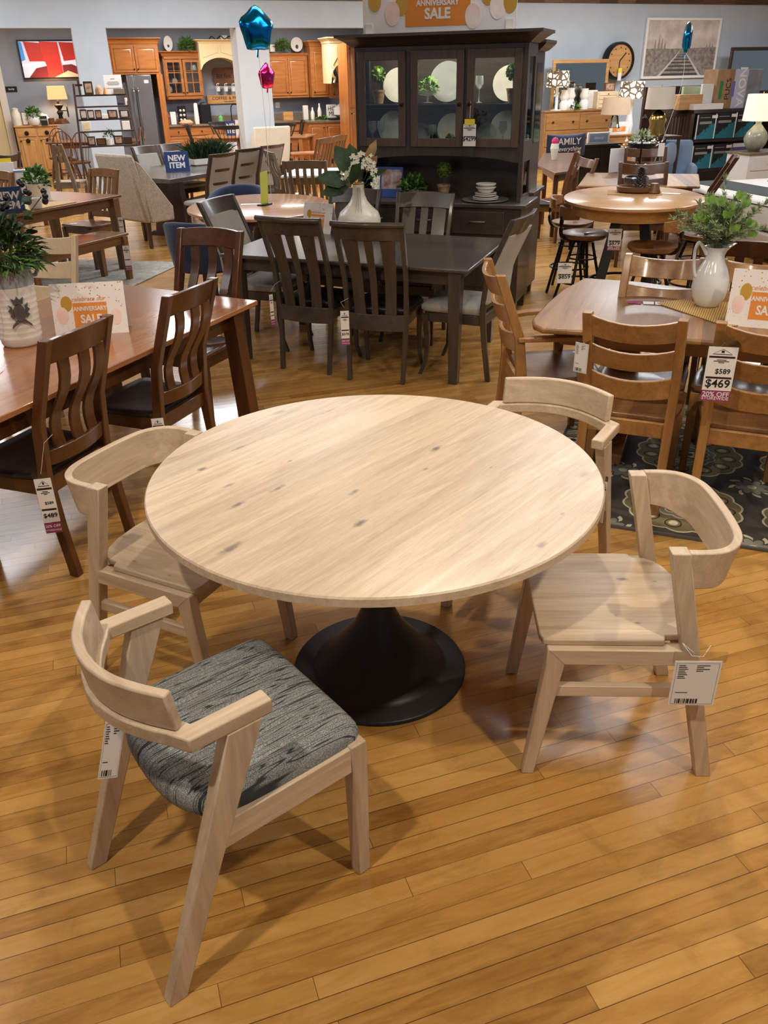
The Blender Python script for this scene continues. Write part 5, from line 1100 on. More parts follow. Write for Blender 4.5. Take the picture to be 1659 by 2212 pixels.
t, w, h = rthing('wall_cabinet', 'orange oak wall cabinet with two leaded glass doors', 'cabinet', 350, 122, 442, 213, 3.5); MB().box(-w/2, w/2, .3, .32, 0, h).box(-w/2, -w/2+.03, 0, .3, 0, h).box(w/2-.03, w/2, 0, .3, 0, h).box(-w/2, w/2, 0, .3, 0, .06).box(-w/2, w/2, 0, .3, h-.05, h).box(-w/2+.03, w/2-.03, .02, .3, h*.36, h*.38).box(-w/2+.03, w/2-.03, .02, .3, h*.66, h*.68).build('body', OR, t); crownmb(w, .32, h).build('crown_moulding', OR, t)
panel_doors(t, -w/2+.02, w/2-.02, .07, h-.06, 2, OR, glass=True, knob='low')
for px, py, lb in ((366, 193, 'white jar behind the left glass cabinet door'), (378, 178, 'white pitcher behind the left glass cabinet door'), (418, 148, 'clear dish upright behind the right glass cabinet door')):
    s_, z_ = rp(px, py, 3.62); o = thing('glass_jar', lb, 'jar', W(s_, 3.62, z_-.06), AR); MB().lathe([(.001, 0), (.06, 0), (.07, .04), (.06, .1), (.04, .14), (.035, .14), (.001, .1)], 14).build('body', M['ceramic'], o, ang=70)
# base run and counters
sa = rp(358, 270, 3.2)[0]; sb = rp(660, 262, 3.2)[0]
t = thing('base_cabinets', 'orange oak base cabinets running behind the white column', 'cabinet', W(0, 3.2, 0), AR); MB().box(sa, sb, .02, .6, .1, .88).build('body', OR, t); MB().box(sa, sb, .08, .6, 0, .1).build('plinth', M['brown_x'], t)
k = sa; i = 0
while k < sb-.3:
    ww = .52; d = MB().box(k+.01, k+ww-.01, .0, .02, .70, .86).build('drawer', OR, t, .004); MB().ball((k+ww/2, -.015, .78), .016, 6).build('knob', M['bronze'], d); panel_doors(t, k, k+ww, .12, .68, 1, OR, y=.0); k += ww
t = thing('worktop', 'grey-brown granite worktop with backsplash along the kitchen run', 'worktop', W(0, 3.2, 0), AR); MB().box(sa, sb+.5, -.03, .61, .88, .92).build('slab', granite, t, .004); MB().box(sa, sb+.5, .585, .61, .92, 1.06).build('backsplash', granite, t)
t, w, h = rthing('wall_cabinet', 'orange oak double wall cabinet right of the white column', 'cabinet', 575, 122, 668, 210, 3.5); MB().box(-w/2, w/2, 0, .32, 0, h).build('body', OR, t, .003); crownmb(w, .32, h, .06, .04).build('crown_moulding', OR, t); panel_doors(t, -w/2+.02, w/2-.02, .05, h-.04, 2, OR, knob='low')
t, w, h = rthing('wall_cabinet', 'tall orange oak corner wall cabinet beside the cream hood', 'cabinet', 669, 101, 713, 209, 3.3); MB().box(-w/2, w/2, 0, .5, 0, h).build('body', OR, t, .003); crownmb(w, .5, h, .12).build('crown_moulding', OR, t); panel_doors(t, -w/2+.02, w/2-.02, .05, h-.04, 1, OR, knob='low')
t, w, h = rthing('wall_cabinet', 'small dark-edged orange cabinet under the hood corner', 'cabinet', 716, 180, 738, 212, 3.1); MB().box(-w/2, w/2, 0, .3, 0, h).build('body', OR, t, .003); panel_doors(t, -w/2+.01, w/2-.01, .02, h-.02, 1, OR, knob='low')
def hood(label, px0, py0, px1, py1, n, dp, corb=False):
    t, w, h = rthing('range_hood', label, 'hood', px0, py0, px1, py1, n); m = 14; pts = [(-w/2, 0)]
    pts += [(-w/2+w*i/m, h*.42*sin(PI*i/m)**.55) for i in range(1, m)]+[(w/2, 0), (w/2, h*.92), (-w/2, h*.92)]
    MB().wallplate(pts, 0, dp).build('body', cream_p, t, .003); crownmb(w, dp, h*.90, h*.14, .09).build('crown_moulding', cream_p, t)
    for a, c in ((-w/2+.06, -.03), (.03, w/2-.06)): MB().wallplate([(a, h*.42 if a < 0 else h*.60), (c, h*.60 if a < 0 else h*.42), (c, h*.84), (a, h*.84)], -.012, 0).build('raised_panel', cream_p, t, .004)
    return t, w, h
hood('wide cream range hood with arched bottom and crown', 428, 88, 520, 150, 3.3, .5)
t, w, h = hood('narrow cream hood with corbels beside the china hutch', 712, 84, 752, 180, 2.4, .6)
for s in (1, -1): MB().tube(smooth([(s*w*.42, -.01, h*.30), (s*w*.5, -.06, h*.26), (s*w*.40, -.05, h*.16), (s*w*.3, -.03, h*.12), (s*w*.36, -.01, h*.02)], 4), .025, 8).build('corbel', cream_p, t)
t, w, h = rthing('tall_cabinet', 'tall orange oak pantry cabinet at the edge of the china hutch', 'cabinet', 748, 92, 782, 300, 1.6, z=0.); MB().box(-w/2, w/2, 0, .6, 0, h).build('body', ORZ, t, .003); panel_doors(t, -w/2+.02, w/2, 1.2, h-.05, 1, ORZ); panel_doors(t, -w/2+.02, w/2, .15, 1.15, 1, ORZ)
t, w, h = rthing('base_cabinets', 'orange oak corner base cabinet below the cooktop', 'cabinet', 664, 264, 742, 330, 2.7, z=0.); MB().box(-w/2, w/2, 0, .7, .1, .88).build('body', OR, t); panel_doors(t, -w/2+.02, w/2-.02, .12, .84, 2, OR); MB().box(-w/2-.02, w/2+.02, -.03, .72, .88, .92).build('worktop', granite, t)
def small(name, label, cat, px, py, n, prof, mat, seg=16, group=None, z=.921, rz=AR):
    s_, _ = rp(px, py, n); o = thing(name, label, cat, W(s_, n, z), rz, group); MB().lathe(prof, seg).build('body', mat, o, ang=50); return o
def sbox(name, label, cat, px0, py0, px1, py1, n, d, mat, z=None, bev=.004, group=None):
    t, w, h = rthing(name, label, cat, px0, py0, px1, py1, n, group, z); MB().box(-w/2, w/2, 0, d, 0, h).build('body', mat, t, bev); return t, w, h
t, w, h = sbox('coffee_machine', 'black pod coffee machine on the kitchen worktop', 'coffee machine', 432, 226, 458, 264, 3.4, .3, M['blackm'], .921); MB().lathe([(.001, h-.02), (w*.42, h-.02), (w*.42, h+.03), (.001, h+.05)], 18, (0, .12, 0)).build('lid', M['steel'], t)
small('paper_cups', 'tall stack of white paper cups on the worktop', 'cups', 426, 262, 3.35, [(.001, 0), (.05, 0), (.055, .1), (.04, .40), (.03, .42), (.001, .42)], M['white'])
small('soap_bottle', 'green soap bottle by the kitchen faucet', 'bottle', 477, 258, 3.4, [(.001, 0), (.05, 0), (.05, .12), (.012, .15), (.012, .2), (.001, .2)], plain('green_soap', (110, 190, 110), .3))
t = small('kitchen_faucet', 'black gooseneck faucet half behind the white column', 'faucet', 501, 258, 3.65, [(.001, 0), (.025, 0), (.02, .03), (.001, .03)], M['blackm']); MB().tube(smooth([(0, 0, 0), (0, 0, .28), (.04, -.02, .36), (.12, -.05, .36), (.16, -.06, .30), (.16, -.06, .22)], 4), .012, 8).build('spout', M['blackm'], t)
t, w, h = sbox('coffee_pods', 'black carousel of round coffee pods on the worktop', 'rack', 384, 229, 404, 258, 3.4, .12, M['blackm'], .921)
for i in range(3):
    for j in range(2): MB().ball((-w*.25+j*w*.45, -.01, h*(.25+.25*i)), .028, 6).build('pod', M['stone'], t)
sbox('snack_bag', 'white bag standing on the worktop by the refrigerator', 'bag', 367, 242, 382, 266, 3.35, .08, M['white'], .921, .01)
sbox('snack_jar', 'small red container at the left end of the worktop', 'jar', 360, 243, 366, 268, 3.3, .08, plain('red_plastic', (196, 52, 40), .4), .921, .01)
o = small('bread_rolls', 'round pinkish cookies on the kitchen worktop', 'food', 402, 262, 3.25, [(.001, 0), (.14, 0), (.16, .04), (.10, .09), (.001, .1)], mottled('baked_pink', (206, 140, 110), (226, 180, 150), 30, .7))
sbox('toast_box', 'honey wooden box with a card, right of the white column', 'box', 612, 242, 634, 262, 3.3, .12, M['honey_x'], .921)[0]; sbox('wooden_tower', 'white wooden tower ornament on the worktop', 'ornament', 655, 228, 667, 260, 3.3, .08, M['matte_white'], .921)
for px, lb, hh in ((676, 'white ceramic bottle on the worktop, left of two', .26), (691, 'white ceramic bottle on the worktop, right of two', .34)): small('ceramic_bottle', lb, 'bottle', px, 258, 3.3, [(.001, 0), (.045, 0), (.05, hh*.5), (.03, hh*.72), (.018, hh*.8), (.02, hh), (.001, hh)], M['matte_white'], group='white bottles on the worktop')
t, w, h = sbox('home_sign', 'white square sign reading HO over ME beside the cooktop', 'sign', 705, 226, 728, 253, 3.2, .03, M['matte_white'], .93)
text('HO\nME', h*.42, M['ink'], t, (0, -.002, h*.52), V)
small('serving_plate', 'white plate standing behind the cooktop', 'plate', 737, 256, 3.0, [(.001, .0), (.04, .0), (.17, .10), (.17, .24), (.04, .33), (.001, .33)], M['ceramic'])
t, w, h = sbox('cooktop', 'black gas cooktop set in the corner worktop', 'cooktop', 716, 256, 742, 262, 2.75, .5, M['blackm'], .921)
foliage(thing('garland', 'green leafy garland lying on the worktop before the sign', 'plant', W(rp(697, 258, 3.1)[0], 3.1, .94), AR), M['green'], (0, 0, .0), .13, 120, .05, .03, 'leaves', sz=.3, seed=14)
# signs on the kitchen wall
t, w, h = rthing('wall_sign', 'brown scalloped wooden sign with script lettering and mug hooks', 'sign', 458, 148, 524, 182, 3.78); MB().wallplate([(-w/2+.03, 0), (w/2, 0), (w/2, h), (-w/2+.03, h), (-w/2, h*.8), (-w/2+.02, h*.5), (-w/2, h*.25)], 0, .03).build('board', M['brown_x'], t, .003)
text('But First Coffee', h*.42, M['ink'], t, (w*.1, -.003, h*.52), V, shear=.25, wide=.75)
for i, px in enumerate((471, 488, 504)):
    s_, z_ = rp(px, 192, 3.72); o = thing('white_mug', 'white mug hanging under the script sign, %s from the left' % ('first', 'second', 'third')[i], 'mug', W(s_, 3.72, z_-.05), AR, 'mugs hanging under the coffee sign'); MB().lathe([(.001, 0), (.045, 0), (.05, .10), (.044, .10), (.04, .01), (.001, .01)], 16).build('cup', M['ceramic'], o, ang=50); MB().tube(smooth([(-.01, -.045, .08), (-.04, -.07, .14), (.02, -.06, .16), (.0, -.03, .12)], 3), .008, 6).build('handle', M['ceramic'], o)
t, w, h = rthing('wall_sign', 'tan wooden sign reading COFFEE and FRIENDS under the mugs', 'sign', 447, 206, 540, 222, 3.78); MB().box(-w/2, w/2, 0, .03, 0, h).build('board', M['honey_x'], t, .002); text('COFFEE & FRIENDS', h*.50, M['ink2'], t, (.05, -.003, h*.62), V, wide=1.15); text('THE PERFECT BLEND', h*.22, M['ink2'], t, (.1, -.003, h*.2), V, wide=1.2)
t, w, h = rthing('wall_outlet', 'white wall outlet right of the column', 'outlet', 595, 221, 605, 233, 3.81); MB().box(-w/2, w/2, 0, .01, 0, h).build('plate', M['white'], t)
# things on top of the cabinets
def oval(label, px0, py0, px1, py1, n, dark=False):
    t, w, h = rthing('oval_plate', label, 'plate', px0, py0, px1, py1, n); k = 28; R_ = w/2; b = MB().wallplate([(R_*cos(2*PI*i/k), h/2+h/2*sin(2*PI*i/k)) for i in range(k)], 0, .02).build('plate', M['ceramic'], t, .005)
    MB().wallplate([(R_*.25*cos(2*PI*i/12), h*.35+R_*.3*sin(2*PI*i/12)) for i in range(12)], -.002, 0).build('blue_motif', M['navyc'], b)
oval('white oval plate with blue motif on top of the glass-door cabinet', 351, 77, 375, 111, 3.55); oval('white oval plate with blue motif on top of the right cabinet', 627, 80, 655, 112, 3.6)
for px, py, lb, ss in ((402, 101, 'fern on top of the glass-door cabinet', 1.), (610, 102, 'fern on top of the cabinet right of the column', .9)):
    s_, z_ = rp(px, py, 3.52); o = thing('fern_plant', lb, 'plant', W(s_, 3.52, z_-.10), AR); foliage(o, M['green'], (0, 0, .10), .16*ss, 340, .08, .02, 'fronds', seed=int(px))
t, w, h = sbox('house_ornament', 'white house-shaped ornament on the cabinet behind the balloon', 'ornament', 583, 96, 595, 112, 3.6, .08, M['matte_white'], None)
s_, z_ = rp(478, 84, 3.45); o = thing('wire_ornament', 'dark wire and white ornament lying on the cream hood', 'ornament', W(s_, 3.5, z_-.03), AR); MB().tube(smooth([(-.28, 0, .0), (-.2, 0, .08), (-.1, .02, .02), (0, 0, .09), (.08, 0, .03), (.2, 0, .08), (.26, 0, .01)], 4), .01, 6).build('wire', M['blackm'], o); MB().box(0, .14, .0, .06, .0, .10).build('white_block', M['matte_white'], o)
# ---- television alcove, far left
t, w, h = rthing('television', 'wall-mounted television showing a red cherry kitchen', 'television', 34, 86, 185, 169, 3.74)
MB().box(-w/2, w/2, 0, .06, 0, h).build('bezel', M['blackm'], t, .004)
scr = MB().box(-w/2+.03, w/2-.02, -.002, 0, .03, h-.03).build('screen', emit('screen_pale', (200, 200, 222), .35), t)
def spoly(pts, c, st=.8, nm='screen_picture'): x = MB().wallplate([(-w/2+.03+a*(w-.05), .03+q*(h-.06)) for a, q in pts], -.0035-len(scr.children)*.0004, -.002); x.build(nm, emit('screen_colour', c, st*.35), scr)
rd = (176, 36, 26)
spoly([(.13, .45), (.38, .45), (.36, .95), (.08, 1)], rd); spoly([(.38, .0), (.66, 0), (.64, .98), (.34, 1)], (190, 44, 32)); spoly([(.70, .45), (.95, .50), (1, .95), (.66, .98)], (170, 32, 24))
spoly([(.08, 0), (.40, 0), (.40, .32), (.22, .26)], (110, 18, 24)); spoly([(.66, .0), (1, 0), (1, .22), (.82, .36), (.66, .34)], (104, 18, 26)); spoly([(.50, 0), (1, 0), (.74, .18)], (246, 170, 140)); spoly([(0, .32), (.40, .32), (.38, .44), (0, .38)], (240, 240, 250)); spoly([(.0, .45), (.07, .5), (.05, .98), (0, 1)], (60, 140, 220))
t, w, h = rthing('pine_cabinet', 'pine cabinet with one drawer and door under the television', 'cabinet', 28, 268, 153, 420, 3.35, z=0.); h = 1.0
MB().box(-w/2+.02, w/2-.02, 0, .42, .04, .985).build('body', M['honey_z'], t, .003); MB().box(-w/2, w/2, -.02, .44, .985, 1.015).build('top', M['honey_x'], t, .003); MB().box(-w/2+.02, w/2-.02, .40, .42, 1.015, 1.08).build('back_lip', M['honey_x'], t)
for a in (-w/2+.05, .01):
    c = a+w/2-.08; d = MB().box(a, c, -.015, 0, .80, .95).build('drawer', M['honey_x'], t, .003); MB().lathe([(.001, 0), (.045, 0), (.04, .02), (.001, .03)], 14).build('cup_pull', M['bronze'], d); d.children[0].location = ((a+c)/2, -.015, .865); d.children[0].rotation_euler = (PI/2, 0, 0)
    panel_doors(t, a, c, .08, .78, 1, M['honey_z'], y=-.015)
    o = MB().lathe([(.001, 0), (.045, 0), (.04, .02), (.001, .03)], 14).build('cup_pull', M['bronze'], t); o.location = ((a+c)/2, -.035, .72); o.rotation_euler = (PI/2, 0, 0)
CZ = 1.016
t = small('table_lamp', 'lit yellow-shaded lamp with a coffee-grinder base on the pine cabinet', 'lamp', 133, 262, 3.5, [(.001, 0), (.16, 0), (.16, .02), (.10, .10), (.001, .10)], M['brown_x'], 4, z=CZ)
MB().lathe([(.001, .1), (.05, .1), (.04, .16), (.07, .22), (.03, .27), (.08, .33), (.09, .36), (.02, .39), (.03, .43), (.012, .45), (.012, .58), (.001, .58)], 16).build('grinder_body', M['blackm'], t, ang=60); MB().tube([(.16+.09*0, .12*cos(2*PI*i/20), .25+.12*sin(2*PI*i/20)) for i in range(21)], .012, 6).tube([(0, 0, .25), (.16, 0, .25)], .01, 6).build('flywheel', M['blackm'], t)
sh = NT('lit_lamp_shade'); sh.set(Base_Color=s2l((226, 190, 140)), Roughness=.8, Emission_Color=s2l((240, 180, 110)), Emission_Strength=.35)
MB().loft([[(x*k, y*k, z) for x, y in ((-.2, -.14), (.2, -.14), (.2, .14), (-.2, .14))] for k, z in ((1, .47), (.86, .72))], cap=False).build('lamp_shade', sh.m, t)
l = bpy.data.lights.new('lamp_bulb', 'POINT'); l.energy = 22; l.color = (1, .8, .55); l.shadow_soft_size = .05; lo = bpy.data.objects.new('lamp_bulb', l); COL.objects.link(lo); q = W(rp(133, 262, 3.5)[0], 3.5, CZ+.60); lo.location = q
small('glass_jar', 'tall glass jar at the left end of the pine cabinet', 'jar', 37, 262, 3.45, [(.001, 0), (.09, 0), (.095, .22), (.06, .28), (.07, .32), (.001, .34)], M['stone'], z=CZ)
t, w, h = sbox('framed_card', 'white framed card leaning on the pine cabinet', 'frame', 44, 242, 62, 265, 3.45, .02, M['espresso_x'], CZ); MB().box(-w/2+.012, w/2-.012, -.003, 0, .012, h-.012).build('card', M['white'], t)
potted('potted_plant', 'green plant in a round white pot on the pine cabinet', W(rp(75, 262, 3.4)[0], 3.4, CZ), [(.001, 0), (.10, 0), (.14, .08), (.12, .15), (.10, .15), (.08, .05)], M['ceramic'], [dict(mat=M['green'], c=(0, 0, .2), r=.13, n=180, L=.07, w=.03, seed=31)])
small('white_crock', 'white lidded crock beside the round plant pot', 'jar', 94, 262, 3.45, [(.001, 0), (.11, 0), (.13, .12), (.10, .16), (.10, .19), (.02, .21), (.001, .22)], M['ceramic'], z=CZ)
t, w, h = sbox('market_box', 'small dark chalkboard-style box hanging over the cabinet edge', 'box', 86, 251, 104, 270, 3.30, .05, M['ink'], None); text('MARKET', h*.24, M['white'], t, (0, -.002, h*.6), V, wide=.9)
small('small_basket', 'small brown jar beside the lamp on the pine cabinet', 'jar', 111, 263, 3.4, [(.001, 0), (.06, 0), (.07, .12), (.06, .12), (.05, .02)], M['brown_x'], z=CZ)
t, w, h = rthing('wall_sign', 'small dark wall sign left of the lit lamp', 'sign', 11, 187, 38, 198, 3.80); MB().box(-w/2, w/2, 0, .02, 0, h).build('board', M['blackm'], t); text('family', h*.5, M['white'], t, (0, -.002, h*.5), V)
# ---- ladder shelf with trinkets
LN = -2.3; s0, zt = rp(160, 182, LN); s1, _ = rp(271, 182, LN); lw = s1-s0; lo_ = W((s0+s1)/2, LN, 0)
t = thing('ladder_shelf', 'dark brown leaning ladder shelf crowded with small framed pictures', 'shelf', lo_, AR)
for s in (1, -1): MB().beam((s*(lw/2+.12), -.10, 0), (s*lw/2, .25, zt), .03, .06, (0, 1, 0)).build('upright', M['espresso_z'], t, .003)
shz = [rp(200, py, LN)[1] for py in (205, 230, 258, 284, 316)]
for i, z in enumerate(shz): ww = lw+.24*(1-z/zt)-.02; y0 = -.10+.35*z/zt; MB().box(-ww/2, ww/2, y0-.02, .27, z-.022, z).build('shelf_board', M['espresso_x'], t, .002)
def trinket(name, label, cat, px0, py0, px1, row, mat, dp=.05, in_=None, group=None, prof=None):
    z = shz[row]; sA, z1 = rp(px0, py0, LN); sB, _ = rp(px1, py0, LN); o = thing(name, label, cat, W((sA+sB)/2, LN+.02+(.15 if z > 1.3 else .08), z+.001), AR, group); w_ = sB-sA; h_ = max(.04, z1-z)
    if prof: MB().lathe([(r_*w_/2, q*h_) for r_, q in prof], 14).build('body', mat, o, ang=60)
    else: MB().box(-w_/2, w_/2, 0, dp, 0, h_).build('frame' if in_ else 'body', mat, o, .003)
    if in_: MB().box(-w_*.34, w_*.34, -.003, 0, h_*.16, h_*.84).build('picture', in_, o)
    return o
photo = mottled('sepia_photograph', (120, 86, 66), (206, 176, 150), 16, .5); ph2 = mottled('pale_photograph', (170, 150, 140), (226, 216, 208), 12, .5); E_ = M['espresso_x']
sg = 'framed pictures on the ladder shelf'
trinket('picture_frame', 'dark framed photograph standing on the ladder shelf top', 'picture', 180, 176, 200, 0, E_, .02, photo, sg)
x = trinket('wooden_cross', 'small dark standing cross at the left of the shelf top', 'cross', 164, 180, 177, 0, E_, .02); 
bpy.data.objects.remove(x.children[0]); MB().box(-.014, .014, 0, .02, 0, .20).box(-.055, .055, 0, .02, .12, .15).build('cross', E_, x)
trinket('wooden_bear', 'terracotta rounded animal ornament on the shelf top', 'ornament', 205, 184, 222, 0, M['terracotta'], prof=[(.001, 0), (1, 0), (.95, .5), (.6, .9), (.001, 1)])
trinket('wooden_horse', 'orange clay animal ornament on the shelf top', 'ornament', 222, 186, 234, 0, M['honey_x'], prof=[(.001, 0), (1, 0), (.6, .5), (.5, .9), (.001, 1)])
trinket('small_sign', 'grey-brown small sign at the right of the shelf top', 'sign', 247, 192, 270, 0, M['taupe_x'], .03)
q0, q1 = rp(222, 162, LN+.5), rp(267, 202, LN+.5); t, w, h = rthing('price_poster', 'white store price poster standing behind the shelf top', 'poster', 222, 162, 267, 203, LN+.22, z=shz[0]+.001); MB().box(-w/2, w/2, 0, .006, 0, h).build('sheet', M['white'], t); b = MB()
for k, (a, z) in enumerate(((.12, .78), (.30, .62), (.36, .55), (.30, .48), (.42, .30))): b.box(-w*a, w*a, -.002, 0, h*z, h*z+.008)
b.build('printed_lines', M['grey_ink'], t)
for px0, py0, px1, row, lb, pic in ((188, 238, 203, 2, 'left in the middle row', ph2), (205, 238, 219, 2, 'second from left in the middle row', photo), (232, 238, 254, 2, 'wide one in the middle row', photo), (258, 238, 279, 2, 'right end of the middle row', ph2), (220, 247, 235, 2, 'white square card in the middle row', M['white']), (172, 237, 187, 2, 'slim pale one in the middle row', ph2)):
    trinket('picture_frame', 'framed picture on the ladder shelf, '+lb, 'picture', px0, py0, px1, row, E_ if 'card' not in lb else M['white'], .02, pic, sg)
for px0, py0, px1, row, lb, pic in ((188, 296, 206, 4, 'left in the bottom row', photo), (208, 300, 230, 4, 'dark one in the bottom row', M['brown_x']), (246, 294, 266, 4, 'orange one in the bottom row', photo), (267, 297, 286, 4, 'dark one at right of the bottom row', E_)):
    trinket('picture_frame', 'small framed picture on the ladder shelf, '+lb, 'picture', px0, py0, px1, row, E_, .02, pic, sg)
o = trinket('potted_plant', 'tiny plant in a white cup on the bottom row of the shelf', 'plant', 230, 302, 243, 4, M['white'], prof=[(.001, 0), (.8, 0), (1, 1), (.9, 1), (.001, .5)]); foliage(o, M['dkgreen'], (0, 0, .14), .08, 90, .04, .02, 'foliage', seed=40)
trinket('white_print', 'white print of yellow flowers at the left of the shelf', 'picture', 176, 263, 196, 3, M['white'], .01, mottled('yellow_flower_print', (230, 190, 70), (236, 232, 220), 9, .6)); trinket('white_sign', 'small white sign at the right of the third shelf', 'sign', 264, 262, 281, 3, M['white'], .01)
trinket('dark_box', 'dark purple box on the second ladder shelf', 'box', 256, 222, 270, 1, plain('dark_purple', (50, 34, 60), .5), .05); trinket('vertical_sign', 'cream vertical sign beside the dark purple box', 'sign', 271, 212, 277, 1, M['stone'], .03)
# ---- balloons
def star_balloon(label, px0, py0, px1, py1, D, mat, yaw, group):
    p0_ = ray((px0+px1)/2, py0); p1_ = ray((px0+px1)/2, py1); k0 = D/p0_.y; z1 = CH+p0_.z*k0; z0 = CH+p1_.z*D/p1_.y; h = z1-z0; c = Vector((p0_.x*k0, D, (z0+z1)/2)); t = thing('foil_balloon', label, 'balloon', tuple(c), R(yaw), group)
    vs = [(0, h*.16, 0), (0, -h*.16, 0)]; fs = []
    ring = []
    for i in range(10): a = PI/2+i*PI/5; r_ = h*.66 if i % 2 == 0 else h*.42; ring.append((r_*cos(a), 0, r_*sin(a)))
    mid = [(x*.62, s*h*.13, z*.62) for s in (1, -1) for x, y, z in ring]
    vs += ring+mid
    for i in range(10):
        j = (i+1) % 10; fs += [(2+i, 2+j, 12+j, 12+i), (12+i, 12+j, 0), (2+j, 2+i, 22+i, 22+j), (22+j, 22+i, 1)]
    b = MB(); b.add(vs, fs); o = b.build('foil_body', mat, t, ang=180, sub=1)
    md = o.modifiers.new('crumple', 'DISPLACE'); tx = bpy.data.textures.get('crumple') or bpy.data.textures.new('crumple', 'CLOUDS'); tx.noise_scale = h*.22; md.texture = tx; md.strength = h*.05
    MB().beam((0, 0, -h*.36), (-h*.04, 0, -h*.56), .02, .006, (0, 1, 0)).build('neck', mat, t); return t, c, h
t, c, h = star_balloon('large blue foil star balloon in front of the white column', 517, 8, 583, 118, 10.6, M['foil_blue'], 38, 'foil star balloons'); MB().tube(smooth([(0, 0, -h*.5), (.02, 0, -1.0), (.08, .1, -1.75)], 4), .0025, 4).build('ribbon', M['string'], t)
t, c, h = star_balloon('small pink foil balloon below the large blue one', 553, 134, 595, 197, 11.2, M['foil_pink'], 55, 'foil star balloons'); MB().tube(smooth([(0, 0, -h*.5), (.0, 0, -.5), (-.02, .1, -.95)], 4), .0025, 4).build('ribbon', M['string'], t)
t, c, h = star_balloon('blue foil balloon floating before the railway picture', 1466, 45, 1514, 121, 12.2, M['foil_blue'], 70, 'foil star balloons'); MB().tube(smooth([(0, 0, -h*.5), (-.08, 0, -.6), (-.22, .2, -1.45)], 4), .0028, 4).build('ribbon', M['string'], t)
# ------------------------------------------------------------------ right-hand wall
t, w, h = rthing('framed_picture', 'white-framed grey picture of railway tracks on the blue wall', 'picture', 1400, 38, 1542, 167, -.06)
MB().box(-w/2, w/2, 0, .05, 0, .05).box(-w/2, w/2, 0, .05, h-.05, h).box(-w/2, -w/2+.05, 0, .05, .05, h-.05).box(w/2-.05, w/2, 0, .05, .05, h-.05).build('frame', M['white'], t, .004)
cv = MB().box(-w/2+.05, w/2-.05, .02, .03, .05, h-.05).build('canvas', mottled('sepia_sky_paint', (178, 168, 160), (214, 206, 198), 3, .8), t)
g_ = mottled('sepia_grass_paint', (110, 104, 98), (158, 150, 142), 12, .8); rl = plain('rail_paint', (196, 194, 188), .8); sl_ = plain('sleeper_paint', (70, 66, 62), .8)
MB().wallplate([(-w/2+.05, .05), (w/2-.05, .05), (w/2-.05, h*.52), (w*.05, h*.50), (-w/2+.05, h*.50)], .017, .02).build('painted_ground', g_, cv)
MB().wallplate([(-w*.34, .05), (w*.36, .05), (w*.12, h*.40), (w*.02, h*.50), (-.0, h*.50), (-w*.02, h*.40)], .015, .017).build('painted_gravel', mottled('gravel_paint', (120, 114, 108), (160, 154, 148), 10, .8), cv)
b = MB(); b2 = MB()
for k in range(7): q = k/7; z = .06+h*.36*(1-(1-q)**1.5); hw_ = w*.28*(1-q)**1.2+.02; b.box(-hw_+.03, hw_+.03, .013, .015, z, z+.035*(1-q)+.004)
b.build('painted_sleepers', sl_, cv)
for s in (-1, 1): b2.wallplate([(s*w*.26+.02, .05), (s*w*.30+.02, .05), (s*w*.10+.03, h*.36), (s*.02+.01, h*.50), (s*w*.08+.03, h*.36)], .011, .013)
b2.build('painted_rails', rl, cv)
b = MB()
for x_, hh in ((-.36, .16), (-.31, .22), (-.27, .18), (-.23, .13), (.34, .08), (.38, .1), (.42, .07)): b.wallplate([(x_*w-.03, h*.49), (x_*w+.03, h*.49), (x_*w, h*(.5+hh))], .0125, .0165)
b.build('painted_trees', plain('faded_tree_paint', (150, 136, 130), .8), cv)
t, w, h = rthing('wall_clock', 'round wooden wall clock with thick black rim', 'clock', 1308, 90, 1374, 171, -.22); r_ = h/2; o = MB().loft([[(a*cos(2*PI*k/40), a*sin(2*PI*k/40), c) for k in range(40)] for a, c in ((r_*.86, .10), (r_*.90, .0), (r_*.96, .0), (r_, .03), (r_, .18), (r_*.86, .18))], loop=True).build('rim', M['blackm'], t, ang=40); o.rotation_euler = (-PI/2, 0, 0); o.location = (0, 0, r_)
o = MB().lathe([(.001, 0), (r_*.87, 0), (r_*.87, .02), (.001, .02)], 40).build('dial', M['honey_x'], t); o.rotation_euler = (-PI/2, 0, 0); o.location = (0, .05, r_)
b = MB()
for k in range(12): a = k*PI/6; b.cb((cos(a)*r_*.7, .045, r_+sin(a)*r_*.7), (.022, .006, .022))
b.build('hour_marks', M['ink'], t); MB().beam((0, .042, r_), (r_*.40, .042, r_*1.42), .022, .006, (0, 1, 0)).beam((0, .038, r_), (-r_*.02, .038, r_*.45), .018, .006, (0, 1, 0)).build('hands', M['ink'], t)
MB().box(-.05, .04, -.01, -.005, -.02, .22).build('price_card', M['white'], t); MB().box(-.05, .04, -.012, -.01, .13, .22).build('yellow_header', M['sticker'], t)
def framed_mirror(label, px0, py0, px1, py1, n, wd, fw_=.07, z=None):
    t, w, h = rthing('wall_mirror', label, 'mirror', px0, py0, px1, py1, n, z=z); MB().box(-w/2, w/2, 0, .04, 0, fw_).box(-w/2, w/2, 0, .04, h-fw_, h).box(-w/2, -w/2+fw_, 0, .04, fw_, h-fw_).box(w/2-fw_, w/2, 0, .04, fw_, h-fw_).build('frame', M[wd+'_x'], t, .005); MB().box(-w/2+fw_, w/2-fw_, .015, .02, fw_, h-fw_).build('glass', M['mirror'], t)
framed_mirror('honey wood framed mirror standing on the pine dresser', 1196, 129, 1307, 240, -.35, 'honey')
framed_mirror('dark framed mirror at the right edge of the wall', 1582, 102, 1720, 200, -.5, 'espresso')
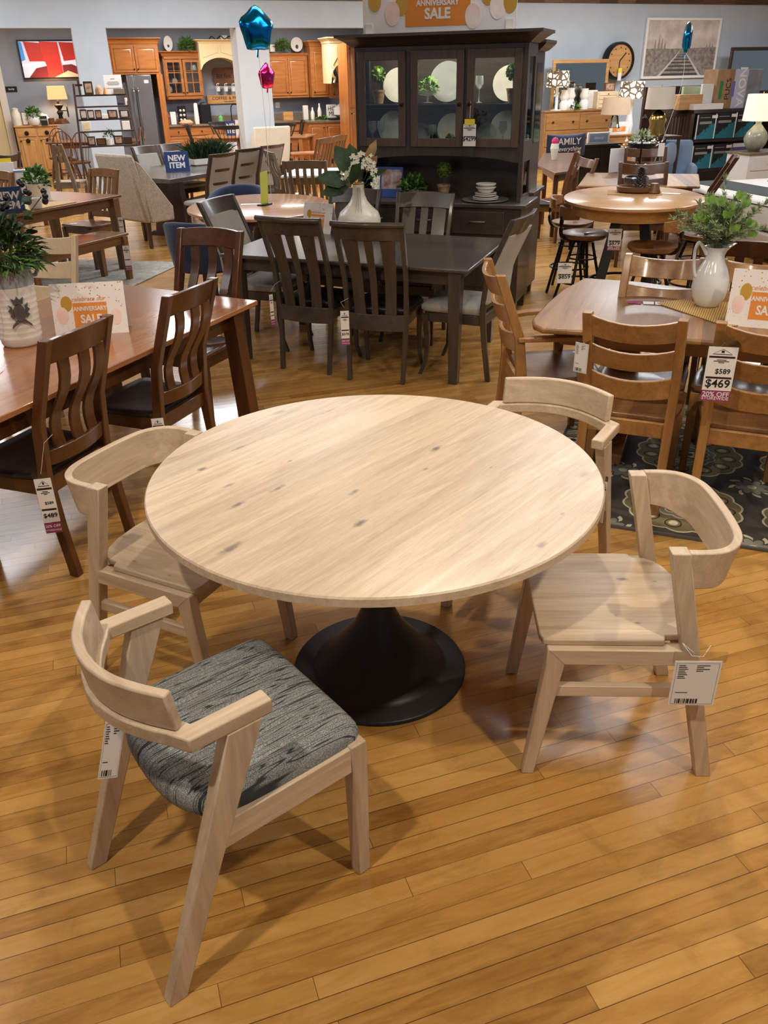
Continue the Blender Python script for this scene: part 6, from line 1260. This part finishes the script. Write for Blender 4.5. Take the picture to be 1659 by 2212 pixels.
# pine dresser
def chest(label, px0, py0, px1, py1, n, wd, rows, cols, dp=.45, name='dresser', top=None, group=None):
    t, w, h = rthing(name, label, 'dresser', px0, py0, px1, py1, n, group, z=0.); MB().box(-w/2, w/2, 0, dp, .06, h-.03).build('body', M[wd+'_x'], t, .003); MB().box(-w/2-.02, w/2+.02, -.02, dp+.01, h-.03, h).build('top', M[top or wd+'_x'], t, .004)
    for i in range(rows):
        for j in range(cols):
            x0 = -w/2+.03+(w-.06)*j/cols; x1 = x0+(w-.06)/cols-.015; z0 = .10+(h-.15)*i/rows; z1 = z0+(h-.15)/rows-.015; d = MB().box(x0, x1, -.012, .0, z0, z1).build('drawer', M[wd+'_x'], t, .003)
            for xx in ((x0+(x1-x0)*.2, x1-(x1-x0)*.2) if x1-x0 > .5 else ((x0+x1)/2,)): MB().ball((xx, -.028, (z0+z1)/2), .02, 6).build('knob', M['bronze'], d)
    return t, w, h
DN = -.9; t, w, dz = chest('pine dresser with six drawers under the honey framed mirror', 1178, 240, 1322, 300, DN, 'amber', 3, 2, .5)
t, w, h3 = chest('small honey pine chest holding a sale card', 1312, 292, 1366, 330, -1.8, 'amber', 2, 1, .45, 'chest')
t, w, hb = chest('black two-drawer console behind the FAMILY pillow', 1256, 313, 1336, 360, -4.3, 'blackw', 1, 2, .45, 'console_table')
pat = NT('branch_patterned_shade'); n1 = pat.node('ShaderNodeTexVoronoi'); n1.feature = 'DISTANCE_TO_EDGE'; n1.inputs['Scale'].default_value = 9; pat.put(n1.inputs['Vector'], pat.obj()); mk = pat.math('GREATER_THAN', n1.outputs['Distance'], .12)
pat.set(Base_Color=pat.mix(mk, s2l((96, 80, 64)), s2l((240, 232, 214))), Roughness=.8, Emission_Color=pat.mix(mk, s2l((60, 44, 30)), s2l((255, 236, 200))), Emission_Strength=.7)
def lamp(label, px, ptop, pbot, psh, n, halfw, base_mat, shade_mat, prof, zbase, lit=0., taper=.9, sq=False, nm='table_lamp'):
    s_, zt_ = rp(px, ptop, n); _, zs = rp(px, psh, n); hw_ = halfw; o = thing(nm, label, 'lamp', W(s_, n, zbase), AR); hb_ = zs-zbase; ht = zt_-zbase
    MB().lathe([(r_, z*hb_) for r_, z in prof], 20).build('base', base_mat, o, ang=60)
    if sq: MB().loft([[(x*hw_*k, y*hw_*.7*k, z) for x, y in ((-1, -1), (1, -1), (1, 1), (-1, 1))] for k, z in ((1, hb_), (taper, ht))], cap=False).build('lamp_shade', shade_mat, o)
    else: MB().lathe([(hw_, hb_), (hw_*taper, ht), (hw_*taper-.006, ht), (hw_-.006, hb_)], 28).build('lamp_shade', shade_mat, o, ang=50)
    MB().tube([(0, 0, hb_*.9), (0, 0, ht+.03)], .006, 6).build('stem', M['gold'], o)
    if lit:
        l = bpy.data.lights.new('lamp_bulb', 'POINT'); l.energy = lit; l.color = (1, .85, .65); l.shadow_soft_size = .04; lo = bpy.data.objects.new('lamp_bulb', l); COL.objects.link(lo); q = W(s_, n, zbase+(hb_+ht)/2); lo.location = q
    return o
shade_w = NT('glowing_white_shade'); shade_w.set(Base_Color=s2l((244, 238, 220)), Roughness=.8, Emission_Color=s2l((250, 240, 214)), Emission_Strength=.55)
shade_t = fabric('tan_lamp_shade', (176, 154, 128), (196, 174, 148)); shade_c = fabric('cream_lamp_shade', (204, 196, 178), (220, 212, 196)); glassb = M['lglass']
col_p = [(.001, 0), (.12, 0), (.12, .04), (.03, .06), (.03, 1), (.001, 1)]
lamp('lit lamp with branch-patterned shade on the pine dresser', 1207, 153, 236, 188, -.8, .24, M['ceramic'], pat.m, col_p, dz, 8)
lamp('lit lamp with branch-patterned shade on a tall white base', 1368, 176, 290, 212, -1.6, .26, M['ceramic'], pat.m, [(.001, 0), (.16, 0), (.07, .05), (.09, .3), (.05, .6), (.06, .97), (.001, 1)], rp(1368, 292, -1.6)[1], 8)
lamp('tan rectangular-shaded lamp behind the white sale card', 1333, 210, 270, 247, -2.2, .28, glassb, shade_t, [(.001, 0), (.12, 0), (.10, .1), (.06, .9), (.001, 1)], rp(1333, 276, -2.2)[1], 0, .92)
lamp('cream drum-shaded lamp with faceted gold glass base', 1430, 188, 290, 235, -7.0, .19, plain('gold_mercury_glass', (190, 160, 90), .15, .9), shade_c, [(.001, 0), (.12, 0), (.13, .1), (.10, .4), (.12, .6), (.08, .85), (.03, .95), (.001, 1)], rp(1430, 292, -7.0)[1], 0, .93)
ez = rp(1430, 292, -7.0)[1]-.002; t = thing('end_table', 'dark end table under the gold glass lamp', 'table', W(rp(1430, 292, -7.0)[0], -7.0, 0), AR); MB().box(-.2, .2, -.18, .18, ez-.03, ez).build('top', M['espresso_x'], t, .003)
for sx in (-.17, .17):
    for sy in (-.15, .15): MB().post([(sx, sy, 0, .03, .03), (sx, sy, ez-.03, .035, .035)]).build('leg', M['espresso_z'], t)
NS = -7.2; s_, zn = rp(1600, 331, NS)
t, w, hn_ = rthing('nightstand', 'white nightstand with wooden top and one drawer, right edge', 'nightstand', 1618, 331, 1750, 400, NS, z=0.); MB().box(-w/2+.02, w/2-.02, 0, .45, .05, hn_-.03).build('body', M['white'], t, .004); MB().box(-w/2, w/2, -.02, .47, hn_-.03, hn_).build('top', M['taupe_x'], t, .006); d = MB().box(-w/2+.07, w/2-.35, -.012, 0, hn_-.24, hn_-.06).build('drawer', M['white'], t, .004); MB().ball((-w*.12-.1, -.03, hn_-.15), .02, 6).build('knob', M['bronze'], d)
lamp('white-shaded lamp with ribbed grey-green gourd base, right edge', 1650, 203, 325, 260, NS+.22, .23, mottled('celadon_glaze', (150, 150, 132), (176, 176, 158), 10, .2), shade_w.m, [(.001, 0), (.08, 0), (.15, .25), (.17, .42), (.14, .62), (.07, .82), (.04, .9), (.05, 1), (.001, 1)], hn_, 5, .9)
# bottles, frames and small goods on the dresser
bp = lambda k: [(.001, 0), (.08*k, 0), (.09*k, .10*k), (.06*k, .16*k), (.09*k, .22*k), (.06*k, .30*k), (.07*k, .34*k), (.001, .34*k)]
for px, lb, k in ((1217, 'left of three', 1.1), (1230, 'middle of three', 1.2), (1260, 'right of three', 1.15)): small('ceramic_candlestick', 'white turned candlestick on the pine dresser, '+lb, 'candlestick', px, 238, -.75, bp(k), M['matte_white'], group='white candlesticks on the dresser', z=dz+.001)
sbox('glass_vase', 'pale glass panel vase among the dresser candlesticks', 'vase', 1240, 182, 1256, 236, -.6, .1, M['lglass'], dz+.001); sbox('grey_canister', 'grey-green canister right of the candlesticks', 'canister', 1268, 195, 1288, 236, -.65, .12, M['stone'], dz+.001, .01)
foliage(thing('greenery_sprig', 'small green sprig lying before the dresser candlesticks', 'plant', W(rp(1238, 232, -.8)[0], -.85, dz+.05), AR), M['green'], (0, 0, 0), .10, 90, .07, .025, 'leaves', seed=50)
t, w, h = sbox('mini_chest', 'miniature cream chest of four drawers on the dresser end', 'chest', 1292, 198, 1333, 232, -.8, .2, M['cream_x'], dz+.001)
for i in range(4): d = MB().box(-w*.42, w*.42, -.01, 0, h*(.06+.235*i), h*(.25+.235*i)).build('drawer', M['cream_x'], t, .002); MB().ball((0, -.02, h*(.15+.235*i)), .012, 5).build('knob', M['bronze'], d)
t, w, h = rthing('small_picture', 'small reddish picture on top of the miniature chest', 'picture', 1308, 179, 1328, 196, -.7); MB().box(-w/2, w/2, 0, .02, 0, h).build('frame', M['brown_x'], t); MB().box(-w*.4, w*.4, -.003, 0, h*.12, h*.88).build('print', photo, t)
t, w, h = rthing('sale_sign', 'small white sale card with orange box on the honey chest', 'sign', 1318, 264, 1356, 292, -1.75, z=h3+.001); f = MB().box(-w/2, w/2, 0, .004, 0, h).build('card', M['white'], t); MB().box(-w*.34, w*.34, -.002, 0, h*.22, h*.62).build('orange_panel', M['orange_ink'], f); text('ANNIVERSARY', h*.15, M['white'], f, (0, -.003, h*.51), V, wide=.7); text('SALE', h*.24, M['white'], f, (0, -.003, h*.34), V)
t, w, h = sbox('standing_frame', 'white frame with pale blue script print on the console', 'frame', 1271, 287, 1315, 313, -4.2, .03, M['white'], hb+.001); MB().box(-w*.42, w*.42, -.003, 0, h*.12, h*.88).build('print', plain('pale_blue_print', (132, 160, 190), .6), t); text('blessed', h*.36, M['white'], t, (0, -.005, h*.5), V, shear=.25)
# pillow
t, w, h = rthing('throw_pillow', 'navy pillow with white FAMILY lettering by the console', 'pillow', 1182, 291, 1262, 335, -5.0); rg = []
for i in range(9):
    v = -1+2*i/8; rg.append([])
    for j in range(16): a = 2*PI*j/16; cx_, cy_ = cos(a), sin(a); rg[-1].append((v*w/2, cy_*.07*(1-v**4)**.5+.0, h/2+cx_*h/2*(1-.10*(1-abs(v)))))
MB().loft(rg).build('cushion', M['navy'], t, ang=80); text('FAMILY', h*.42, M['white'], t, (-.02, -.075, h*.66), V, bold=.01, wide=1.1); text('is everything', h*.30, M['white'], t, (-.02, -.075, h*.34), V, shear=.3)
# recliner, crib, shelf of boxes, mattress
q = at(1470, 395, .0); q = W(rp(1464, 330, -7.1)[0], -7.1, 0); t = thing('recliner', 'slate blue upholstered armchair seen from its side', 'armchair', q, AR+R(55)); t.scale = (.6, .62, 1); MB().box(-.4, .4, -.35, .35, .1, .45).build('seat', M['blue'], t, .05); MB().box(-.36, .36, -.30, .30, 0, .1).build('base', M['blackw_x'], t)
MB().loft([[(.24, -.36, .2), (.42, -.36, .2), (.42, .36, .2), (.24, .36, .2)], [(.30, -.34, .95), (.48, -.34, .95), (.48, .34, .95), (.30, .34, .95)]]).build('backrest', M['blue'], t, .07, seg=3)
for s in (1, -1): MB().box(-.42, .35, s*.36-.08, s*.36+.08, .08, .66).build('arm', M['blue'], t, .06, seg=3)
t = thing('throw_pillow', 'crumpled blue pillow resting on the slate blue armchair', 'pillow', W(rp(1450, 305, -7.2)[0], -7.2, .66), AR+R(30)); MB().loft([[(x*k, y*.5*k*k, .14+z) for x, y in ((-.17, -.09), (0, -.13), (.17, -.09), (.17, .09), (0, .13), (-.17, .09))] for k, z in ((.55, -.15), (.9, -.10), (1, 0), (.85, .11), (.5, .15))]).build('cushion', M['blue'], t, .03, sub=2)
t, w, h = rthing('crib', 'dark espresso slatted crib end beside the boxed shelf', 'crib', 1424, 232, 1494, 350, -6.0, z=0.); h = rp(1460, 234, -6.0)[1]; b = MB().box(-w/2, w/2, 0, .04, h-.12, h).box(-w/2, w/2, 0, .04, .3, .4).box(-w/2, -w/2+.06, -.01, .05, 0, h).box(w/2-.06, w/2, -.01, .05, 0, h).build('end_frame', M['espresso_x'], t, .004)
for i in range(11): MB().box(-w/2+.09+(w-.18)*i/10-.012, -w/2+.09+(w-.18)*i/10+.012, .01, .03, .4, h-.12).build('slat', M['espresso_z'], t)
t, w, h = rthing('headboard', 'dark espresso headboard standing behind the crib', 'headboard', 1395, 186, 1552, 300, -4.6, z=0.); h = rp(1450, 186, -4.6)[1]; MB().box(-w/2, w/2, 0, .05, 0, h).build('panel', M['espresso_x'], t, .006)
SN = -6.2; s0, zz = rp(1500, 238, SN); s1, _ = rp(1690, 238, SN); sw_ = s1-s0; t = thing('display_shelf', 'dark espresso shelf unit holding two rows of boxed goods', 'shelf', W((s0+s1)/2, SN, 0), AR)
zr = [rp(1540, 299, SN)[1], rp(1540, 362, SN)[1]]
MB().box(-sw_/2, sw_/2, 0, .45, zz-.05, zz).build('top', M['espresso_x'], t, .004)
for z in zr: MB().box(-sw_/2, sw_/2, 0, .45, z-.05, z).build('shelf_board', M['espresso_x'], t, .003)
for s in (1, -1): MB().box(s*sw_/2-.03, s*sw_/2+.03, 0, .45, 0, zz-.05).build('side', M['espresso_z'], t, .003)
MB().box(-sw_/2, sw_/2, .43, .45, 0, zz-.05).build('back', M['espresso_x'], t)
bxm = NT('black_and_teal_box_print'); v = bxm.obj(); s3 = bxm.sep(v); nz = bxm.noise(v, 14, 4, .7); lim = bxm.math('ADD', bxm.math('MULTIPLY', s3[0], .6), bxm.math('MULTIPLY', nz, .28)); bxm.set(Base_Color=bxm.mix(bxm.math('LESS_THAN', s3[2], lim), s2l((22, 24, 26)), s2l((40, 120, 140))), Roughness=.5)
for i, (p0x, p0y, p1x, p1y, row, lb) in enumerate(((1508, 247, 1546, 298, 0, 'left of the upper row'), (1548, 244, 1588, 297, 0, 'middle of the upper row'), (1592, 241, 1624, 295, 0, 'right of the upper row'), (1497, 314, 1536, 361, 1, 'left of the lower row'), (1539, 312, 1576, 360, 1, 'second in the lower row'))):
    o, w, h = rthing('product_box', 'black and teal printed box on the dark shelf, '+lb, 'box', p0x, p0y, p1x, p1y, SN-.03, 'black and teal boxes on the dark shelf', z=zr[row]+.001); MB().box(-w/2, w/2, 0, .3, 0, h).build('carton', bxm.m, o); MB().box(-w/2, -w/2+.02, -.002, 0, 0, h*.97).build('white_edge', M['white'], o); MB().box(w*.18, w*.44, -.003, 0, h*.82, h*.94).build('price_label', M['white'], o); MB().box(-w*.36, w*.1, -.002, 0, h*.84, h*.87).box(-w*.36, w*.2, -.002, 0, h*.60, h*.70).build('printed_lines', M['grey_ink'], o)
o, w, h = rthing('product_box', 'white and violet box at the right of the lower shelf row', 'box', 1578, 311, 1618, 360, SN-.03, z=zr[1]+.001); MB().box(-w/2, w/2, 0, .3, 0, h).build('carton', M['white'], o); MB().box(-w*.38, w*.5, -.002, 0, 0, h*.85).build('violet_panel', plain('violet_print', (92, 84, 140), .5), o)
o, w, h = rthing('cardboard_box', 'tall brown carton with green stripe on top of the shelf', 'box', 1553, 150, 1578, 226, SN+.1, z=zz+.001); MB().box(-w/2, w/2, 0, .3, 0, h).build('carton', mottled('kraft_card', (150, 118, 88), (168, 134, 102), 8, .8), o); MB().box(-w*.3, -w*.12, -.002, 0, h*.25, h*.70).build('green_stripe', plain('green_print', (40, 130, 70), .6), o)
x = text('PUCS', w*.38, M['ink2'], o, (w*.2, -.002, h*.5), (PI/2, -PI/2, 0))
o, w, h = rthing('product_box', 'tall lavender box with vertical NOVA lettering on the shelf', 'box', 1580, 150, 1606, 226, SN+.1, z=zz+.001); MB().box(-w/2, w/2, 0, .3, 0, h).build('carton', plain('lavender_card', (186, 190, 214), .5), o); text('NOVA', w*.55, M['white'], o, (w*.2, -.002, h*.55), (PI/2, PI/2, 0), bold=.02); MB().box(-w*.34, -w*.16, -.002, 0, h*.3, h*.7).build('violet_stripe', plain('violet_ink', (110, 104, 170), .5), o)
sbox('product_box', 'grey box standing beside the lavender box on the shelf', 'box', 1607, 150, 1636, 226, SN+.12, .25, mottled('grey_print', (120, 122, 138), (150, 152, 164), 5, .5), zz+.001)
sbox('book_crate', 'amber wooden crate of books on top of the dark shelf', 'crate', 1470, 205, 1516, 228, SN+.1, .25, M['honey_x'], zz+.001); t, w, h = sbox('green_book', 'pale green book leaning in the amber crate', 'book', 1478, 187, 1514, 206, SN+.3, .05, plain('pale_green_cover', (176, 196, 160), .6), None)
sbox('white_book', 'white book standing beside the amber crate', 'book', 1519, 182, 1545, 226, SN+.15, .04, M['white'], zz+.001); sbox('white_box', 'flat white box on the shelf in front of the white book', 'box', 1500, 225, 1562, 232, SN, .3, M['white'], zz+.001)
# mattress
q = [at(1448, 392, .62), at(1659, 432, .62)]; mdir = (q[1]-q[0]).xy.normalized(); ma = math.atan2(mdir.y, mdir.x); t = thing('mattress_set', 'white mattress display with dark charcoal stripes, right side', 'mattress', (q[0].x, q[0].y, 0), ma)
L_ = 2.0; MB().box(0, L_, 0, 1.9, .06, .30).build('box_spring', plain('white_ticking', (206, 200, 192), .8), t, .03, seg=3); MB().box(0, L_, 0, 1.9, .31, .60).build('mattress', fabric('white_knit', (208, 204, 196), (226, 222, 214)), t, .05, seg=3)
MB().box(.2, .62, -.004, .0, .42, .50).box(-.003, L_+.003, -.003, .0, .33, .34).box(-.003, L_+.003, -.003, 0, .55, .56).build('dark_piping', M['ink'], t); MB().box(.0, L_*.8, .25, .75, .60, .606).box(.3, L_, 1.15, 1.6, .60, .606).build('dark_stripe', plain('charcoal_knit', (52, 60, 58), .9), t)
# ---- rear tables on the right
poly = [tuple(at(*p, .76).xy) for p in ((1248, 401), (1268, 373), (1510, 376), (1513, 403))]; rect_table('dining_table', 'dark walnut table behind the round counter-height table', poly, 'walnut_top', 'brown', legs=inset(poly, .15), apron=inset(poly, .18), rz=R(-10), bev=.02)
bg = 'dark brown ladder-back chairs around the rear walnut table'
for lb, L_, R_, H, yw, kw in (('dark brown chair in front of the rear walnut table, behind the tray', (1336, 349), (1446, 350), .98, 262, {}), ('dark brown chair beyond the rear walnut table, partly hidden', (1350, 318), (1440, 316), 1.0, 262, {})):
    x, y = seat_at(L_, R_, H, yw, .08); chair('ladder_back_chair', lb, x, y, yw, 'hslat', 'cherry', bg, H=H, Wf=.5, Wt=.52, n=2, ps=.05, seat=M['leather'])
x, y = seat_at((1562, 338), (1590, 334), 1.05, 162, .1); chair('slat_back_chair', 'dark brown slat-back chair leaning at the right of the rear table', x, y, 162, 'vslat', 'cherry', None, H=1.05, n=2, sw=[.07]*2, ps=.05, lean=.16, Wt=.44)
x, y = seat_at((1206, 326), (1224, 324), 1.02, 340, .1); chair('slat_back_chair', 'brown chair right of the hutch, seen from its side', x, y, 165, 'hslat', 'brown', None, H=1.02, n=2, ps=.05, Wt=.44, seat=M['leather'])
x, y = seat_at((1254, 342), (1284, 338), .92, 200, .06); chair('slat_back_chair', 'brown curved-back chair right of the octagonal table', x, y, 200, 'hslat', 'brown', None, H=.92, n=1, ps=.045, Wt=.42, bow=.06)
poly = [tuple(at(*p, .76).xy) for p in ((1160, 356), (1174, 331), (1240, 330), (1256, 347), (1250, 366), (1200, 374))]; rect_table('dining_table', 'brown octagonal table under the navy FAMILY pillow', poly, 'brown_x', 'brown', legs=inset(poly, .18), apron=inset(poly, .15), legw=.06)
q = at(1398, 379, .765); t = thing('tiered_tray', 'black two-tier metal tray stand with greenery on the rear table', 'tray', (q.x, q.y+.35, .763)); MB().lathe([(.001, 0), (.19, 0), (.20, .06), (.19, .06), (.18, .01), (.001, .01)], 24).build('lower_tray', M['blackm'], t); MB().lathe([(.001, .27), (.15, .27), (.16, .32), (.15, .32), (.001, .28)], 24).build('upper_tray', M['blackm'], t); MB().tube([(0, 0, 0), (0, 0, .58)], .01, 8).lathe([(.001, .56), (.03, .58), (.001, .62)], 10).build('post', M['blackm'], t)
foliage(t, M['sage'], (0, 0, .33), .13, 130, .05, .025, 'greenery', seed=60); b = MB(); rn = random.Random(3)
for k in range(70): p = Vector((rn.uniform(-.25, .25), rn.uniform(-.15, .15), rn.uniform(.28, .38))); b.leaf(p, (rn.uniform(-1, 1), -1, rn.uniform(-1, 1)), .025, .02, up=(0, 0, 1))
b.build('blossoms', M['petal'], t)
for k, dx in enumerate((-.07, .04)): o = thing('salt_shaker', 'small glass shaker in the black tiered tray, %s one' % ('left', 'right')[k], 'shaker', (q.x+dx, q.y+.25, .775), 0, 'shakers in the tiered tray'); MB().lathe([(.001, 0), (.022, 0), (.018, .06), (.001, .06)], 12).build('glass_body', M['lglass'], o); MB().lathe([(.001, .06), (.018, .06), (.016, .085), (.001, .09)], 12).build('cap', M['chrome'], o)
o = tag(MB().box(-.035, .035, -.002, .0, 0, .14).build('gift_tag', M['white'], None, .0), 'white hanging tag on the black tiered tray', 'tag'); o.location = (q.x+.17, q.y+.15, .95)
t = thing('paper_towel', 'white folded paper standing behind the tray chair', 'paper', (at(1330, 372, .765).x, at(1330, 372, .765).y, .763), R(20)); MB().box(-.09, .09, 0, .02, 0, .26).build('sheet', M['white'], t)
q = at(1190, 346, .76); t = thing('flower_bunch', 'bright pink bloom above cream wrap behind the hutch edge', 'flowers', (q.x+.05, q.y+.05, .762)); MB().lathe([(.001, 0), (.03, 0), (.06, .14), (.05, .20), (.001, .21)], 10).build('cream_wrap', M['petal'], t, ang=20); MB().ball((0, 0, .23), .05, 5).build('pink_bloom', plain('pink_petal', (226, 60, 130), .6), t)
w = bpy.data.worlds.new('world'); sc.world = w; w.use_nodes = True; w.node_tree.nodes['Background'].inputs[0].default_value = (.75, .85, 1, 1); w.node_tree.nodes['Background'].inputs[1].default_value = .2
WARM = (1, .88, .71); COOL = (.93, .96, 1)
for x, y, e, c in ((-4.4, 8.8, 95, COOL), (-2.85, 14.4, 170, COOL), (-.6, 11.2, 85, COOL), (2.6, 9, 75, COOL), (5.8, 9.5, 90, COOL), (-7.5, 13.5, 170, COOL), (1.6, 15.0, 170, COOL), (5.2, 16.5, 190, COOL), (8.5, 17, 150, COOL), (1.7, 5.6, 35, COOL), (-4.0, 3.2, 35, COOL)):
    area(x, y, 3.68, 2.0, 1.2, e, c, (0, 0, AR))
for s, e in ((-3.2, 50), (-.5, 70), (2.2, 70)): q = W(s, 2.0, 2.9); area(q.x, q.y, 2.9, .8, .5, e, (1, .93, .82), (0, 0, AR))
for p, tg, e in (((-1.0, .4, 3.6), (-.3, 2.2, .5), 130), ((1.6, .2, 3.6), (.5, 2.2, .4), 130), ((.4, 4.2, 3.6), (.0, 2.2, .5), 110), ((2.3, 1.6, 3.6), (1.4, 3.2, .3), 70), ((-2.4, 2.2, 3.6), (-1.8, 4.0, .7), 60), ((.3, 7.2, 3.6), (.2, 8.0, 1.3), 20), ((2.9, 5.8, 3.6), (1.9, 6.8, .8), 70), ((3.2, 3.2, 3.6), (1.9, 4.3, .7), 70)):
    spot(p, tg, e*1.45, WARM, 95, .06, .8)
sc.view_settings.view_transform = 'Standard'; sc.view_settings.look = 'None'; sc.view_settings.gamma = 1; sc.view_settings.exposure = 0.05
try: sc.view_settings.use_curve_mapping = False
except Exception: pass
cy = sc.cycles; cy.use_denoising = True; cy.use_adaptive_sampling = True; cy.adaptive_threshold = .05; cy.max_bounces = 6; cy.diffuse_bounces = 3; cy.glossy_bounces = 3; cy.transmission_bounces = 4; cy.transparent_max_bounces = 10; cy.sample_clamp_indirect = 4; cy.caustics_reflective = False; cy.caustics_refractive = False
for o in list(sc.objects):
    if o.type == 'MESH' and not o.data.polygons: print('EMPTY', o.name)
